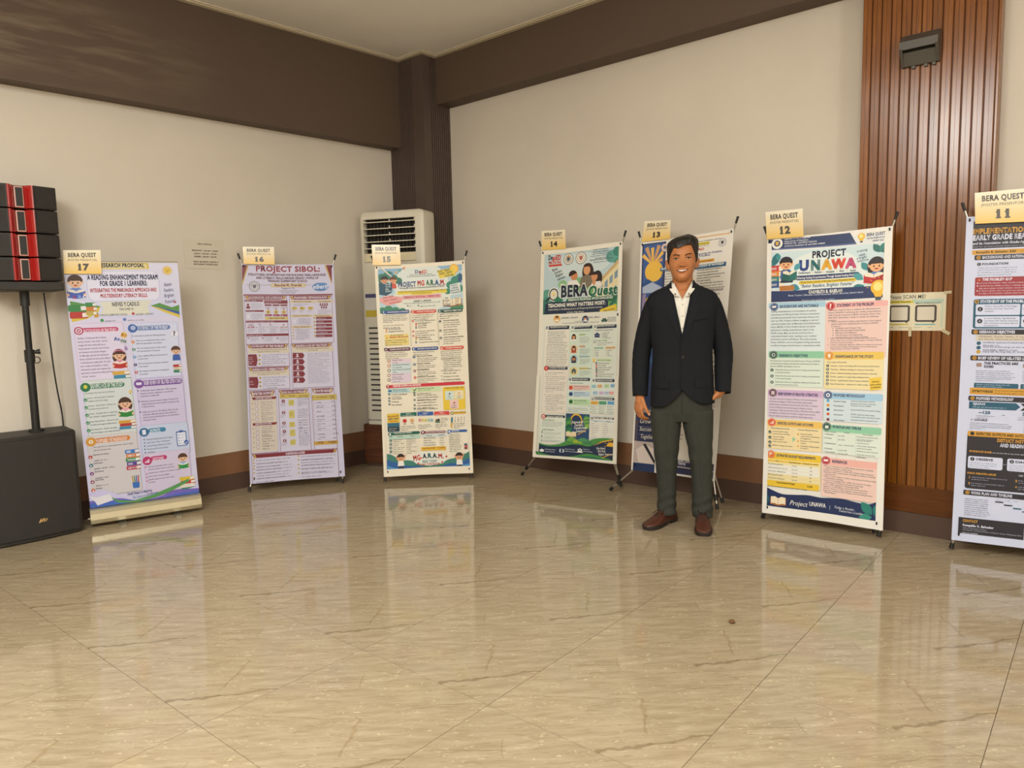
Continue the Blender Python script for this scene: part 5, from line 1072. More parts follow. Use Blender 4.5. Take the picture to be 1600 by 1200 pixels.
def art_13():
    p = Print(600, 1500, [(1001, 379), (1147, 357), (1117, 752), (986, 734)], 13); p.ink = '#4a4a52'
    p.rect_mm(0, 0, 600, 1500, '#e6e0d6'); p.view(960, 340, 5)
    # painted side strip with the sun and leaves
    p.rect_mm(14, 14, 176, 1440, '#2c3a66'); p.rect_mm(24, 22, 162, 360, '#3f5f9a'); c = (92, 150)
    for k, (a0, L) in enumerate(((-2.5, 120), (-2.05, 140), (-1.65, 120), (-1.2, 140), (-.75, 120), (-.35, 90))): p.poly_mm([(c[0] + 20 * math.cos(a0 - .3), c[1] + 20 * math.sin(a0 - .3)), (c[0] + L * .75 * math.cos(a0 - .12), c[1] + L * .9 * math.sin(a0 - .12)), (c[0] + L * .75 * math.cos(a0 + .12), c[1] + L * .9 * math.sin(a0 + .12)), (c[0] + 20 * math.cos(a0 + .3), c[1] + 20 * math.sin(a0 + .3))], ('#e6b85a', '#c99a6a')[k % 2])
    p.ell_mm(100, 195, 62, 66, '#e8b94e'); p.poly_mm([(24, 265), (60, 240), (110, 270), (162, 235), (162, 300), (24, 320)], '#2f4f86'); p.poly_mm([(24, 290), (90, 262), (162, 300), (162, 330), (24, 330)], '#a9b4cc')
    p.rect_mm(24, 330, 162, 900, '#35528a'); p.poly_mm([(24, 400), (80, 340), (162, 330), (162, 350), (90, 365), (24, 470)], '#e2c04e')
    p.poly_mm([(24, 340), (50, 330), (44, 700), (24, 760)], '#8a7a9a')
    for i, (x, y, L, a0, q) in enumerate(((40, 560, 150, -1.0, '#7fae8a'), (36, 640, 160, -.9, '#4f8f94'), (50, 520, 130, -1.25, '#b9c98a'), (60, 700, 140, -.8, '#3f7f86'), (44, 760, 150, -1.1, '#5a8fb0'), (90, 640, 90, -.5, '#e2c04e'), (50, 850, 140, -.9, '#3a5f8a'))): p.leaf(x, y, L, a0, q, .2)
    for k in range(5): p.ell_mm(40 + 26 * k, 800 + 12 * (k % 2), 26, 18, '#2a3f70', 12)
    # heading
    p.PO([(440, 178), (905, 118), (905, 126), (440, 186)], '#e0a860')
    c = p.at(392, 235); p.seal(c[0], c[1], 26, '#8a4a4a', '#d8b0a0', '#3f5f8a'); c = p.at(842, 198); p.seal(c[0], c[1], 24, '#4a4a7a', '#d6d0c4', '#3a3a52')
    p.T(470, 219, 832, 'Region VIII Schools Division of Eastern Samar', 9, wt=SEMI); p.T(430, 236, 640, 'Department of Education', 9, wt=SEMI)
    p.R(560, 212, 740, 208, '#e3cf3a'); p.T(565, 229, 738, 'ELEMENTARY SCHOOL', 13, '#5a5222', BOLD); p.T(640, 232, 735, 'Eastern Samar', 7, wt=SEMI)
    p.T(470, 287, 698, 'PROJECT TALENO', 20, '#d0443c', BOLD); p.T(430, 326, 840, 'A Reading Intervention in Improving the Academic', 16, '#3a4a86', SEMI); p.T(470, 338, 745, 'Performance of Grade 8 Students', 16, '#3a4a86', SEMI)
    p.R(560, 353, 776, 350, '#e0a23c', 4); p.T(600, 366, 765, 'RESEARCH PROPONENT', 9, '#5a3a12', BOLD)
    p.R(355, 402, 605, 403, '#2f5f86'); p.R(620, 384, 870, 390, '#2f5f86')
    p.T(362, 419, 600, 'BACKGROUND & RATIONALE', 14, '#f0f0ea', HEAVY); p.T(640, 400, 855, 'STATEMENT OF THE PROBLEM', 14, '#f0f0ea', HEAVY)
    p.TL(362, 440, 600, 21, 11, ['Learning is the key to success', 'that improves comprehension,', 'ability in learning to address', 'an affective class of Grade 8', 'learners in reading skills and', 'success based on the given', 'students. Teachers in general'])
    p.TL(640, 430, 860, 21.5, 11, ['This study determines whether a', 'focused peer-led mentorship', 'program can significantly improve the', 'students’ performance of Grade', '8 through students.'])
    p.TL(640, 538, 860, 21.5, 11, ['1. Specifically answers:', 'the learners’ pre- and', 'post performance level?', 'a significant difference'])
    y0 = p.at(362, 590)[1]
    p.greek_mm(196, y0, 380, 1300, 36); p.greek_mm(392, y0, 576, 1300, 36)
    for y, t in ((760, 'METHODOLOGY'), (1010, 'EXPECTED OUTPUTS')): p.rect_mm(190, y, 382, y + 24, '#2f5f86'); p.text_mm(286, y + 18, 13, t, '#f0f0ea', HEAVY, al='c')
    # book spines and foot
    p.view(940, 560, 4)
    yb = p.at(200, 300)[1]; p.rect_mm(14, yb - 240, 176, yb + 60, '#27365e')
    for x, y, x1, t in ((232, 350, 300, 'Learn'), (232, 416, 302, 'Grow'), (232, 462, 318, 'Succeed'), (238, 508, 320, 'Together')):
        a = p.at(195, y - 32); p.rect_mm(14, a[1], 176, a[1] + 78, '#232f52', 4); p.rect_mm(16, a[1] + 3, 174, a[1] + 6, '#6a6a86'); p.rect_mm(20, a[1] + 12, 34, a[1] + 66, '#5a4a52'); p.T(x, y, x1, t, 25, '#e3dcc8', REG, .22)
    a = p.at(195, 520); p.rect_mm(14, a[1] + 2, 176, 1440, '#b9a9a4'); c = p.at(245, 570); p.poly_mm([(30, a[1] + 60), (90, a[1] + 20), (176, a[1] + 50), (176, a[1] + 150), (60, a[1] + 170)], '#d6c8c0'); p.poly_mm([(80, a[1] + 20), (100, a[1] + 14), (176, a[1] + 120), (176, a[1] + 150)], '#23242e')
    p.leaf(30, a[1] + 240, 130, -.5, '#3f6f5a', .3); p.leaf(40, a[1] + 240, 90, -1.1, '#4f8a66', .25); p.rect_mm(14, a[1] + 240, 176, 1440, '#24345c')
    yf = p.at(475, 640)[1]; p.rect_mm(190, yf, 586, yf + 90, '#2c2f52'); p.T(475, 652, 560, 'LEARN. GROW.', 12, '#e6e2ea', HEAVY); p.T(475, 668, 522, 'TOGETHER', 12, '#e6e2ea', HEAVY); p.G(475, 672, 560, 688, 1, '#b9b4c9'); p.rect_mm(196, yf + 10, 240, yf + 70, '#1c1f38', 4)
    p.rect_mm(14, 1440, 586, 1446, '#c9c2b4'); p.rect_mm(190, yf + 110, 586, yf + 124, '#2a2a30')
    return p

def art_12():
    p = Print(636, 1575, [(1199, 373), (1395.4, 353), (1379.7, 828.7), (1191.3, 800.4)], 12); p.ink = '#3f4450'
    p.rect_mm(0, 0, 636, 1575, '#ebe8e2'); A = (1180, 320, 5.4545); p.view(*A); nv = '#2b3a66'
    X0, X1 = 26, 600
    y1 = p.at(110, 735)[1]; p.rect_mm(X0, 50, X1, y1, '#cfe2e8'); p.ell_mm(300, 230, 220, 140, '#e3ecec')
    p.rect_mm(X0, 28, X1, 80, '#e6e8ea'); p.PO([(112, 300), (808, 234), (862, 330), (112, 386)], nv); p.PO([(112, 378), (858, 322), (864, 334), (112, 390)], '#5a6a98')
    c = p.at(187, 330); p.seal(c[0], c[1], 30, '#eceae4', '#c9b79a', '#8a3a34'); p.ell_mm(c[0], c[1], 17, 17, '#3f4a7a'); p.poly_mm([(c[0] - 9, c[1] - 10), (c[0] + 9, c[1] - 10), (c[0] + 9, c[1] + 4), (c[0], c[1] + 13), (c[0] - 9, c[1] + 4)], '#d8b04a')
    for x, y, x1, t, h in ((248, 297, 468, 'Republic of the Philippines', 13), (248, 318, 452, 'Department of Education', 13), (248, 338, 523, 'REGION VIII - EASTERN VISAYAS', 13), (248, 360, 594, 'SCHOOLS DIVISION OF EASTERN SAMAR', 13)): p.T(x, y, x1, t, h, '#dfe1ea', SEMI)
    c = p.at(905, 268); p.bulb(c[0], c[1], 18, '#e9bb3c')
    p.T(950, 268, 1110, 'BERA QUEST', 26, '#33405f', BOLD); p.T(950, 294, 1112, 'POSTER PRESENTATION', 13, '#33405f', BOLD); p.T(1000, 313, 1095, 'EIBERIF 2026', 12, '#33405f', BOLD)
    p.T(482, 450, 773, 'PROJECT', 54, '#26304a', HEAVY)
    for x, y, x1, t, q in ((370, 560, 462, 'U', '#2b3f86'), (470, 556, 558, 'N', '#2a6f74'), (566, 552, 654, 'A', '#e8ae2c'), (650, 546, 772, 'W', '#e2492c'), (770, 540, 862, 'A', '#c84a78')): p.T(x, y, x1, t, 82, q, .06)
    for x, y, t in ((366, 590, 'Understand'), (503, 582, 'Notice'), (602, 578, 'Analyze'), (714, 572, 'Work'), (806, 568, 'Apply')): p.T(x, y, x + len(t) * 10, t, 17, '#2f3a52', BOLD)
    for x, y in ((486, 577), (582, 573), (692, 567), (783, 562)): p.K(x, y, 4, '#e0a23c')
    p.R(342, 607, 888, 612, nv, 14); p.T(352, 634, 872, 'Enhancing Reading Comprehension Through Guided Reading Strategies', 17, '#eceaf0', BOLD)
    p.R(368, 652, 862, 650, '#e6c63c', 12); p.T(385, 668, 842, 'Among Grade 6 Learners of Mercedes Central Elementary School', 13, '#4a4422', BOLD)
    p.T(380, 708, 835, '“Better Readers, Brighter Futures”', 27, '#2b3f6a', SEMI, .25)
    for x, y, x1, t in ((864, 408, 955, 'A strong'), (880, 440, 945, 'reader,'), (862, 468, 948, 'a bright'), (868, 492, 970, 'tomorrow.')): p.T(x, y, x1, t, 21, '#3f5a7a', SEMI, .25, -.12)
    # leaves, readers, books
    for x, y, L, a, q in ((150, 560, 70, -1.9, '#2f7f86'), (165, 520, 70, -1.4, '#2a6f7a'), (130, 640, 60, -2.2, '#4f9fa6'), (330, 560, 50, -.9, '#4f9fb0'), (200, 480, 45, -1.7, '#3f8f96'), (290, 690, 60, .4, '#3f8fa0'), (930, 690, 70, 2.8, '#2f7f86'), (920, 640, 60, -2.5, '#4f9fa6'), (1065, 405, 56, -2.2, '#2f6f6a'), (1065, 405, 60, -1.0, '#3a7f78'), (1070, 400, 50, -.3, '#2f6f6a'), (960, 560, 55, -2.2, '#3f8f96')): b = p.at(x, y); p.leaf(b[0], b[1], L, a, q, .3)
    for i, (y, q, t) in enumerate(((535, '#c8343c', 'READ'), (582, '#e0893a', 'THINK'), (628, '#2f7f7a', 'LEARN'), (672, '#2b4f8a', 'GROW'))): p.R(112, y - 10, 235, y + 34, q, 4); p.PO([(200, y - 8), (236, y - 12), (236, y + 26), (200, y + 30)], '#efe6d2'); p.T(132, y + 24, 182, t, 19, '#f4f1ea', BOLD)
    p.R(205, 695, 330, 730, '#b9783a', 6)
    c = p.at(262, 500); p.poly_mm([(c[0] - 30, c[1] + 108), (c[0] + 36, c[1] + 108), (c[0] + 44, c[1] + 80), (c[0] - 20, c[1] + 60)], '#26304a'); p.child(c[0], c[1], 34, '#26222a', '#eeb382', '#3f5f9a'); b = p.at(290, 605); p.openbook(b[0], b[1], 78, 56, '#efe6d2', '#1f5f5a'); p.poly_mm([(b[0] - 38, b[1] - 14), (b[0], b[1] - 2), (b[0], b[1] + 32), (b[0] - 38, b[1] + 20)], '#1f5f5a'); p.poly_mm([(b[0] + 38, b[1] - 24), (b[0], b[1] - 2), (b[0], b[1] + 32), (b[0] + 38, b[1] + 14)], '#27706a')
    c = p.at(1035, 510); p.child(c[0], c[1], 36, '#2b2228', '#eeb382', '#5a7fc0', True); b = p.at(1010, 625); p.openbook(b[0], b[1], 96, 56, '#efe6d2', '#c22f34'); p.poly_mm([(b[0] - 48, b[1] - 12), (b[0], b[1]), (b[0], b[1] + 32), (b[0] - 48, b[1] + 18)], '#c22f34'); p.poly_mm([(b[0] + 48, b[1] - 16), (b[0], b[1]), (b[0], b[1] + 32), (b[0] + 48, b[1] + 16)], '#a8262e')
    p.wave([(108, 740), (300, 735), (600, 712), (900, 700), (1125, 690)], nv, y1 + 66)
    c = p.at(1052, 705); p.bulb(c[0], c[1], 38, '#eebb3a')
    p.T(452, 757, 742, 'CARMELITA B. GAJELAN', 25, '#f3f1ec', HEAVY); p.T(278, 783, 922, 'Master Teacher I, Mercedes Central Elementary School, Mercedes, Eastern Samar', 13, '#cdd2e2', SEMI); p.G(395, 788, 795, 812, 1, '#aab4d2', 1.08)
    p.rect_mm(0, 28, X0, 1575, '#ebe8e2'); p.rect_mm(X1, 28, 636, 1575, '#ebe8e2')
    # section blocks
    def sec(x0, y0, x1, y1, hd, fill, title, tx0, ty, tx1, ic, icx, icy, th=23, hh=46):
        p.R(x0, y0, x1, y1, fill, 8); a = p.at(x0, y0); b = p.at(x1, y0 + hh); p.rect_mm(a[0], a[1], p.at(x1, y1)[0], a[1] + (p.at(x0, y0 + hh)[1] - a[1]), hd, 8)
        c = p.at(icx, icy); p.ell_mm(c[0], c[1], 23, 23, ic); p.ell_mm(c[0], c[1], 19, 19, '#f0ece6'); p.ell_mm(c[0], c[1], 18, 18, ic); p.T(tx0, ty, tx1, title, th, '#34406a', HEAVY); return c
    c = sec(112, 842, 588, 1265, '#a9cfe6', '#dbe6ea', 'BACKGROUND AND RATIONALE', 206, 883, 535, '#2f4f86', 158, 875); p.openbook(c[0], c[1], 24, 16, '#f0ece6', '#2f4f86')
    c = sec(598, 838, 1120, 1310, '#eeb4b0', '#ecccc6', 'STATEMENT OF THE PROBLEM', 693, 872, 1012, '#c22f3a', 640, 865); p.text_mm(c[0], c[1] + 11, 22, '?', '#f4ece6', HEAVY, al='c')
    p.TL(132, 922, 562, 26.3, 13, ['Reading comprehension is the foundation of academic', 'achievement and lifelong learning. However, international', 'and national assessments show a persistent literacy crisis', 'with over 90% of Filipino children struggling to read and', 'understand simple texts. At Mercedes Central Elementary', 'School (MCES), 21.2% of Grade 6 learners are below', 'grade level in reading comprehension, based on the', 'Phil-IRI results. Many can decode words but fail to', 'comprehend Grade 6 texts, resulting in poor academic', 'performance and low self-efficacy. This study proposes', 'Project UNAWA, a five-month guided reading intervention', 'to address the gap and build learners’ comprehension skills.'])
    p.TL(620, 908, 1075, 21.5, 12, ['This action research aims to evaluate the effectiveness of', 'Project UNAWA in enhancing the reading comprehension', 'skills of Grade 6 learners at MCES during the School Year', '2026-2027. Specifically, it seeks to answer the following', 'questions:'])
    p.TL(645, 1006, 1078, 20, 12, ['What is the level of reading comprehension of the Grade 6', 'learners before the implementation of Project UNAWA', 'in terms of:']); p.T(620, 1006, 630, '1.', 12)
    for i, t in enumerate(('Vocabulary and Context Clues', 'Main Idea and Supporting Details', 'Inference and Deduction', 'Text Structure and Sequencing', 'Summarization and Critical Analysis')): p.T(656, 1062 + 19.5 * i, 668, 'abcde'[i] + '.', 11); p.T(680, 1062 + 19.5 * i, 680 + len(t) * 8.1, t, 12, wt=SEMI)
    p.view(1180, 530, 7.06)
    for y, n, r in ((6, '2.', ['What is the level of reading comprehension of the Grade 6', 'learners after the five-month implementation of Project UNAWA', 'across the same five domains?']), (74, '3.', ['Is there a statistically significant difference between the pre-test', 'and post-test reading comprehension scores following the', 'implementation of Project UNAWA?'])): p.T(795, y, 806, n, 12); p.TL(826, y, 1405, 22.5, 13, r)
    # left column, lower
    c = sec(140, 138, 742, 545, '#92cbaa', '#dbe7dc', 'RESEARCH OBJECTIVES', 256, 200, 575, '#1f4a44', 193, 180, 26, 74); p.ell_mm(c[0], c[1], 10, 10, '#dfe8e0'); p.ell_mm(c[0], c[1], 6, 6, '#1f4a44')
    p.TL(158, 252, 712, 30, 15, ['The study aims to determine the effectiveness of Project UNAWA', 'in enhancing the reading comprehension performance of Grade 6', 'learners at MCES. Specifically, it aims to:'])
    for i, r in enumerate((['Determine the pre-test level of reading comprehension', 'in the five domains.'], ['Determine the post-test level of reading comprehension', 'in the same domains.'], ['Determine if there is a significant difference between the', 'pre-test and post-test scores.'])): p.tick(176, 347 + 67 * i, 9, '#1f3f3a', str(i + 1)); p.TL(214, 350 + 67 * i, 710, 29, 14, r)
    c = sec(132, 560, 738, 905, '#cfb0d6', '#dccbe0', 'BRIEF REVIEW OF RELATED LITERATURE', 246, 622, 686, '#5a2444', 187, 597, 27, 72)
    for k in (-7, 0, 7): p.rect_mm(c[0] - 10, c[1] + k - 2, c[0] + 10, c[1] + k + 3, '#f0e6ea', 1)
    p.TL(150, 668, 714, 31, 15, ['This study is anchored on Vygotsky’s (1978) Zone of Proximal Development', 'and Pearson and Gallagher’s (1983) Gradual Release of Responsibility.', 'Guided reading, as described by Fountas & Pinnell (1996, 2016), is an effective', 'tool since small group instruction and targeted scaffolding to develop', 'comprehension. Studies by Duke (2011), Hudson (1998), Duke & Pearson (2009),', 'and DepEd (Sec. 6 (2019)) prove that explicit, strategy-focused instruction', 'improves reading comprehension, especially for disadvantaged learners.'])
    c = sec(128, 888, 728, 1260, '#eec466', '#efdcae', 'EXPECTED OUTPUTS AND OUTCOMES', 240, 945, 636, '#e0582c', 178, 923, 26, 72)
    for k in range(3): p.rect_mm(c[0] - 9 + 7 * k, c[1] + 8 - 6 * (k + 1), c[0] - 4 + 7 * k, c[1] + 9, '#f4ece0')
    p.T(165, 990, 374, 'Outputs (Expected Products):', 13, wt=BOLD); p.T(468, 1012, 690, 'Outcomes (Expected Results):', 13, wt=BOLD)
    for i, r in enumerate((['Innovative guided reading', 'materials (Project UNAWA)'], ['Learners’ reading', 'progress reports'], ['Action research report'], ['Model for reading intervention'])): y = (1030, 1088, 1140, 1182)[i]; p.tickmark(158, y, 9, '#2f4a3f'); p.TL(188, y - 4, 188 + (190, 125, 160, 220)[i], 26, 13, r)
    for i, r in enumerate((['Improved reading', 'comprehension performance', 'and engagement'], ['Reduction of below-grade', 'readers'], ['Sustainable reading program', 'for Grade 6'])): y = (1060, 1136, 1192)[i]; p.K(468, y - 3, 10, '#e6a838'); p.TL(495, y, 495 + 210, 24, 13, r)
    p.PO([(412, 1085), (440, 1112), (412, 1140), (405, 1112)], '#8fcba8')
    # right column, lower
    c = sec(762, 145, 1415, 575, '#ecc964', '#eedfae', 'SIGNIFICANCE OF THE STUDY', 880, 210, 1308, '#e0942c', 813, 190, 26, 82); p.ell_mm(c[0], c[1] - 2, 8, 9, '#f6ecd6'); p.rect_mm(c[0] - 4, c[1] + 7, c[0] + 4, c[1] + 12, '#f6ecd6')
    p.T(785, 268, 1012, 'This study will benefit:', 15, wt=SEMI)
    for i, t in enumerate(('Learners - improved reading skills and academic performance', 'Teachers - effective strategy for literacy instruction', 'School - enhanced reading programs and learner outcomes', 'Parents - guidance in supporting reading at home', 'Division - supplementary data for literacy initiatives', 'Future Researchers - reference for similar studies')): p.tick(796 - i, 300 + 40 * i, 7.5, '#2f4a44', str(i + 1)); p.T(828 - i, 308 + 40 * i, (1378, 1315, 1350, 1262, 1256, 1250)[i], t, 15, wt=SEMI)
    p.PO([(1262, 440), (1400, 428), (1398, 560), (1272, 578)], '#ecc94e')
    for x, y, x1, t in ((1292, 488, 1375, 'Literacy'), (1268, 522, 1400, 'opens endless'), (1280, 552, 1392, 'possibilities!')): p.T(x, y, x1, t, 19, '#4a4522', BOLD, .25, -.1)
    c = sec(755, 592, 1408, 950, '#a6cde9', '#d2e1ea', 'PROPOSED METHODOLOGY', 862, 640, 1214, '#2b4f86', 800, 625, 28, 74); p.ell_mm(c[0], c[1], 11, 11, '#eceef2'); p.ell_mm(c[0], c[1], 5, 5, '#2b4f86')
    for i, (t, r) in enumerate((('Research Design', ['Classroom-based action research', '(pre-test / intervention / post-test)']), ('Participants', ['30 Grade 6 learners of MCES']), ('Intervention', ['Project UNAWA (5-month guided reading)']), ('Instruments', ['Phil-IRI, researcher-made reading', 'comprehension tests, observation sheets'])  , ('Data Analysis', ['Descriptive statistics and paired t-test']))): y = (695, 745, 792, 842, 902)[i]; p.K(800, y - 8, 17, ('#5f9fcf', '#e0942c', '#2b4f86', '#d2583c', '#7a2f4a')[i]); p.T(862, y + 4, 862 + len(t) * 9.4, t, 14, wt=BOLD); p.TL(1055, y + 2, (1338, 1282, 1388, 1384, 1352)[i], 27, 14, r)
    c = sec(745, 945, 1390, 1320, '#94cdae', '#dfe9e0', 'WORKPLAN AND TIMELINE', 850, 988, 1172, '#1f4a44', 787, 972, 27, 74); p.rect_mm(c[0] - 9, c[1] - 8, c[0] + 9, c[1] + 10, '#e6ece6', 2); p.rect_mm(c[0] - 9, c[1] - 8, c[0] + 9, c[1] - 3, '#8fb0a0')
    p.R(752, 1020, 1384, 1075, '#bfe2c4')
    for x, y, t in ((762, 1032, 'Phase / Activity'), (978, 1045, 'Timeline'), (1190, 1068, 'Key Activities')): p.T(x, y, x + len(t) * 8, t, 13, wt=BOLD)
    rows = ((1060, '1. Preparation', 'June 2026', ['Secure approval, prepare materials,', 'orient learners and parents.']), (1102, '2. Pre-test', 'July 2026', ['Administer Phil-IRI and', 'comprehension test.']), (1160, '3. Implementation', 'August - December 2026', ['Conduct guided reading sessions,', 'monitor learner progress.']), (1218, '4. Post-test', 'January 2027', ['Administer post-test, collect data.']), (1255, '5. Data Analysis', 'February 2027', ['Analyze data, write and submit', 'research report.']))
    for y, a, b, r in rows: p.T(756, y, 756 + len(a) * 7.8, a, 14, wt=BOLD); p.T(915, y + 20, 915 + len(b) * 8, b, 13, wt=SEMI); p.TL(1120, y + 30, 1120 + max(len(q) for q in r) * 6.9, 27, 13, r); p.R(752, y + 46, 1380, y + 72, '#b9cfc0') if False else None
    for x in (905, 1110): a = p.at(x, 1040); p.rect_mm(a[0], a[1], a[0] + 1, a[1] + 175, '#a9c4b0')
    p.view(1180, 680, 7.06)
    c = sec(128, 182, 716, 620, '#ecc63f', '#ecdca6', 'ESTIMATED BUDGET REQUIREMENTS', 234, 238, 664, '#e2702c', 174, 214, 26, 78); p.text_mm(c[0], c[1] + 9, 18, '₱', '#f6ecd6', HEAVY, al='c')
    p.R(125, 270, 702, 345, '#e6bf3a'); a = p.at(125, 306); b = p.at(702, 560); p.rect_mm(a[0], a[1] + 3, b[0], b[1] - 40, '#eceadf')
    for x, y, t in ((225, 292, 'Item'), (370, 312, 'Quantity/Details'), (524, 328, 'Estimated Cost (PHP)')): p.T(x, y, x + len(t) * 8.2, t, 13, '#4a3a12', BOLD)
    for i, (a_, b_, c_) in enumerate((('Printed Reading Materials', '30 sets', '1500'), ('Supplies (bond paper, ink, etc.)', 'Lump sum', '1000'), ('Learning Kits / Manipulatives', 'Lump sum', '1000'), ('Monitoring and Evaluation', 'Lump sum', '500'), ('Documentation and Reporting', 'Lump sum', '500'))): y = 322 + 38 * i; p.T(143, y, 143 + len(a_) * 6.6, a_, 14, wt=SEMI); p.T(400, y + 30, 400 + len(b_) * 8, b_, 13, wt=SEMI); p.T(595, y + 52, 595 + len(c_) * 8, c_, 13, wt=SEMI); q = p.at(128, y + 12); p.rect_mm(q[0], q[1], b[0], q[1] + 1, '#c9c4ae')
    p.R(122, 492, 700, 604, '#e6bf3a') if False else None; a = p.at(122, 490); p.rect_mm(a[0], a[1], b[0], a[1] + 34, '#e8c23a'); p.T(232, 528, 438, 'Total Estimated Budget', 17, '#3a3212', HEAVY); p.T(572, 580, 632, '5,000', 17, '#3a3212', HEAVY)
    p.T(130, 560, 575, 'Note: This is an estimated budget and may be subject to changes.', 11, wt=SEMI)
    c = sec(735, 250, 1384, 760, '#eeb6ae', '#ecccc2', 'REFERENCES', 846, 310, 1015, '#b8283c', 778, 287, 28, 76); p.openbook(c[0], c[1], 24, 16, '#f4ece6', '#b8283c')
    refs = ['Duke, N. K., & Pearson, P. D. (2009). Effective practices for developing', '   reading comprehension. Guilford Press.', 'Fountas, I. C., & Pinnell, G. S. (1996, 2016). Guided reading. Heinemann.', 'Hudson, M. (1998). Comprehension: A paradigm for cognition. Cambridge', '   University Press.', 'Oakhill, J., Cain, K., & Elbro, C. (2015). Understanding and teaching reading', '   comprehension. Routledge.', 'Pearson, P. D., & Gallagher, M. C. (1983). The instruction of reading', '   comprehension. Contemporary Educational Psychology.', 'Snow, C. (2002). Reading for understanding. RAND.', 'Vygotsky, L. S. (1978). Mind in society. Harvard University Press.', 'Wood, D., & Wood, H. (1996). Vygotsky, tutoring and learning.', 'Department of Education (2019). Philippine Informal Reading Inventory', '   (Phil-IRI) Manual.']
    p.TL(755, 350, 1340, 22.3, 13, refs)
    # foot
    p.wave([(105, 560), (180, 600), (300, 650), (450, 662), (580, 668), (720, 695), (850, 700), (980, 712), (1120, 745), (1250, 765), (1375, 725)], '#22315a', 1530)
    for x, y, L, a, q in ((1290, 880, 82, -2.3, '#2f7f76'), (1310, 880, 70, -1.1, '#2f7f76'), (1290, 905, 66, 3.0, '#3a8f80'), (1310, 890, 70, -.5, '#256a66'), (110, 760, 60, -1.3, '#25606a'), (150, 830, 60, -.4, '#25606a')): b = p.at(x, y); p.leaf(b[0], b[1], L, a, q, .3)
    c = p.at(255, 725); p.openbook(c[0], c[1], 88, 50, '#efe0c4', '#b0703a')
    p.T(378, 768, 572, 'Project', 50, '#f1efe8', REG, .3); p.T(595, 782, 778, 'UNAWA', 44, '#f1efe8', SEMI)
    a = p.at(822, 780); p.rect_mm(a[0], a[1], a[0] + 1.5, a[1] + 24, '#cfd2dc')
    p.T(868, 808, 1096, 'Today a Reader,', 26, '#dfe2ea', REG, .3); p.T(918, 846, 1192, 'Tomorrow a Leader.', 26, '#dfe2ea', REG, .3)
    p.rect_mm(0, 1530, 636, 1575, '#ebe8e2'); p.rect_mm(0, 1200, X0, 1575, '#ebe8e2'); p.rect_mm(X1, 1200, 636, 1575, '#ebe8e2')
    return p

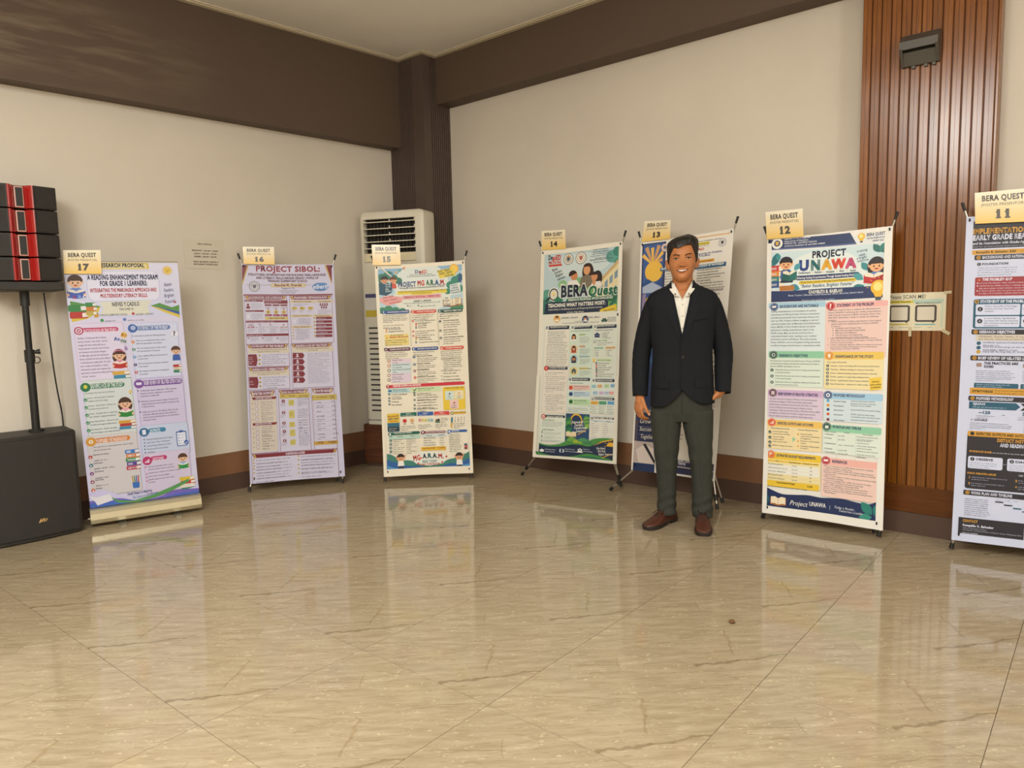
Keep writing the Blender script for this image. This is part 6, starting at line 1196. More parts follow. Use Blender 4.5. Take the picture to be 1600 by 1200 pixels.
def art_11():
    p = Print(645, 1585, [(1510.4, 339), (1783.2, 319.2), (1747.8, 877.2), (1486.6, 843)], 11); p.ink = '#55565e'; p.tint = (.82, .86, 1); dk, am, tl = '#332f33', '#e0a33c', '#2c5f72'
    p.rect_mm(0, 0, 645, 1585, '#dcdeea'); p.view(1470, 290, 6.315)
    X0, X1 = 30, 615
    a = p.at(290, 325); b = p.at(275, 650); p.rect_mm(X0, 24, X1, b[1] - 12, dk)
    p.T(320, 478, 975, 'IMPLEMENTATION OF', 48, am, HEAVY); p.T(318, 540, 1000, 'EARLY GRADE READING', 47, '#eceaf0', HEAVY)
    p.T(317, 583, 1113, 'and its Association with Grade-Appropriate Literacy', 23, '#e3e1e8', BOLD); p.T(316, 612, 1200, 'Basis for an Instructional Supervision and Reading Support Framework', 16, '#9a97a0', SEMI)
    y = p.at(275, 640)[1]; p.rect_mm(X0, y, X1, y + 22, am); p.text_mm(X0 + 16, y + 15, 9, 'Rosquillo R. Salvador, EdD', '#3a2f1a', HEAVY); p.text_mm(X0 + 196, y + 15, 8, '•  Taft-on Elementary School, Eastern Samar', '#3a2f1a', SEMI)
    def bar(yp, t, q=dk, x=305):
        yy = p.at(x, yp)[1]; p.rect_mm(X0 + 10, yy - 12, X1 - 4, yy + 12, q, 5); p.ell_mm(X0 + 27, yy, 9, 9, am); p.ell_mm(X0 + 27, yy, 6, 6, '#7a5a22'); p.ell_mm(X0 + 27, yy, 3, 3, am); p.text_mm(X0 + 42, yy + 6, 12.5, t, '#e9e8ee', HEAVY, w=7.6 * len(t)); return yy
    bar(712, 'BACKGROUND AND RATIONALE')
    yy = p.at(358, 775)[1]; p.ell_mm(X0 + 30, yy, 8, 8, dk); p.text_mm(X0 + 30, yy + 4, 8, '1', '#eceaf0', BOLD, al='c'); p.text_mm(X0 + 42, yy + 5, 10, 'FOUNDATION', '#33323a', HEAVY); p.greek_mm(X0 + 26, yy + 12, X0 + 200, yy + 56, 4, '#77788a'); p.text_mm(X0 + 350, yy + 7, 13, 'CONTEXT', '#33323a', HEAVY); p.greek_mm(X0 + 350, yy + 16, X1 - 20, yy + 76, 4, '#77788a')
    y0 = p.at(320, 905)[1]; y1 = p.at(310, 1090)[1]; p.rect_mm(X0 + 16, y0, X1 - 4, y1, '#a83a3f', 8); p.poly_mm([(X0 + 26, y0 + 17), (X0 + 33, y0 + 5), (X0 + 40, y0 + 17)], '#d8823c'); p.text_mm(X0 + 46, y0 + 17, 12, 'THE PROBLEM GAP', '#f4ecee', HEAVY, it=.12, w=118)
    for k, n in enumerate((1, 2, 2, 1)):
        yk = y0 + 26 + (0, 13, 37, 62)[k]; p.ell_mm(X0 + 27, yk + 2, 3, 3, '#f4ecee', 8); p.greek_mm(X0 + 34, yk - 5, X1 - 20, yk - 5 + 12 * n, n, '#ecd6d8')
    y0 = p.at(290, 1120)[1]; p.view(1470, 470, 6); y1 = p.at(262, 258)[1]; p.rect_mm(X0 + 14, y0, X1 - 4, y1, tl, 10); p.ell_mm(X0 + 27, y0 + 12, 9, 9, am); p.ell_mm(X0 + 27, y0 + 12, 6, 6, '#7a5a22'); p.text_mm(X0 + 42, y0 + 18, 12.5, 'STATEMENT OF THE PROBLEM: KEY QUESTIONS', '#eceaf0', HEAVY, w=300)
    hb = (y1 - y0 - 28 - 10) / 2
    for r in range(2):
        for q in range(3):
            xa = X0 + 24 + q * 184; ya = y0 + 25 + r * (hb + 6); p.rect_mm(xa, ya, xa + 178, ya + hb, '#dfe1ec', 6); p.ell_mm(xa + 18, ya + hb * .45, 11, 11, dk); p.text_mm(xa + 18, ya + hb * .45 + 6, 11, '123456'[q + 3 * r], '#eceaf0', BOLD, al='c')
            if q == 0: 
                for k, t in enumerate((['What is the profile of Key Stage 1', 'teachers and their classroom', 'contexts?'], ['Is core fidelity significantly', 'associated with literacy outcomes', 'after covariates and nested data are', 'accounted for?'])[r]): p.text_mm(xa + 36, ya + 13 + 11.5 * k, 6.5, t, '#4a4b58', SEMI, w=min(136, 4.2 * len(t)))
            else: p.greek_mm(xa + 36, ya + 10, xa + 172, ya + hb - 8, 4, '#77788a')
    bar(290, 'RESEARCH OBJECTIVES', x=260)
    yy = p.at(270, 345)[1]; p.rect_mm(X0 + 28, yy - 16, X1 - 10, yy + 14, '#dfd3bc'); p.text_mm(X0 + 40, yy - 2, 8, 'GENERAL: Explain fidelity of implemented early grade reading practices and literacy outcomes', '#8a6a3a', SEMI, w=520); p.text_mm(X0 + 40, yy + 10, 8, 'and literacy outcomes as basis for a supervision and reading support framework', '#8a6a3a', SEMI, w=440)
    for k, (yp, x) in enumerate(((395, 0), (437, 0), (475, 0), (395, 285), (437, 285))): yk = p.at(270, yp)[1]; p.ell_mm(X0 + 42 + x, yk, 9, 9, tl if k != 2 else '#c9a13a'); p.greek_mm(X0 + 60 + x, yk - 12, X0 + (260 if k != 2 else 420) + x, yk + (16 if k != 2 else 6), 2 if k != 2 else 1, '#6a6b7a')
    bar(533, 'BRIEF REVIEW OF RELATED LITERATURE', x=250)
    for k, (t, t2) in enumerate((('THE PRACTICES ARE', 'SOUND'), ('FIDELITY MATTERS', 'RESULTS'), ('CONTEXT SHAPES', 'PRACTICE'))):
        xx = X0 + 36 + 188 * k; yk = p.at(260, 595)[1]; p.rect_mm(xx, yk - 8, xx + 22, yk + 10, '#a88a7a', 3); p.text_mm(xx + 32, yk - 2, 11, t, '#33323a', HEAVY, w=8.1 * len(t)); p.text_mm(xx + 32, yk + 14, 11, t2, '#33323a', HEAVY, w=8.1 * len(t2)); y2 = p.at(255, 750)[1]; p.greek_mm(xx, yk + 24, xx + 166, y2, 6, '#77788a'); y3 = p.at(255, 765)[1]; p.rect_mm(xx - 6, y3, xx + 174, y3 + 23, tl, 4); p.greek_mm(xx + 4, y3 + 2, xx + 166, y3 + 21, 2, '#cfe0e8')
    yy = p.at(255, 842)[1]; p.rect_mm(X0 + 14, yy - 16, X1 - 8, yy + 16, am, 4); p.text_mm(X0 + 24, yy + 6, 11, 'SYNTHESIS', '#3a2f1a', HEAVY); p.rect_mm(X0 + 106, yy - 9, X0 + 107.5, yy + 9, '#8a6a2a'); p.greek_mm(X0 + 116, yy - 12, X1 - 30, yy + 12, 2, '#4a3a1a')
    bar(910, 'PROPOSED METHODOLOGY', x=240)
    yy = p.at(250, 975)[1]; p.poly_mm([(X0 + 14, yy - 17), (X0 + 205, yy - 17), (X0 + 222, yy), (X0 + 205, yy + 17), (X0 + 14, yy + 17)], tl); p.text_mm(X0 + 30, yy - 2, 11, 'QUAN', '#eceaf0', HEAVY); p.greek_mm(X0 + 30, yy + 1, X0 + 195, yy + 13, 1, '#b9d0da'); p.poly_mm([(X0 + 222, yy - 17), (X1 - 24, yy - 17), (X1 - 8, yy), (X1 - 24, yy + 17), (X0 + 222, yy + 17), (X0 + 239, yy)], dk); p.text_mm(X0 + 250, yy + 4, 11, 'QUAL', '#eceaf0', HEAVY)
    yy = p.at(240, 1040)[1]; p.text_mm(X0 + 80, yy + 6, 14, '~120', tl, HEAVY, al='c'); p.greek_mm(X0 + 46, yy + 10, X0 + 125, yy + 30, 2, '#77788a'); p.rect_mm(X0 + 150, yy + 8, X0 + 164, yy + 10, '#33323a'); p.text_mm(X0 + 258, yy + 6, 14, '36-48', tl, HEAVY, al='c'); p.greek_mm(X0 + 215, yy + 10, X0 + 300, yy + 30, 2, '#77788a'); p.text_mm(X0 + 505, yy + 8, 19, '8-10', tl, HEAVY, al='c')
    yy = p.at(240, 1118)[1]; p.ell_mm(X0 + 28, yy - 4, 4, 4, '#9a9aa8'); p.text_mm(X0 + 40, yy, 9, 'LOCALE', '#33323a', HEAVY); p.text_mm(X0 + 240, yy, 9, 'INSTRUMENTS', '#33323a', HEAVY); p.greek_mm(X0 + 22, yy + 6, X0 + 210, yy + 42, 4, '#77788a'); p.greek_mm(X0 + 240, yy + 6, X1 - 20, yy + 60, 4, '#77788a')
    p.view(1470, 660, 5.714)
    y0 = p.at(205, 70)[1]; y1 = p.at(185, 582)[1]; p.rect_mm(X0 + 14, y0, X1 - 2, y1, dk, 10); p.rect_mm(X0 + 14, y0, X1 - 2, y0 + 26, am, 8); p.ell_mm(X0 + 34, y0 + 13, 9, 9, dk); p.text_mm(X0 + 50, y0 + 19, 12.5, 'EXPECTED OUTPUTS AND OUTCOMES', '#33291a', HEAVY, w=225)
    p.T(500, 175, 950, 'DISTRICT INSTRUCTIONAL', 28, am, HEAVY); p.T(528, 220, 930, 'AND READING SUPPORT', 30, '#eceaf0', HEAVY); p.text_mm(X0 + 26, y0 + 104, 8, 'EVIDENCE BASE', am, HEAVY); p.greek_mm(X0 + 116, y0 + 94, X1 - 30, y0 + 106, 1, '#cfcdd6')
    for k, t in enumerate(('OBSERVE', 'DIAGNOSE', 'COACH')): xa = X0 + 22 + 160 * k; ya = y0 + 124; p.rect_mm(xa, ya, xa + 142, ya + 60, '#dfe1ec', 8); p.ell_mm(xa + 18, ya + 14, 9, 9, dk); p.text_mm(xa + 18, ya + 18, 8, str(k + 1), '#eceaf0', BOLD, al='c'); p.text_mm(xa + 32, ya + 19, 11, t, '#33323a', HEAVY); p.greek_mm(xa + 8, ya + 26, xa + 134, ya + 56, 3, '#77788a'); p.rect_mm(xa + 144, ya + 30, xa + 156, ya + 31.5, '#cfcdd6')
    p.text_mm(X0 + 22, y0 + 212, 8, 'FOUR DELIVERABLES', am, HEAVY); p.text_mm(X0 + 230, y0 + 206, 7, 'LED A MULTI-YEAR CYCLE', '#cfcdd6', BOLD)
    for k in range(4): xa = X0 + 28 + 190 * (k % 2); ya = y0 + 230 + 30 * (k // 2); p.text_mm(xa, ya + 4, 10, str(k + 1), am, HEAVY); p.greek_mm(xa + 12, ya - 9, xa + 165, ya + 12, 2, '#b9b7c9')
    bar(620, 'WORK PLAN AND TIMELINE', x=195)
    yy = p.at(200, 665)[1]; p.greek_mm(X0 + 18, yy, X0 + 130, yy + 90, 9, '#6a6b7a')
    for k in range(7): xa = X0 + 142 + 36 * k; p.rect_mm(xa, yy + 6 + 12 * min(k, 6), xa + (34 if k < 3 else 76), yy + 12 + 12 * min(k, 6), dk if k < 2 else tl, 3); p.greek_mm(xa + 6, yy - 6, xa + 30, yy + 2, 1, '#8a8b98', 1.)
    y0 = p.at(145, 840)[1]; p.rect_mm(X0 - 4, y0, X1 + 4, 1546, dk); p.text_mm(X0 + 14, y0 + 21, 12, 'CONTACT', am, HEAVY, w=62); p.text_mm(X0 + 14, y0 + 42, 10, 'Rosquillo R. Salvador', '#eceaf0', HEAVY, w=128); p.text_mm(X0 + 14, y0 + 54, 6, 'Taft-on Elementary School', '#a9a7b0', SEMI); p.text_mm(X0 + 14, y0 + 64, 6, 'Taft District, Schools Division of Eastern Samar, Philippines 6816', '#a9a7b0', SEMI); p.greek_mm(X0 + 14, y0 + 68, X0 + 150, y0 + 80, 1, '#d6d4dc', 1.05); p.greek_mm(X0 + 14, y0 + 78, X0 + 84, y0 + 90, 1, '#d6d4dc', 1.05)
    p.rect_mm(X0 + 262, y0 + 16, X0 + 352, y0 + 106, '#d9dae4', 8)      # blank panel where the square code sits
    p.rect_mm(0, 1546, 645, 1585, '#dcdeea')
    return p

def art_card(num):
    p = Print(200, 145, None, 3); p.gel(0, 145, 10, ('#efe6cf', '#e9bf5a')); ik = '#4a4238'
    p.text_mm(100, 42, 24, 'BERA QUEST', ik, HEAVY, w=150, al='c'); p.text_mm(100, 66, 12, '(POSTER PRESENTOR)', '#6a5f4c', SEMI, w=156, al='c')
    p.text_mm(102, 122, 36, num, '#3d362c', .06, w=64, al='c')
    for k, ch in enumerate(num):
        if ch == '1': x = 102 - 32 + 32 * k + 13; p.rect_mm(x - 9, 118, x + 11, 124, '#3d362c'); p.poly_mm([(x - 9, 95), (x + 1, 84), (x + 1, 97), (x - 8, 99)], '#3d362c')
    return p
def art_notice():
    p = Print(280, 190, None, 4); ik = '#6a5d4c'
    for y, t, w in ((36, 'MEAL SCHEDULE', 96), (78, 'BREAKFAST - 6:00 AM - 7:30AM', 180), (98, 'LUNCH - 12:00 NN - 1:00 PM', 156), (117, 'DINNER - 6:00 PM - 7:00 PM', 154), (150, 'VENUE: BELMONDO’S RESORT &', 172), (166, 'RESTAURANT DINNER AREA', 166)): p.text_mm(142, y, 8.5, t, ik, HEAVY, w=w, al='c')
    return p
def art_scan():
    p = Print(270, 195, None, 5); ik = '#4a4540'
    p.rect_mm(0, 0, 270, 195, '#e6dcc0'); p.rect_mm(118, 34, 258, 52, '#b9cdbf'); p.rect_mm(248, 50, 258, 178, '#cfd8c2')
    p.text_mm(6, 30, 19, 'Please SCAN ME!', '#4f5a58', SEMI, w=172); p.text_mm(8, 38, 3.4, 'For more inquiries and proposals', ik, SEMI)
    p.rect_mm(4, 40, 122, 54, '#d8c84a'); p.text_mm(62, 50, 6, 'LINK OF DAY 1 EVALUATION', '#4a4418', HEAVY, w=92, al='c'); p.text_mm(190, 58, 7, 'IMMEDIATE INTERVENTION OUTPUT', '#3f8f94', HEAVY, w=116, al='c')
    for x, q in ((58, '#c9b53a'), (180, '#6fb4b4')):
        p.rect_mm(x - 49, 64, x + 49, 150, '#4a4542', 11); p.rect_mm(x - 39, 73, x + 39, 141, '#dcd2c0', 4); p.poly_mm([(x + 26, 148), (x + 42, 148), (x + 34, 157)], '#4a4542'); p.rect_mm(x - 48, 160, x + 44, 166, q)
    for x in (10, 60, 130, 190): p.greek_mm(x, 172, x + 46, 182, 1, '#6a6458')
    return p
# ------------------------------------------------------------------ banners on their stands
M_VINYL = mat('white_banner_vinyl', '#e4e0da', .4, var=.02)
M_VINYLB = mat('bluish_banner_vinyl', '#c9cad8', .4, var=.02)
M_BLACK = mat('black_plastic', '#1c1b1a', .5, var=.1)
M_ALU = mat('brushed_aluminium', '#b9b4a8', .32, .85, var=.05)
M_CARD = mat('cream_card', '#ece2c8', .5, var=.02)
M_TAPE = mat('masking_tape', '#cdbf98', .6, var=.06)
V3 = lambda p: Vector([float(q) for q in p])

def facing(TL, BR):
    c = (np.array(TL) + np.array(BR)) / 2; return np.array([-c[0], -c[1], 0.])
def x_banner(art, TL, TR, BR, BL, feet, rear, label, vinyl):
    TL, TR, BR, BL = map(V3, (TL, TR, BR, BL))
    base = (BL + BR) / 2; base.z = 0
    root = tag(empty('x_banner_stand', base), label, 'banner', 'poster banners on folding cross stands')
    L = lambda p: V3(p) - base
    fn = Surf(L(TL), L(TR), L(BR), L(BL), .007, .012, facing(TL, BR))
    nf = V3(fn.normal); nf.z = 0; nf.normalize(); back = -nf
    sh = sheet_mesh('poster_sheet', fn, vinyl, root)
    art.build(fn, M_INK, sh)
    mid = (TL + TR + BR + BL) / 4; hub = L(mid) + back * .05; hub.z = L(mid).z - .05
    across = (TR - TL).normalized()
    def cap(p, d, r=.011, l=.034, par=None, name='foot_cap'):
        d = d.normalized(); tube(name, [p, p + d * l], [r * .86, r], M_BLACK, par, 10)
    def hook(c):
        o = tube('corner_hook', [c + back * .006, c + nf * .006, c + nf * .007 + Vector((0, 0, .012))], .004, M_BLACK, root, 8)
    for corner, sg in ((TL, -1), (TR, 1)):
        c = L(corner) + back * .008; d = (c - hub).normalized()
        tip = c + d * .02 + Vector((0, 0, .012))
        arm = tube('upper_arm', [hub, c - d * .03, tip], .0055, M_ALU, root, 8)
        cap(tip, d + Vector((0, 0, .5)) + across * sg * .1, .0075, .042, arm, 'arm_tip')
        hook(L(corner) - across * sg * .014 + Vector((0, 0, -.02)))
    for corner, foot, sg in ((BL, feet[0], -1), (BR, feet[1], 1)):
        c = L(corner) + back * .012 - across * sg * .012; f = L(foot); f.z = .016
        if c.z < .1: c = c + Vector((0, 0, .02))
        d = (f - c).normalized()
        leg = tube('lower_leg', [hub, c, f - d * .004], .0058, M_ALU, root, 8)
        cap(f - d * .026, d, .0115, .03, leg)
        if c.z > .1:
            k = c + (f - c) * .62; tube('leg_clip', [k - d * .018, k + d * .018], .0115, M_BLACK, leg, 10)
        hook(L(corner) - across * sg * .03 + Vector((0, 0, .03)))
    rf = L(V3(feet[1]) * 1.0) + back * rear - across * .03; rf.z = .016; d = (rf - hub).normalized()
    leg = tube('rear_leg', [hub, rf - d * .004], .0058, M_ALU, root, 8); cap(rf - d * .026, d, .0115, .03, leg)
    bm = bmesh.new(); bm_box(bm, -.02, .02, -.012, .012, -.035, .035, .006, 2)
    h = mesh_obj('hub_bracket', bm, M_BLACK, root, loc=hub); h.rotation_euler = (0, 0, math.atan2(across.y, across.x))
    return root
def number_card(num, TL, TR, BR, BL, label, push=.012):
    q = [V3(p) for p in (TL, TR, BR, BL)]; nf = V3(facing(TL, BR)).normalized(); q = [p + nf * push for p in q]
    base = (q[2] + q[3]) / 2
    root = tag(empty('number_card', base), label, 'card', 'numbered presenter cards')
    fn = Surf(*[p - base for p in q], 0, 0, facing(TL, BR))
    s = sheet_mesh('card_sheet', fn, M_CARD, root, .0008, 4, 4); art_card(num).build(fn, M_INKC, s)
    return root

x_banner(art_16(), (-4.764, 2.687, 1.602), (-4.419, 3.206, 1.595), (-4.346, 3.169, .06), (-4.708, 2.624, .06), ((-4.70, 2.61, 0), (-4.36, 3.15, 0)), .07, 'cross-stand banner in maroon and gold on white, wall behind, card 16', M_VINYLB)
x_banner(art_15(), (-4.211, 3.412, 1.581), (-3.762, 3.882, 1.609), (-3.693, 3.84, .045), (-4.144, 3.365, .045), ((-4.14, 3.37, 0), (-3.70, 3.83, 0)), .16, 'colourful cross-stand banner in front of the air conditioner, card 15', M_VINYL)
x_banner(art_14(), (-3.245, 4.133, 1.653), (-2.645, 4.248, 1.682), (-2.682, 4.214, .17), (-3.314, 4.08, .17), ((-3.451, 4.115, 0), (-2.668, 4.241, 0)), .07, 'green and navy cross-stand banner with drawn teacher and pupils, card 14', M_VINYL)
x_banner(art_13(), (-2.456, 4.161, 1.655), (-1.841, 4.187, 1.692), (-1.925, 4.133, .17), (-2.508, 4.116, .17), ((-2.667, 4.111, 0), (-1.89, 4.093, 0)), .16, 'cross-stand banner mostly hidden behind the standing man, card 13', M_VINYL)
x_banner(art_12(), (-1.614, 4.119, 1.611), (-.978, 4.157, 1.629), (-.964, 4.088, .05), (-1.594, 4.051, .05), ((-1.60, 4.075, 0), (-.985, 4.095, 0)), .05, 'pastel cross-stand banner with navy foot right of the man, card 12', M_VINYL)
x_banner(art_11(), (-.655, 4.155, 1.642), (-.016, 4.243, 1.642), (-.013, 4.179, .06), (-.652, 4.091, .06), ((-.652, 4.10, 0), (-.02, 4.17, 0)), .05, 'white and charcoal cross-stand banner cut by the right picture edge, card 11', M_VINYLB)

def roll_up():
    TL, TR, BR, BL = map(V3, ((-4.759, 1.568, 1.573), (-4.585, 2.155, 1.581), (-4.547, 2.177, .115), (-4.72, 1.592, .115)))
    base = (BL + BR) / 2; base.z = 0
    root = tag(empty('roll_up_banner', base), 'roll-up banner with cartoon readers on a silver cassette base, card 17', 'banner')
    L = lambda p: V3(p) - base
    fn = Surf(L(TL), L(TR), L(BR), L(BL), .002, .0, facing(TL, BR)); nf = V3(fn.normal); nf.z = 0; nf.normalize(); back = -nf
    sh = sheet_mesh('poster_sheet', fn, M_VINYLB, root); art_17().build(fn, M_INK, sh)
    u = (L(BR) - L(BL)).normalized(); a = L(BL) - u * .004; b = L(BR) + u * .004
    prof = [(.045, .028), (.052, .05), (.047, .085), (.03, .104), (.012, .11), (-.008, .112), (-.035, .1), (-.045, .07), (-.042, .03), (-.03, .022), (.03, .02)]
    bm = bmesh.new(); ra = [bm.verts.new(Vector((a.x, a.y, 0)) + nf * x + Vector((0, 0, z))) for x, z in prof]; rb = [bm.verts.new(Vector((b.x, b.y, 0)) + nf * x + Vector((0, 0, z))) for x, z in prof]
    n = len(prof)
    for i in range(n): bm.faces.new((ra[i], ra[(i + 1) % n], rb[(i + 1) % n], rb[i]))
    bm.faces.new(ra[::-1]); bm.faces.new(rb); bmesh.ops.recalc_face_normals(bm, faces=bm.faces)
    cas = mesh_obj('cassette', bm, mat('champagne_aluminium', '#d2c9ad', .28, .7, var=.03), root)
    tube('end_pin', [a - u * .012 + Vector((0, 0, -.065)), a + Vector((0, 0, -.065))], .005, M_ALU, cas, 8)
    for s in (.27, .77):
        c = a.lerp(b, s); c.z = 0; bm = bmesh.new()
        pts = []
        for x, y in ((-.02, -.06), (.02, -.06), (.022, .085), (.014, .1), (-.014, .1), (-.022, .085)): pts.append(c + u * x + nf * y)
        lo = [bm.verts.new((p.x, p.y, .001)) for p in pts]; hi = [bm.verts.new((p.x, p.y, .016 if i < 2 else .007)) for i, p in enumerate(pts)]
        bm.faces.new(lo[::-1]); bm.faces.new(hi)
        for i in range(6): bm.faces.new((lo[i], lo[(i + 1) % 6], hi[(i + 1) % 6], hi[i]))
        bmesh.ops.recalc_face_normals(bm, faces=bm.faces); mesh_obj('swivel_foot', bm, M_ALU, root)
    m = (L(TL) + L(TR)) / 2 + back * .012; f = a.lerp(b, .5) + back * .02; f.z = .1
    tube('support_pole', [f, m], .007, M_ALU, root, 10)
    tube('top_rail', [L(TL) + back * .006 - u * .002, L(TR) + back * .006 + u * .002], .0075, M_ALU, root, 10)
roll_up()

CARDS = {'17': ([-4.759, 1.573, 1.643], [-4.705, 1.757, 1.648], [-4.703, 1.753, 1.508], [-4.757, 1.569, 1.507]), '16': ([-4.752, 2.697, 1.718], [-4.638, 2.87, 1.716], [-4.633, 2.865, 1.593], [-4.746, 2.695, 1.599]),
         '15': ([-4.221, 3.4, 1.729], [-4.082, 3.543, 1.726], [-4.072, 3.54, 1.583], [-4.212, 3.397, 1.582]), '14': ([-3.245, 4.137, 1.792], [-3.065, 4.175, 1.788], [-3.06, 4.172, 1.656], [-3.24, 4.134, 1.658]),
         '13': ([-2.43, 4.166, 1.786], [-2.247, 4.171, 1.777], [-2.25, 4.167, 1.663], [-2.447, 4.161, 1.658]), '12': ([-1.629, 4.125, 1.759], [-1.428, 4.137, 1.76], [-1.418, 4.13, 1.607], [-1.617, 4.119, 1.608]),
         '11': ([-.626, 4.163, 1.752], [-.406, 4.194, 1.753], [-.399, 4.188, 1.6], [-.618, 4.159, 1.606])}
WHERE = {'17': 'taped to the silver roll-up banner', '16': 'on the maroon and gold banner', '15': 'in front of the air conditioner louvres', '14': 'on the green and navy banner', '13': 'on the banner behind the man', '12': 'on the pastel banner right of the man', '11': 'nearest the right picture edge'}
for k, q in CARDS.items(): number_card(k, *q, 'cream and yellow card numbered %s %s' % (k, WHERE[k]))

# notice on the left wall
def notice():
    y0, y1, z0, z1 = 2.352, 2.632, 1.568, 1.768
    f = lambda y, z: Vector((xl(y) + .003, y, z))
    root = tag(empty('wall_notice', f((y0 + y1) / 2, z0)), 'cream paper meal schedule stuck on the left wall', 'notice'); b = root.location.copy()
    fn = Surf(f(y0, z1) - b, f(y1, z1) - b, f(y1, z0) - b, f(y0, z0) - b, 0, 0, (1, 0, 0))
    s = sheet_mesh('paper_sheet', fn, mat('cream_paper', '#d4cab9', .7, var=.02), root, .0006, 4, 4); art_notice().build(fn, M_INK, s)
notice()
# taped sign on the wooden panel
def scan_sign():
    x0, x1, z0, z1, y = -1.022, -.748, 1.09, 1.288, WY - .003
    root = tag(empty('taped_sign', (x0, y, z0)), 'taped paper sign reading Please SCAN ME on the wooden panel', 'sign'); b = root.location.copy()
    f = lambda x, z: Vector((x, y, z)) - b
    fn = Surf(f(x0, z1), f(x1, z1), f(x1, z0), f(x0, z0), 0, 0, (0, -1, 0))
    s = sheet_mesh('paper_sheet', fn, mat('pale_paper', '#e2d8bd', .55, var=.02), root, .0006, 4, 4); art_scan().build(fn, M_INK, s)
    for (xa, za, xb, zb, w) in ((x1 - .012, z1 - .004, x1 + .022, z1 - .002, .014), (x1 - .014, z0 + .004, x1 + .02, z0 - .016, .016), (x0 + .112, z0 + .02, x0 + .113, z0 - .03, .014)):
        d = Vector((xb - xa, 0, zb - za)).normalized(); n = Vector((-d.z, 0, d.x)) * w / 2; a, c = Vector((xa, y - .0045, za)) - b, Vector((xb, y - .002, zb)) - b
        bm = bmesh.new(); lo = [bm.verts.new(p) for p in (a - n, c - n, c + n, a + n)]; hi = [bm.verts.new(p + Vector((0, .0004, 0))) for p in (a - n, c - n, c + n, a + n)]
        bm.faces.new(lo); bm.faces.new(hi[::-1])
        for i in range(4): bm.faces.new((lo[i], hi[i], hi[(i + 1) % 4], lo[(i + 1) % 4]))
        bmesh.ops.recalc_face_normals(bm, faces=bm.faces); mesh_obj('tape_strip', bm, M_TAPE, root)
scan_sign()

# ------------------------------------------------------------------ wall light on the wooden panel
def sconce():
    x0, x1, z0, z1 = -.982, -.822, 2.432, 2.585; xm = (x0 + x1) / 2
    root = tag(empty('wall_light', (xm, WY, z0)), 'dark grey up-and-down wall light high on the wooden panel', 'wall light')
    m = mat('dark_grey_cast_metal', '#57534d', .45, .3, var=.08); h = z1 - z0; w = (x1 - x0) / 2; d = .075
    bm = bmesh.new()
    # back plate frame with sloping cheeks
    bm_box(bm, -w, w, -.018, 0, 0, h, .003, 1)
    mesh_obj('back_plate', bm, m, root)
    for s, nm in ((-1, 'cheek'), (1, 'cheek')):
        bm = bmesh.new(); poly = [(0, 0), (-.018, 0), (-d, h * .5), (-d, h * .72), (-.018, h), (0, h)]
        bm_prism(bm, poly, lambda y, z, t, s=s: (s * w + t, y, z), -.006, .006); bmesh.ops.recalc_face_normals(bm, faces=bm.faces); mesh_obj(nm, bm, m, root)
    bm = bmesh.new(); bm_prism(bm, [(-.004, h), (-.018, h), (-d, h * .72), (-d, h * .46), (-d + .008, h * .46), (-d + .008, h * .7), (-.018, h - .01)], lambda y, z, t: (t, y, z), -w + .006, w - .006); bmesh.ops.recalc_face_normals(bm, faces=bm.faces)
    mesh_obj('upper_hood', bm, m, root)
    bm = bmesh.new(); bm_prism(bm, [(-.002, .01), (-.02, .004), (-d * .62, h * .4), (-d * .55, h * .43)], lambda y, z, t: (t, y, z), -w + .006, w - .006); bmesh.ops.recalc_face_normals(bm, faces=bm.faces)
    mesh_obj('lower_reflector', bm, m, root)
    for s in (-.4, .3, .75): box('mounting_lug', s * w - .008, s * w + .008, -.014, 0, -.012, .001, m, root)
sconce()

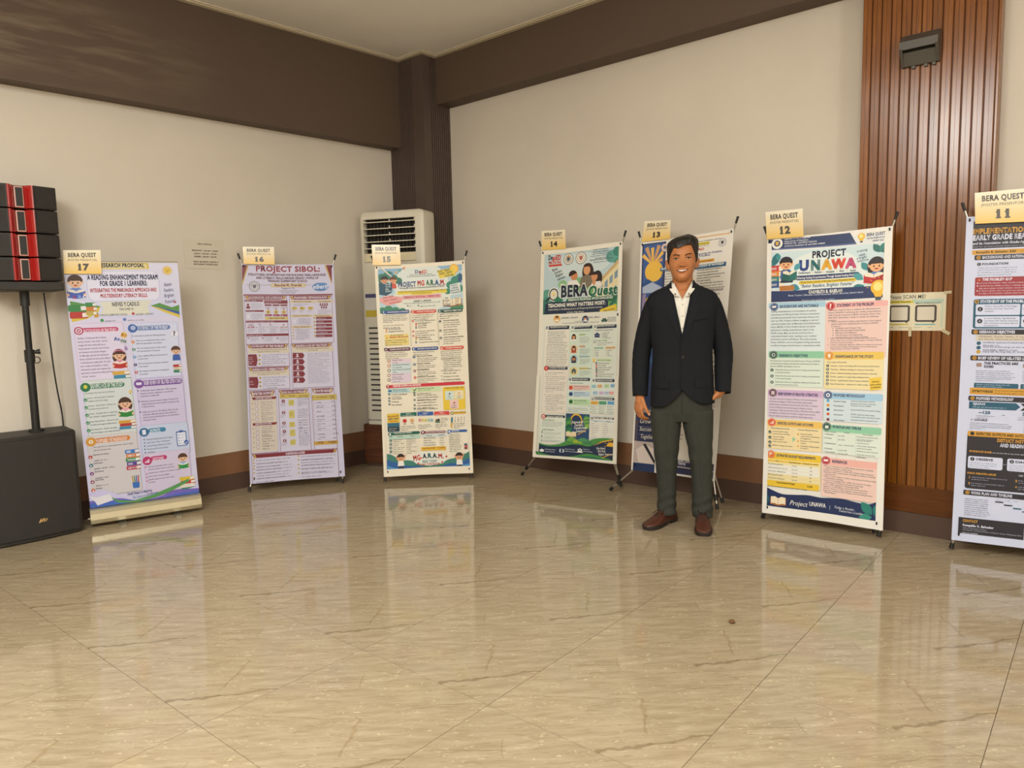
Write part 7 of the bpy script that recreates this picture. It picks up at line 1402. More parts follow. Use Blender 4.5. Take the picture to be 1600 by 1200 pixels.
# ------------------------------------------------------------------ floor-standing air conditioner on its wooden plinth
def air_conditioner():
    fl = Vector((-4.70, 3.669, 0)); ang = math.radians(22); W, D = .56, .22
    u = Vector((math.cos(ang), math.sin(ang), 0))
    pl = tag(empty('wooden_plinth', fl - u * .035 , ang), 'brown wooden box plinth under the air conditioner', 'plinth')
    mp = wood_material('plinth_wood', '#4f2f1f', '#6b4029', .45, 'x')
    box('plinth_body', 0, W + .07, 0, D - .005, .03, .345, mp, pl, .004); box('plinth_kick', .012, W + .058, .014, D - .015, .0005, .03, M_BASE, pl)
    z0, z1 = .346, 2.03; H = z1 - z0
    root = tag(empty('floor_air_conditioner', (fl.x, fl.y, z0), ang), 'white floor-standing air conditioner in the corner behind banner 15', 'air conditioner')
    mw = mat('aged_white_plastic', '#dcd5c4', .42, var=.03, scale=6); md = mat('dark_vent', '#2d2822', .7, var=.15); ml = mat('pale_louvre', '#e6dfcc', .35)
    # cabinet: rounded front edges, vent opening left open
    prof = [(0, .03), (.006, .012), (.02, .003), (.04, 0), (W - .04, 0), (W - .02, .003), (W - .006, .012), (W, .03), (W, D * .55), (W - .015, D), (.015, D), (0, D * .55)]
    vx0, vx1, vz0, vz1 = .038, W - .075, H * .81, H * .963
    bm = bmesh.new()
    bm_prism(bm, prof, lambda x, y, z: (x, y, z), 0, vz0 - .075)
    bm_prism(bm, [(0, .03), (.006, .012), (.02, .003), (vx0, 0), (vx0, D * .9), (.015, D), (0, D * .55)], lambda x, y, z: (x, y, z), vz0 - .075, vz1)
    bm_prism(bm, [(vx1, 0), (W - .04, 0), (W - .02, .003), (W - .006, .012), (W, .03), (W, D * .55), (W - .015, D), (vx1, D * .9)], lambda x, y, z: (x, y, z), vz0 - .075, vz1)
    # crown with rounded shoulders
    cz = [(0, 0), (.35, .004), (.7, .014), (.9, .028), (1, .05)]; lay = []
    for t, ins in cz:
        z = vz1 + (H - vz1) * t; k = ins
        lay.append([bm.verts.new((min(max(x, k), W - k), y + (k * .6 if y < .05 else (-k * .4 if y > D * .6 else 0)), z)) for x, y in prof])
    for a, b in zip(lay, lay[1:]):
        for i in range(len(prof)): bm.faces.new((a[i], a[(i + 1) % len(prof)], b[(i + 1) % len(prof)], b[i]))
    bm.faces.new(lay[-1]); bm.faces.new(lay[0][::-1])
    bmesh.ops.recalc_face_normals(bm, faces=bm.faces); cab = mesh_obj('cabinet', bm, mw, root, True, None, 25)
    box('vent_cavity', vx0, vx1, .055, D * .9, vz0 - .075, vz1, md, root)
    for i in range(14):
        x = vx0 + .02 + i * (vx1 - vx0 - .04) / 13; box('vertical_vane', x - .0015, x + .0015, .03, .054, vz0, vz1, md, root)
    for i in range(5):
        z = vz1 - .022 - i * (vz1 - vz0 - .01) / 4.9
        lo = box('louvre', vx0 + .003, vx1 - .003, .004, .03, z - .004, z + .002, ml, root)
        for x in (vx0 + .006, (vx0 + vx1) / 2, vx1 - .008): box('louvre_clip', x - .002, x + .003, .004, .016, z + .002, z + .018, ml, lo)
    box('display_panel', vx0 + .002, vx1 - .002, -.0005, .05, vz0 - .072, vz0 - .006, mat('cream_panel', '#e2d6b4', .3), root, .003)
    # stickers
    box('rating_label', .03, .125, -.0015, .0005, H * .545, H * .615, mat('white_label', '#d9d4cc', .5), root); box('yellow_label', .03, .125, -.002, .0005, H * .513, H * .543, mat('yellow_label', '#c9b23c', .5), root); box('blue_label', .03, .125, -.002, .0005, H * .602, H * .62, mat('blue_label', '#4a4a72', .5), root)
    # intake grille
    for i in range(17):
        z = H * .46 - i * H * .0245; box('intake_slot', .05, W - .06, -.0012, .004, z - .006, z + .006, md, root)
    box('grille_frame', .03, .036, -.001, .004, H * .04, H * .48, ml, root); box('seam', .01, W - .01, -.0008, .002, H * .02, H * .023, md, root)
air_conditioner()

# ------------------------------------------------------------------ loudspeakers
def speakers():
    mc = mat('black_speaker_grille', '#2b2724', .75, var=.2, scale=60, bump=.4, bscale=500); mb = mat('black_speaker_cabinet', '#28241f', .55, var=.12, scale=40, bump=.2, bscale=250); red = mat('glossy_red_horn', '#a81f1c', .22, var=.05, coat=.5)
    fr = Vector((-4.645, 1.527, 0)); d = Vector((-4.614 + 4.575, 1.103 - 1.505, 0)).normalized()   # along the front towards the viewer's left
    back = Vector((d.y, -d.x, 0)); back = back if back.x < 0 else -back
    ang = math.atan2(-d.y, -d.x)                                     # local +x runs along the front towards the right edge
    Wd, Dp, Hh = .62, .262, .598
    org = fr + d * Wd
    sub = tag(empty('subwoofer', org, ang), 'black subwoofer on the floor at the left picture edge', 'loudspeaker')
    # bowed front seen from above
    fp = [(x, -.03 * math.sin(math.pi * x / Wd) + .02) for x in np.linspace(0, Wd, 13)]
    bm = bmesh.new(); fs = bm_prism(bm, fp + [(Wd, Dp), (0, Dp)], lambda x, y, z: (x, y, z), .008, .008 + Hh)
    bmesh.ops.bevel(bm, geom=list(bm.edges), offset=.006, segments=2, affect='EDGES', clamp_overlap=True)
    mesh_obj('cabinet', bm, mb, sub)
    gp = [(x, -.03 * math.sin(math.pi * x / Wd) + .02) for x in np.linspace(.018, Wd - .018, 13)]
    bm = bmesh.new(); bm_prism(bm, [(x, y - .012) for x, y in gp] + [(x, y + .004) for x, y in gp[::-1]], lambda x, y, z: (x, y, z), .03, -.014 + Hh); bmesh.ops.recalc_face_normals(bm, faces=bm.faces)
    mesh_obj('front_grille', bm, mc, sub)
    for x in (.06, Wd - .06):
        for y in (.07, Dp - .05): tube('foot', [(x, y, .0), (x, y, .012)], .03, M_BLACK, sub, 12)
    # maker's mark: small gilt monogram
    mx, my = Wd - .2, -.03 * math.sin(math.pi * (Wd - .2) / Wd) + .02 - .0135
    pr = Print(60, 36, None, 6); gdc = '#c9a469'
    pr.poly_mm([(2, 30), (12, 10), (17, 10), (14, 20), (26, 8), (29, 10), (20, 28), (16, 28), (20, 20), (8, 30)], gdc); pr.poly_mm([(24, 28), (30, 12), (34, 8), (36, 12), (34, 28), (31, 28), (31, 22), (28, 24), (26, 28)], gdc); pr.poly_mm([(38, 28), (40, 14), (50, 12), (50, 15), (43, 17), (48, 19), (47, 22), (42, 21), (41, 28)], gdc)
    fn = Surf((mx - .028, my, .14), (mx + .028, my, .14), (mx + .028, my, .1), (mx - .028, my, .1), 0, 0, (0, -1, 0)); pr.build(fn, M_INK, sub, 'maker_mark', .001)
    # pole
    px, py = Wd - .168, .15
    pole = tag(empty('speaker_pole', org + Vector((math.cos(ang) * px - math.sin(ang) * py, math.sin(ang) * px + math.cos(ang) * py, .606)), ang), 'black telescopic pole joining subwoofer and line array', 'pole')
    tube('lower_tube', [(0, 0, .0), (0, 0, .42)], .021, M_BLACK, pole, 14); tube('upper_tube', [(0, 0, .40), (0, 0, .80)], .0175, M_BLACK, pole, 14); tube('collar', [(0, 0, .40), (0, 0, .47)], .026, M_BLACK, pole, 14); tube('mount_socket', [(0, 0, 0), (0, 0, .012)], .04, M_BLACK, pole, 16); tube('top_sleeve', [(0, 0, .72), (0, 0, .801)], .024, M_BLACK, pole, 14)
    kb = tube('locking_knob', [(.02, -.01, .455), (.05, -.012, .458)], [.008, .016], M_BLACK, pole, 10)
    tube('safety_ring', [(.03 + .018 * math.cos(a), -.012, .41 + .018 * math.sin(a)) for a in np.linspace(0, 6.283, 13)], .003, M_BLACK, pole, 6)
    # line array of four modules
    la = tag(empty('line_array', org + Vector((math.cos(ang) * px - math.sin(ang) * py, math.sin(ang) * px + math.cos(ang) * py, 1.408)), ang), 'black line array of four modules with red horns on pole', 'loudspeaker')
    W2 = .178; dep = .2
    box('mounting_frame', -W2, W2, -.11, dep - .04, 0, .05, mb, la, .008)
    mh = .132
    for k in range(4):
        z0 = .052 + k * mh; x_s = -.012 * (k - 1.5) * .0
        bm = bmesh.new(); bm_prism(bm, [(-W2, -.095), (-.058, -.125), (-.048, -.07), (.048, -.07), (.058, -.125), (W2, -.095), (W2 - .02, dep - .05), (-W2 + .02, dep - .05)], lambda x, y, z: (x, y, z), z0 + .003, z0 + mh - .003)
        bmesh.ops.bevel(bm, geom=[e for e in bm.edges], offset=.004, segments=1, affect='EDGES', clamp_overlap=True)
        body = mesh_obj('array_module', bm, mb, la)
        for s in (-1, 1):
            bm = bmesh.new(); bm_prism(bm, [(s * .07, -.126), (s * (W2 - .008), -.1), (s * (W2 - .008), -.094), (s * .07, -.118)], lambda x, y, z: (x, y, z), z0 + .012, z0 + mh - .012); bmesh.ops.recalc_face_normals(bm, faces=bm.faces); mesh_obj('module_grille', bm, mc, body)
            # curved red flank
            arc = [(s * (.022 + .044 * t), -.082 - .048 * math.sin(t * math.pi / 2) + (.012 * max(0, t - .8) / .2)) for t in np.linspace(0, 1, 8)]
            bm = bmesh.new(); bm_prism(bm, arc + [(s * .066, -.07), (s * .022, -.066)], lambda x, y, z: (x, y, z), z0 + .004, z0 + mh - .004); bmesh.ops.recalc_face_normals(bm, faces=bm.faces); mesh_obj('red_flank', bm, red, body, True, None, 40)
        bm = bmesh.new(); bm_box(bm, -.0225, .0225, -.092, -.06, z0 + .008, z0 + mh - .008, .006, 2); mesh_obj('horn_surround', bm, mat('pale_pink_trim', '#d9a294', .35), body)
        box('horn_mouth', -.0165, .0165, -.094, -.06, z0 + .015, z0 + mh - .015, M_BLACK, body)
    top = la.location + Vector((0, 0, 0))
    # cable from the array to behind the subwoofer
    def W_(x, y, z): return Vector((org.x + math.cos(ang) * x - math.sin(ang) * y, org.y + math.sin(ang) * x + math.cos(ang) * y, z))
    pts = [W_(px + .1, py + .02, 1.40), W_(px + .108, py + .03, 1.25), W_(px + .12, py + .06, 1.1), W_(px + .128, py + .07, .95), W_(px + .145, py + .1, .8), W_(px + .16, py + .12, .7), W_(px + .165, py + .13, .6), W_(px + .165, py + .135, .3), W_(px + .12, py + .135, .02)]
    b = pts[-1].copy(); b.z = 0; cb = tag(empty('speaker_cable', b), 'thin black cable hanging from the line array', 'cable')
    sm = []
    for i in range(len(pts) - 1):
        p0, p1, p2, p3 = pts[max(i - 1, 0)], pts[i], pts[i + 1], pts[min(i + 2, len(pts) - 1)]
        for t in (0, .25, .5, .75): sm.append(.5 * (2 * p1 + (p2 - p0) * t + (2 * p0 - 5 * p1 + 4 * p2 - p3) * t * t + (3 * p1 - p0 - 3 * p2 + p3) * t ** 3) - b)
    sm.append(pts[-1] - b); tube('cable_cord', sm, .0042, M_BLACK, cb, 8)
speakers()
# a dry scrap on the tiles
bm = bmesh.new(); bmesh.ops.create_icosphere(bm, subdivisions=2, radius=.009)
rr = random.Random(2)
for v in bm.verts: v.co = Vector((v.co.x * (1 + .4 * rr.random()), v.co.y, max(v.co.z * .9, -.006) + .0065)) * (1 + .25 * rr.random())
for v in bm.verts: v.co.z = max(v.co.z, .0)
tag(mesh_obj('floor_scrap', bm, mat('brown_scrap', '#6b4a2a', .8, var=.2, scale=200), loc=(-1.155, 2.643, .0002)), 'tiny brown scrap lying alone on the tiles', 'scrap')
# ------------------------------------------------------------------ the man in a dark jacket
def lerp_table(tab, z):
    """rows (z, a, b, ...) sorted by z -> interpolated values (smooth)"""
    if z <= tab[0][0]: return tab[0][1:]
    for r0, r1 in zip(tab, tab[1:]):
        if z <= r1[0]:
            t = (z - r0[0]) / (r1[0] - r0[0])
            return tuple(a + (b - a) * t for a, b in zip(r0[1:], r1[1:]))
    return tab[-1][1:]
def sup(a, hw, hf, hb, e=2.4):
    """superellipse section point at angle a (a = 0 is the front, towards -y)"""
    c, s = math.cos(a), math.sin(a); k = (abs(c) ** e + abs(s) ** e) ** (-1 / e)
    return s * k * hw, -c * k * (hf if c > 0 else hb)
def loft(bm, rings, cap=True, wrap=True):
    vs = [[bm.verts.new(p) for p in r] for r in rings]; n = len(vs[0])
    for a, b in zip(vs, vs[1:]):
        for k in range(n if wrap else n - 1): bm.faces.new((a[k], a[(k + 1) % n], b[(k + 1) % n], b[k]))
    if cap: bm.faces.new(vs[0][::-1]); bm.faces.new(vs[-1])
def blob(bm, c, r, seg=16):
    m = Matrix.Translation(c) @ Matrix.Diagonal((r[0], r[1], r[2], 1))
    bmesh.ops.create_uvsphere(bm, u_segments=seg, v_segments=seg // 2 + 2, radius=1, matrix=m)
def chain(bm, pts, rs, seg=12):
    """limb: tapered tube with round ends"""
    bm_tube(bm, pts, rs, seg)
    for p, r in zip(pts, rs): blob(bm, p, (r, r, r), 12)
def fuse(name, bm, m, voxel, parent=None, smooth_it=4, fac=.5):
    """one continuous skin around overlapping closed shapes"""
    bmesh.ops.recalc_face_normals(bm, faces=bm.faces)
    o = mesh_obj(name, bm, m, None, True)
    md = o.modifiers.new('r', 'REMESH'); md.mode = 'VOXEL'; md.voxel_size = voxel
    if smooth_it: sm = o.modifiers.new('s', 'SMOOTH'); sm.iterations = smooth_it; sm.factor = fac
    dg = bpy.context.evaluated_depsgraph_get(); me = bpy.data.meshes.new_from_object(o.evaluated_get(dg)); old = o.data
    o.modifiers.clear(); o.data = me; me.name = name; bpy.data.meshes.remove(old)
    for p in me.polygons: p.use_smooth = True
    if parent is not None: o.parent = parent
    return o

HX, HZ0, HH = -.0145, 1.383, .226            # head: centre line, chin, height
HEAD = [(-.02, .03, .070, .02), (.0, .034, .084, .03), (.06, .045, .095, .042), (.16, .058, .0985, .06), (.3, .0675, .0985, .078), (.45, .0735, .0975, .092), (.6, .076, .099, .099), (.72, .0755, .098, .1), (.82, .071, .089, .095), (.9, .061, .073, .081), (.96, .044, .05, .057), (.99, .024, .027, .031), (1.0, .006, .007, .008)]
def face_bump(x, z):
    """how far the face stands out (towards the viewer) at x from the centre line, height z"""
    g = lambda cx, cz, sx, sz, a: a * math.exp(-((x - cx) / sx) ** 2 - ((z - cz) / sz) ** 2)
    d = g(0, 1.4655, .0145, .0125, .0205) + g(0, 1.485, .0095, .02, .0105) + g(.0165, 1.4615, .0095, .0085, .0115) + g(-.0165, 1.4615, .0095, .0085, .0115)
    for s in (-1, 1):
        d += g(s * .034, 1.503, .019, .0125, -.0095) + g(s * .034, 1.5, .013, .0065, .0065) + g(s * .034, 1.523, .024, .007, .0045) + g(s * .046, 1.459, .022, .018, .0075) + g(s * .0365, 1.446, .005, .014, -.0035) + g(s * .05, 1.41, .03, .02, .004)
    d += g(0, 1.4395, .027, .0055, .0055) + g(0, 1.4285, .022, .006, .0065) + g(0, 1.418, .02, .005, -.003) + g(0, 1.398, .018, .013, .006) + g(0, 1.53, .03, .03, .002)
    return d
def head_point(a, t, off=0.):
    hw, hf, hb = lerp_table(HEAD, t); x, y = sup(a, hw, hf, hb, 2.25); z = HZ0 + HH * t
    if y < 0: y -= face_bump(x, z) * min(1, max(0, -y / .05))
    n = Vector((x / max(hw, .01) ** 1, y / max(hf if y < 0 else hb, .01), (t - .5) * 1.1)); n.normalize()
    return Vector((x, y, z)) + n * off
def tilt(v):
    """slight tip of the head towards its right shoulder"""
    a = math.radians(2.4); p = Vector(v) - Vector((0, 0, 1.40)); c, s = math.cos(a), math.sin(a)
    return Vector((HX + p.x * c + p.z * s * .3, p.y - .004, 1.40 + p.z * c + p.x * s))

def person():
    base = Vector((-1.926, 3.737, 0)); rz = math.radians(27.27)
    skin = mat('warm_brown_skin', '#bb7a4c', .5, var=.05, scale=60, spec=.4)
    b = skin.node_tree.nodes['Principled BSDF']; b.inputs['Subsurface Weight'].default_value = .12; b.inputs['Subsurface Radius'].default_value = (.012, .005, .003)
    wool = mat('black_navy_wool', '#191b20', .85, var=.12, scale=90, bump=.25, bscale=700, spec=.25); cloth = mat('dark_olive_grey_wool', '#393a34', .85, var=.1, scale=90, bump=.25, bscale=700, spec=.25)
    cotton = mat('white_cotton', '#e9e4da', .8, var=.03, scale=50, bump=.2, bscale=300); leather = mat('brown_leather', '#502c1f', .38, var=.18, scale=25, bump=.15, bscale=120); sole = mat('dark_sole', '#2a211c', .6); hairm = mat('black_hair', '#171311', .42, var=.25, scale=120, bump=.5, bscale=260)
    # ---- body: head, neck, trunk, limbs and hands in one skin
    bm = bmesh.new(); NA, NT = 72, 64
    loft(bm, [[tilt(head_point(2 * math.pi * k / NA, -.02 + 1.02 * (j / NT) ** .92)) for k in range(NA)] for j in range(NT + 1)])
    for s in (-1, 1):
        e = tilt((s * .079, .012, 1.478)); blob(bm, e, (.012, .017, .031)); blob(bm, e + Vector((s * .007, .008, .008)), (.008, .013, .021)); blob(bm, tilt((s * .073, .0, 1.458)), (.008, .01, .013))
    loft(bm, [[Vector((HX + .002 + x, y + yo, z)) for x, y in (sup(2 * math.pi * k / 32, hw, hf, hb, 2.1) for k in range(32))] for z, hw, hf, hb, yo in ((1.27, .09, .07, .07, .02), (1.31, .07, .062, .062, .018), (1.34, .06, .058, .058, .014), (1.37, .0565, .056, .056, .01), (1.41, .056, .052, .055, .012), (1.45, .052, .04, .05, .02))])
    TOR = [(.76, .15, .095, .1), (.9, .145, .09, .092), (1.0, .145, .092, .09), (1.12, .155, .1, .095), (1.22, .165, .096, .095), (1.28, .155, .084, .086), (1.315, .115, .07, .072), (1.335, .07, .058, .06)]
    loft(bm, [[Vector((-.013 + x, y + .005, z)) for x, y in (sup(2 * math.pi * k / 40, hw, hf, hb, 2.4) for k in range(40))] for z, hw, hf, hb in TOR])
    V = Vector
    SL, EL, WL = V((-.165, .015, 1.265)), V((-.238, .035, .99)), V((-.247, -.005, .742)); SR, ER, WR = V((.14, .015, 1.265)), V((.212, .05, .985)), V((.2, -.005, .775))
    for S, E, W in ((SL, EL, WL), (SR, ER, WR)): chain(bm, [S, S.lerp(E, .5), E, E.lerp(W, .4), W], [.04, .04, .036, .035, .0255])
    for hx, kx, ax, fy in ((-.09, -.1, -.1, .03), (.07, .088, .1, .02)): chain(bm, [V((hx, .01, .8)), V((kx, -.005, .45)), V((ax, fy, .09)), V((ax, fy - .01, .05))], [.078, .052, .036, .034])
    def hand(W, down, across, palm, curl, thumb_dir):
        """palm, four unequal bent fingers and a thumb.  across runs from the thumb side to the little-finger side"""
        K = W + down * .083
        m = Matrix((across, palm, down)).transposed().to_4x4(); m.translation = W + down * .05
        bmesh.ops.create_uvsphere(bm, u_segments=20, v_segments=14, radius=1, matrix=m @ Matrix.Diagonal((.039, .0165, .054, 1)))
        chain(bm, [W, W + down * .03], [.0255, .026])
        for i, (o, L) in enumerate(((-.029, .95), (-.010, 1.06), (.010, 1.0), (.028, .8))):
            p = K + across * o - down * (.006 if i in (0, 3) else 0); pts = [p - down * .012, p]; r = [.0098, .0095]
            c = curl + .08 * i
            for seg_l, bend, rr in ((.043, .35, .0088), (.027, .95, .0082), (.021, 1.35, .0072)):
                a = bend * c; p = p + (down * math.cos(a) + palm * math.sin(a)) * seg_l * L; pts.append(p); r.append(rr)
            chain(bm, pts, r, 10)
        b0 = W + down * .02 - across * .026; t = thumb_dir.normalized(); pts = [b0]
        for L, k in ((.038, 0), (.032, .15), (.025, .4)): pts.append(pts[-1] + (t + palm * k + across * k * .2).normalized() * L)
        chain(bm, pts, [.0135, .0118, .0105, .0088], 10)
        return pts[-1], (pts[-1] - pts[-2]).normalized()
    ac = V((-.62, .785, 0)); pl = V((.785, .62, 0)); tip, td = hand(WL, V((-.12, -.06, -.99)).normalized(), ac, pl, 1.0, V((.32, -.22, -.92)))
    hand(WR + V((-.004, 0, -.005)), V((-.72, .05, -.69)).normalized(), V((.1, .99, -.03)).normalized(), V((-.67, .1, .73)).normalized(), .25, V((-.7, -.3, -.65)))
    body = fuse('person', bm, skin, .0034, None, 3, .5)
    body.location = base; body.rotation_euler = (0, 0, rz)
    tag(body, 'smiling man in dark jacket, open white collar and grey trousers, hand in pocket', 'person')
    tree = BVHTree.FromPolygons([v.co.copy() for v in body.data.vertices], [p.vertices[:] for p in body.data.polygons])
    def patch(name, pts, m, off=.0012, th=.0014, parent=body, n=7):
        """small shape (x, z outline) laid on the face, with a little thickness"""
        c = V((sum(p[0] for p in pts) / len(pts), sum(p[1] for p in pts) / len(pts)))
        rings = []
        for k in range(n + 1):
            f = 1 - k / n * .999; rings.append([(c.x + (p[0] - c.x) * f, c.y + (p[1] - c.y) * f) for p in pts])
        bm = bmesh.new(); vv = []
        for j, r in enumerate(rings):
            row = []
            for x, z in r:
                q = tilt((x, 0, z)); h = tree.ray_cast(V((q.x, -.4, q.z)), V((0, 1, 0)))[0]
                y = h.y if h is not None else -.09
                row.append(bm.verts.new((q.x, y - (off + th if j else off - .0008), q.z)))
            vv.append(row)
        for a, b_ in zip(vv, vv[1:]):
            for k in range(len(pts)): bm.faces.new((a[k], a[(k + 1) % len(pts)], b_[(k + 1) % len(pts)], b_[k]))
        bmesh.ops.recalc_face_normals(bm, faces=bm.faces)
        return mesh_obj(name, bm, m, parent, True)
    white = mat('eye_white', '#b9a694', .25); iris = mat('dark_brown_iris', '#2a1810', .15); lash = mat('dark_lash', '#1d1310', .6); lip = mat('brown_pink_lip', '#96503c', .4, var=.06, scale=90); dark = mat('dark_mouth', '#3a1712', .6); tooth = mat('ivory_teeth', '#f0e8dc', .22)
    for s in (-1, 1):
        ex, ez = s * .0338, 1.5015
        al = [(ex + .0155 * math.cos(a), ez + (.0052 if math.sin(a) > 0 else .0042) * math.sin(a) * (1 - .25 * abs(math.cos(a)) ** 4)) for a in np.linspace(0, 2 * math.pi, 22)[:-1]]
        ey = patch('eye', al, white, .0008, .0012)
        patch('iris', [(ex +   .0058 * math.cos(a), ez + .0003 + .0052 * math.sin(a)) for a in np.linspace(0, 2 * math.pi, 16)[:-1]], iris, .0022, .0006, ey, 3)
        top = [(ex + .0165 * math.cos(a), ez + .0056 * math.sin(a)) for a in np.linspace(math.pi, 0, 12)]; lo = [(ex + .0165 * math.cos(a), ez - .001 + .0038 * math.sin(a)) for a in np.linspace(0, math.pi, 12)]
        patch('eyelid_line', top + lo, lash, .0022, .0008, ey, 4)
        up = [(s * (.014 + .036 * t), 1.5185 + .008 * math.sin(min(1, t * 1.25) * 1.9) - .006 * max(0, t - .7)) for t in np.linspace(0, 1, 12)]; dn = [(s * (.014 + .035 * t), 1.5135 + .0085 * math.sin(min(1, t * 1.25) * 1.85) - .004 * max(0, t - .7)) for t in np.linspace(1, 0, 12)]
        patch('eyebrow', up + dn, hairm, .001, .0012)
        patch('nostril', [(s * .0085 + .0038 * math.cos(a), 1.4555 + .0022 * math.sin(a)) for a in np.linspace(0, 2 * math.pi, 12)[:-1]], dark, .0006, .0004, body, 3)
    # open smile
    mo = lambda t, up_, k: (-.035 + .07 * t, 1.4375 + .0062 * (2 * t - 1) ** 2 + k * (1 - (2 * t - 1) ** 2) ** .8 * (1 if up_ else -1))
    outer = [mo(t, True, .0052) for t in np.linspace(0, 1, 16)] + [mo(t, False, .0135) for t in np.linspace(1, 0, 16)[1:-1]]
    inner = [mo(t, True, .0012) for t in np.linspace(.07, .93, 16)] + [mo(t, False, .0078) for t in np.linspace(.93, .07, 16)[1:-1]]
    lp = patch('lips', outer, lip, .0008, .002); patch('mouth_opening', inner, dark, .003, .0006, lp)
    teeth = [mo(t, True, .0008) for t in np.linspace(.16, .84, 14)] + [mo(t, False, .0058) for t in np.linspace(.82, .18, 14)]
    tt = patch('teeth', teeth, tooth, .0038, .0008, lp)
    # thumb nail
    bm = bmesh.new(); blob(bm, tip + V((0, -.0075, .001)), (.0058, .0022, .0075), 12); mesh_obj('thumb_nail', bm, mat('nail', '#cfa088', .3), body, True)
    # ---- hair: close cut sides, fuller top swept to the viewer's left
    bm = bmesh.new(); NAh, NTh = 96, 44; G = {}
    rnd = random.Random(5)
    def hair_low(a):
        """lowest head height t that carries hair, by angle (0 = front)"""
        d = abs((a + math.pi) % (2 * math.pi) - math.pi); sgn = math.sin(a)
        f = .805 + (.025 if sgn > 0 else -.015) * min(1, d / .5)
        if d < .62: return f - .03 * math.exp(-((a + .28) / .2) ** 2 if a < math.pi else -(((a - 2 * math.pi) + .28) / .2) ** 2)
        if d < 1.0: return f + (.60 - f) * (d - .62) / .38
        if d < 1.32: return .60 - .17 * (d - 1.0) / .32
        if d < 1.62: return .43
        if d < 1.95: return .43 + .02
        return .24
    for i in range(NAh):
        a = 2 * math.pi * i / NAh; lo = hair_low(a)
        for j in range(NTh + 1):
            t = lo + (1 - lo) * (j / NTh); d = abs((a + math.pi) % (2 * math.pi) - math.pi)
            vol = .003 + .0035 * min(1, (t - lo) / .1) + .0125 * max(0, min(1, (t - .68) / .22)) * (1.1 if d < 1.6 else .8)
            strand = .0016 * math.sin(a * 23 + t * 30 + 2 * math.sin(a * 5)) * min(1, (t - lo) / .06 + .25) + .0007 * rnd.random()
            p = head_point(a, min(t, .9995), vol + strand); p.z += .009 * max(0, (t - .8) / .2) * (1 + .5 * math.sin(a + .3)); p.x += .006 * max(0, (t - .85) / .15); p = tilt(p); G[i, j] = bm.verts.new(p)
    for i in range(NAh):
        for j in range(NTh): bm.faces.new((G[i, j], G[(i + 1) % NAh, j], G[(i + 1) % NAh, j + 1], G[i, j + 1]))
    bm.faces.new([G[i, NTh] for i in range(NAh)])
    # inner lip so that the edge has depth
    low = [G[i, 0] for i in range(NAh)]; inn = [bm.verts.new(v.co + (V((HX, 0, v.co.z)) - v.co).normalized() * .006) for v in low]
    for i in range(NAh): bm.faces.new((low[(i + 1) % NAh], low[i], inn[i], inn[(i + 1) % NAh]))
    bmesh.ops.recalc_face_normals(bm, faces=bm.faces); mesh_obj('hair', bm, hairm, body, True)

    # ---- shirt and jacket: open-fronted sheets round the trunk
    JK = [(.66, .180, .126, .126), (.75, .176, .124, .124), (.85, .1705, .119, .119), (.97, .1645, .114, .112), (1.08, .1715, .12, .115), (1.18, .184, .12, .116), (1.25, .194, .112, .108), (1.285, .194, .1, .096), (1.305, .186, .09, .088), (1.32, .172, .084, .082), (1.333, .148, .08, .077), (1.345, .118, .077, .074), (1.358, .09, .074, .071), (1.372, .07, .071, .068), (1.38, .066, .07, .067)]
    def shell(tab, shrink, cx, edge, zt, zb, name, m, parent, nz=52, na=84, th=.003, wr=.0, xo=None):
        bm = bmesh.new(); GG = []
        for i in range(na + 1):
            s = i / na; col = []
            for j in range(nz + 1):
                z0, z1 = zb(s), zt(s); z = z0 + (z1 - z0) * j / nz; hw, hf, hb = lerp_table(tab, z); hw -= shrink; hf -= shrink; hb -= shrink
                xl_, xr_ = edge(z); ang = lambda x: math.asin(max(-.98, min(.98, x / hw * .92)))
                a0, a1 = ang(xr_), 2 * math.pi + ang(xl_)
                a = a0 + (a1 - a0) * (1 - s); x, y = sup(a, hw, hf, hb, 2.4)
                w_ = wr * (math.sin(z * 61 + x * 37) * .5 + math.sin(z * 33 - x * 55 + 1.3) * .5)
                col.append(bm.verts.new((cx + x * (1 + w_ * 3), y * (1 + w_ * 6) + .005 - (.0035 if (xo and s > .5 and y < 0 and abs(x) < .05) else 0), z)))
            GG.append(col)
        for i in range(na):
            for j in range(nz): bm.faces.new((GG[i][j], GG[i][j + 1], GG[i + 1][j + 1], GG[i + 1][j]))
        bmesh.ops.recalc_face_normals(bm, faces=bm.faces)
        geo = bmesh.ops.solidify(bm, geom=bm.faces[:], thickness=th)
        bmesh.ops.recalc_face_normals(bm, faces=bm.faces)
        return mesh_obj(name, bm, m, parent, True)
    def vneck(z0, z1, xl_, xr_, over=0.):
        def f(z):
            t = max(0, min(1, (z - z0) / (z1 - z0))); t = t ** .92
            return (over + (xl_ - over) * t, -over + (xr_ + over) * t)
        return f
    shirt = shell(JK, .011, -.013, vneck(1.272, 1.365, -.044, .047, .006), lambda s: 1.372, lambda s: .97, 'shirt', cotton, body, 40, 72, .002, .0012, True)
    def zb(s):
        d = min(s, 1 - s) * 2 * math.pi
        base_z = .684 if s < .5 else .704
        return base_z + (.805 - base_z) * max(0, 1 - d / .85) ** 2.2
    jk = shell(JK, 0, -.013, vneck(1.05, 1.362, -.062, .058, .012), lambda s: 1.378, zb, 'jacket', wool, body, 64, 96, .004, .0016, True)
    jt = BVHTree.FromPolygons([v.co.copy() for v in jk.data.vertices], [p.vertices[:] for p in jk.data.polygons])
    def on_jacket(x, z, off):
        h = jt.ray_cast(V((x, -.5, z)), V((0, 1, 0)))[0]; y = h.y if h is not None else None
        return None if y is None or y > .02 else V((x, y - off, z))
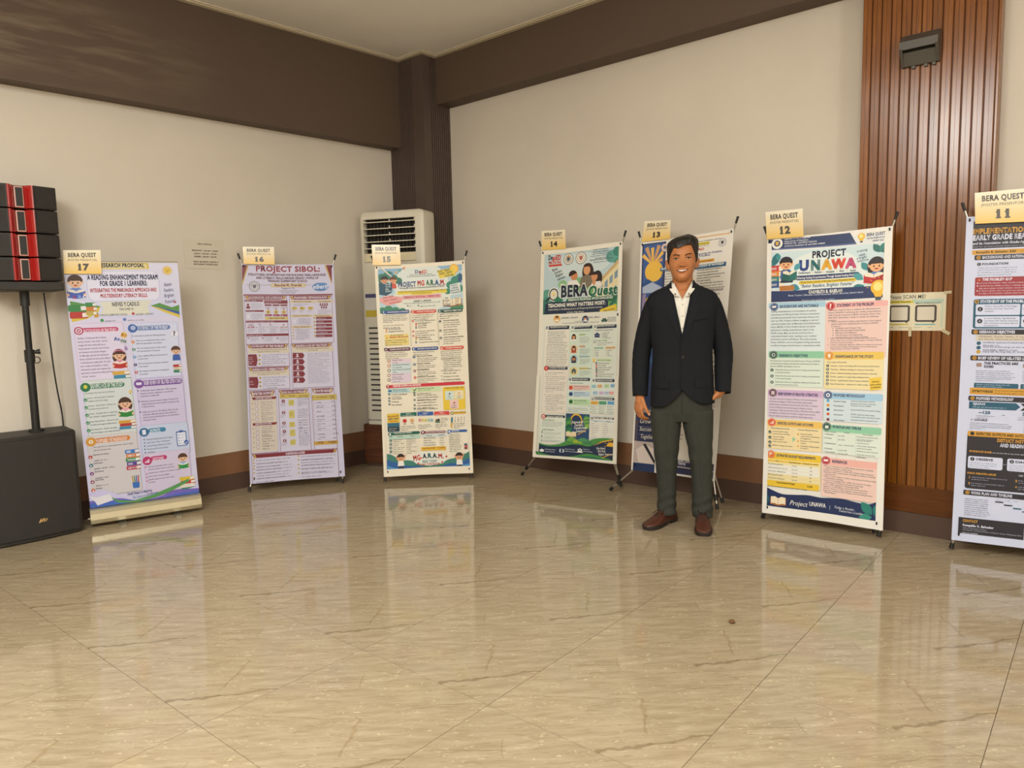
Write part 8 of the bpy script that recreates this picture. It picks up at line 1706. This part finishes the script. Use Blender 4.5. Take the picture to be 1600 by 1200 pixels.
    def strip_on(name, inner, outer, off, m, parent, n=16):
        bm = bmesh.new(); rows = []
        for k in range(n + 1):
            t = k / n; a, b_ = inner(t), outer(t); row = []
            for q in range(6):
                x = a[0] + (b_[0] - a[0]) * q / 5; z = a[1] + (b_[1] - a[1]) * q / 5; p = on_jacket(x, z, off)
                if p is None:
                    sg = 1 if b_[0] > a[0] else -1; p = on_jacket(x + sg * .012, z, off) or on_jacket(b_[0], b_[1], off) or V((x, -.1, z)); p = V((x, p.y, z))
                row.append(bm.verts.new(p))
            rows.append(row)
        for r0, r1 in zip(rows, rows[1:]):
            for q in range(5): bm.faces.new((r0[q], r0[q + 1], r1[q + 1], r1[q]))
        bmesh.ops.recalc_face_normals(bm, faces=bm.faces); bmesh.ops.solidify(bm, geom=bm.faces[:], thickness=-.003); bmesh.ops.recalc_face_normals(bm, faces=bm.faces)
        return mesh_obj(name, bm, m, parent, True, None, 50)
    for s in (-1, 1):
        ex = lambda t, s=s: -.013 + s * (.004 + .056 * t ** .92)
        def wd(t): return .006 + .05 * min(1, t / .72) if t < .76 else (.03 + .012 * (t - .76) / .24)
        strip_on('lapel', lambda t, s=s: (ex(t * .86), 1.055 + .255 * t), lambda t, s=s: (ex(t * .86) + s * wd(t), 1.055 + .255 * t + .004 * t), .005, wool, jk, 22)
    # collar round the back of the neck
    bm = bmesh.new()
    loft(bm, [[V((-.013 + x, y + .008, z)) for x, y in (sup(a, hw, hf, hb, 2.2) for a in np.linspace(1.05, 2 * math.pi - 1.05, 40))] for z, hw, hf, hb in ((1.335, .088, .08, .084), (1.36, .072, .074, .072), (1.384, .0655, .07, .066), (1.386, .0615, .066, .062), (1.36, .066, .068, .066), (1.335, .08, .075, .078))], False, False)
    bmesh.ops.recalc_face_normals(bm, faces=bm.faces); mesh_obj('collar', bm, wool, jk, True)
    # sleeves
    for S, E, W, cz, wmul in ((SL, EL, WL, .738, 1.), (SR, ER, WR, .758, 1.)):
        bm = bmesh.new(); path = []; sg = -1 if S.x < 0 else 1
        P0 = S + V((-sg * .05, 0, .018)); P1 = S + V((-sg * .003, 0, -.012)); P2 = S.lerp(E, .5) + V((sg * .006, .004, 0)); P3 = E; P4 = E.lerp(W, .5) + V((sg * .004, .006, 0)); P5 = V((W.x, W.y, cz))
        if sg > 0: P5 = V((W.x + .008, W.y, cz))
        ctr = [P0, P1, P2, P3, P4, P5]; rad = [.045, .0575, .0555, .0515, .048, .0425]
        pts = []; rs = []
        for i in range(5):
            p0, p1, p2, p3 = ctr[max(i - 1, 0)], ctr[i], ctr[i + 1], ctr[min(i + 2, 5)]
            for t in np.linspace(0, 1, 9)[:-1]:
                pts.append(.5 * (2 * p1 + (p2 - p0) * t + (2 * p0 - 5 * p1 + 4 * p2 - p3) * t * t + (3 * p1 - p0 - 3 * p2 + p3) * t ** 3)); rs.append(rad[i] + (rad[i + 1] - rad[i]) * t)
        pts.append(P5); rs.append(rad[-1])
        # fold wrinkles near the elbow
        rs = [r * (1 + .018 * math.sin(k * 2.1) * math.exp(-((k - 25) / 8.) ** 2)) for k, r in enumerate(rs)]
        bm_tube(bm, pts, rs, 22, False)
        # turned-in cuff
        bm.verts.ensure_lookup_table(); last = bm.verts[len(bm.verts) - 22:]; c = P5
        inn = [bm.verts.new(c + (v.co - c) * .86 + V((0, 0, .003))) for v in last]; up = [bm.verts.new(c + (v.co - c) * .84 + V((0, 0, .05))) for v in last]
        for k in range(22): bm.faces.new((last[k], last[(k + 1) % 22], inn[(k + 1) % 22], inn[k])); bm.faces.new((inn[k], inn[(k + 1) % 22], up[(k + 1) % 22], up[k]))
        bmesh.ops.recalc_face_normals(bm, faces=bm.faces); mesh_obj('sleeve', bm, wool, jk, True)
        for k in range(3):
            z = cz + .014 + k * .016; bm = bmesh.new(); blob(bm, V((P5.x + sg * .03 * .6, P5.y + .036, z)), (.004, .004, .004), 8); mesh_obj('cuff_button', bm, M_BLACK, jk, True)
    # front button, breast and hip pockets
    p = on_jacket(-.008, .966, .004); bm = bmesh.new(); bm_tube(bm, [p + V((0, .003, 0)), p + V((0, -.002, 0))], .0095, 14); mesh_obj('front_button', bm, mat('dark_horn_button', '#15130f', .25), jk, True, None, 40)
    def flap(name, x0, x1, z0, z1, dz): strip_on(name, lambda t: (x0, z0 + (z1 - z0) * t), lambda t: (x1, z0 + dz + (z1 - z0) * t), .006, wool, jk, 6)
    flap('breast_pocket', .055, .125, 1.165, 1.183, .012); flap('hip_pocket_flap', .055, .14, .8, .845, .006); flap('hip_pocket_flap', -.165, -.085, .795, .84, -.004)
    # shirt collar points, placket and buttons
    for s in (-1, 1):
        n0 = V((HX + s * .058, -.02, 1.384)); n1 = V((HX + s * .049, -.06, 1.358)); tp = V((HX + s * .04, -.105, 1.302)); bt = V((HX + s * .008, -.1, 1.285)); md = V((HX + s * .032, -.082, 1.335))
        bm = bmesh.new(); q = [bm.verts.new(v) for v in (n0, n1 + V((0, .004, .006)), V((HX + s * .03, -.085, 1.326)), bt + V((s * .006, -.004, .012)), tp + V((0, -.004, 0)), V((HX + s * .066, -.075, 1.335)), V((HX + s * .07, -.03, 1.362)))]
        c = bm.verts.new(sum((v.co for v in q), V((0, 0, 0))) / len(q) + V((0, -.006, 0)))
        for k in range(len(q)): bm.faces.new((q[k], q[(k + 1) % len(q)], c))
        bmesh.ops.recalc_face_normals(bm, faces=bm.faces); bmesh.ops.solidify(bm, geom=bm.faces[:], thickness=.003); bmesh.ops.recalc_face_normals(bm, faces=bm.faces)
        mesh_obj('collar_point', bm, cotton, shirt, True, None, 60)
        bm = bmesh.new(); blob(bm, tp + V((-s * .004, -.0075, .008)), (.0055, .002, .0055), 10); mesh_obj('collar_button', bm, mat('grey_button', '#8a7f72', .3), shirt, True)
    st = BVHTree.FromPolygons([v.co.copy() for v in shirt.data.vertices], [p_.vertices[:] for p_ in shirt.data.polygons])
    bm = bmesh.new(); rows = []
    for k in range(20):
        z = 1.268 - k * .0125; row = []
        for x in (-.0245, -.013, .0005):
            h = st.ray_cast(V((x, -.5, z)), V((0, 1, 0)))[0]; row.append(bm.verts.new((x, (h.y if h is not None else -.1) - .003, z)))
        rows.append(row)
    for r0, r1 in zip(rows, rows[1:]):
        for q in range(2): bm.faces.new((r0[q], r0[q + 1], r1[q + 1], r1[q]))
    bmesh.ops.recalc_face_normals(bm, faces=bm.faces); bmesh.ops.solidify(bm, geom=bm.faces[:], thickness=-.002); bmesh.ops.recalc_face_normals(bm, faces=bm.faces); mesh_obj('placket', bm, cotton, shirt, True, None, 40)
    for z in (1.252, 1.19, 1.125, 1.065):
        h = st.ray_cast(V((-.0115, -.5, z)), V((0, 1, 0)))[0]; bm = bmesh.new(); blob(bm, V((-.0115, (h.y if h is not None else -.11) - .0055, z)), (.0048, .0018, .0048), 10); mesh_obj('shirt_button', bm, mat('pearl_button', '#c9c2b6', .25), shirt, True)
    # ---- trousers
    bm = bmesh.new()
    loft(bm, [[V((cx + x, y + yo, z)) for x, y in (sup(2 * math.pi * k / 40, hw, hf, hb, 2.5) for k in range(40))] for z, cx, hw, hf, hb, yo in ((.60, -.014, .155, .085, .1, .01), (.65, -.0145, .166, .1, .112, .01), (.72, -.0155, .168, .107, .116, .008), (.82, -.014, .16, .105, .108, .006), (.98, -.013, .15, .1, .1, .005))])
    legs = (([(.0555, -.098, .053, .07, .062, .012), (.075, -.0985, .0545, .072, .064, .012), (.11, -.0985, .053, .066, .064, .016), (.2, -.098, .0525, .064, .066, .016), (.3, -.1, .0575, .066, .07, .012), (.44, -.1015, .0715, .076, .078, .004), (.56, -.103, .083, .088, .092, .006), (.66, -.1, .09, .098, .104, .008)]), ([(.052, .1015, .0575, .07, .06, -.005), (.075, .101, .0585, .073, .062, -.005), (.11, .1, .057, .068, .064, 0), (.2, .099, .0565, .066, .066, .004), (.3, .096, .0585, .067, .07, .006), (.44, .0868, .0675, .075, .078, .002), (.56, .0755, .0825, .088, .092, .006), (.66, .07, .089, .098, .104, .008)]))
    for L in legs:
        rings = []
        for z in np.linspace(L[0][0], L[-1][0], 60):
            cx, hw, hf, hb, yo = lerp_table(L, z); w0 = math.exp(-((z - .11) / .07) ** 2); w1 = math.exp(-((z - .4) / .1) ** 2)
            ring = []
            for k in range(44):
                a = 2 * math.pi * k / 44; w_ = .0036 * w0 * math.sin(z * 105 + cx * 40 + 1.6 * math.sin(a * 2 + cx * 30)) + .0018 * w1 * math.sin(z * 62 + 1 + 2.2 * math.sin(a + cx * 20)); x, y = sup(a, hw + w_, hf + w_, hb + w_, 2.3); ring.append(V((cx + x, y + yo + (.0 if abs(math.sin(a)) > .1 or y > 0 else -.006), z + (.012 * max(0, -math.cos(a)) * -1 if z < .09 else 0))))
            rings.append(ring)
        loft(bm, rings)
    tr = fuse('trousers', bm, cloth, .0046, body, 3, .5)
    tube('fly_seam', [(-.0135, -.1005, .79), (-.014, -.1, .72), (-.0145, -.094, .655)], .0022, cloth, tr, 6)
    # ---- shoes
    def shoe(heel, toe, name='shoe'):
        h = V((heel[0], heel[1], 0)); d = V((toe[0], toe[1], 0)) - h; Ln = d.length; d.normalize(); sd = V((-d.y, d.x, 0))
        OUT = [(0, .012), (.015, .026), (.05, .033), (.15, .0355), (.3, .034), (.45, .0355), (.6, .042), (.72, .0455), (.82, .0435), (.9, .037), (.96, .026), (.99, .014), (1, .004)]
        TOP = [(0, .045), (.03, .066), (.1, .078), (.2, .085), (.32, .09), (.42, .086), (.52, .074), (.62, .061), (.72, .051), (.82, .045), (.9, .04), (.96, .034), (1, .026)]
        bm = bmesh.new(); rings = []
        for s in list(np.linspace(0, .06, 5)) + list(np.linspace(.1, .88, 22)) + list(np.linspace(.91, 1, 8)):
            w_ = lerp_table(OUT, s)[0]; t_ = lerp_table(TOP, s)[0]; ring = []
            for k in range(18):
                a = math.pi * k / 17; cx = math.cos(a); ring.append(h + d * (s * Ln) + sd * (w_ * (abs(cx) ** .75) * (1 if cx > 0 else -1)) + V((0, 0, .02 + (t_ - .02) * math.sin(a) ** .8)))
            rings.append(ring)
        vs = [[bm.verts.new(p_) for p_ in r] for r in rings]
        for a, b_ in zip(vs, vs[1:]):
            for k in range(17): bm.faces.new((a[k], a[k + 1], b_[k + 1], b_[k]))
        bm.faces.new(vs[0][::-1]); bm.faces.new(vs[-1])
        bmesh.ops.recalc_face_normals(bm, faces=bm.faces); up = mesh_obj(name, bm, leather, body, True, None, 60)
        def slab(nm, s0, s1, z0, z1, grow):
            bm = bmesh.new(); ss = np.linspace(s0, s1, 26); L_ = [h + d * (s * Ln) + sd * (lerp_table(OUT, s)[0] + grow) for s in ss]; R_ = [h + d * (s * Ln) - sd * (lerp_table(OUT, s)[0] + grow) for s in ss[::-1]]; pl_ = L_ + R_
            lo = [bm.verts.new((p_.x, p_.y, z0)) for p_ in pl_]; hi = [bm.verts.new((p_.x, p_.y, z1)) for p_ in pl_]; bm.faces.new(lo[::-1]); bm.faces.new(hi)
            for k in range(len(pl_)): bm.faces.new((lo[k], lo[(k + 1) % len(pl_)], hi[(k + 1) % len(pl_)], hi[k]))
            bmesh.ops.recalc_face_normals(bm, faces=bm.faces); mesh_obj(nm, bm, sole, up)
        slab('outsole', .0, 1.0, .012, .024, .0035); slab('heel_block', 0, .27, .0008, .0125, .0015); slab('forefoot_sole', .42, .97, .0008, .0125, .001)
        lace = mat('dark_lace', '#2e1a12', .7)
        for k in range(4):
            s = .42 + .065 * k; t_ = lerp_table(TOP, s)[0] + .002; c = h + d * (s * Ln) + V((0, 0, t_)); tube('lace', [c + sd * .019 - V((0, 0, .005)), c + V((0, 0, .0015)), c - sd * .019 - V((0, 0, .005))], .0024, lace, up, 6)
        c = h + d * (.43 * Ln) + V((0, 0, lerp_table(TOP, .43)[0] + .005))
        for q in (-1, 1): tube('lace_bow', [c + sd * q * (.004 + .024 * math.sin(math.pi * t)) * 1 + d * (.03 * math.sin(2 * math.pi * t)) * .5 + V((0, 0, .012 * math.sin(math.pi * t))) for t in np.linspace(0, 1, 11)], .0022, lace, up, 6); tube('lace_end', [c, c + sd * q * .02 + d * .02 - V((0, 0, .006)), c + sd * q * .03 + d * .05 - V((0, 0, .022))], .002, lace, up, 6)
        # stitched edge of the vamp
        tube('vamp_seam', [h + d * ((.6 - .12 * (x / .034) ** 2) * Ln) + sd * x + V((0, 0, lerp_table(TOP, .6 - .12 * (x / .034) ** 2)[0] * (1 - .45 * abs(x / .04) ** 2.2) + .001)) for x in np.linspace(-.034, .034, 9)], .0016, sole, up, 6)
        return up
    shoe((-.058, .075), (-.212, -.17)); shoe((.1, .045), (.103, -.238))
person()
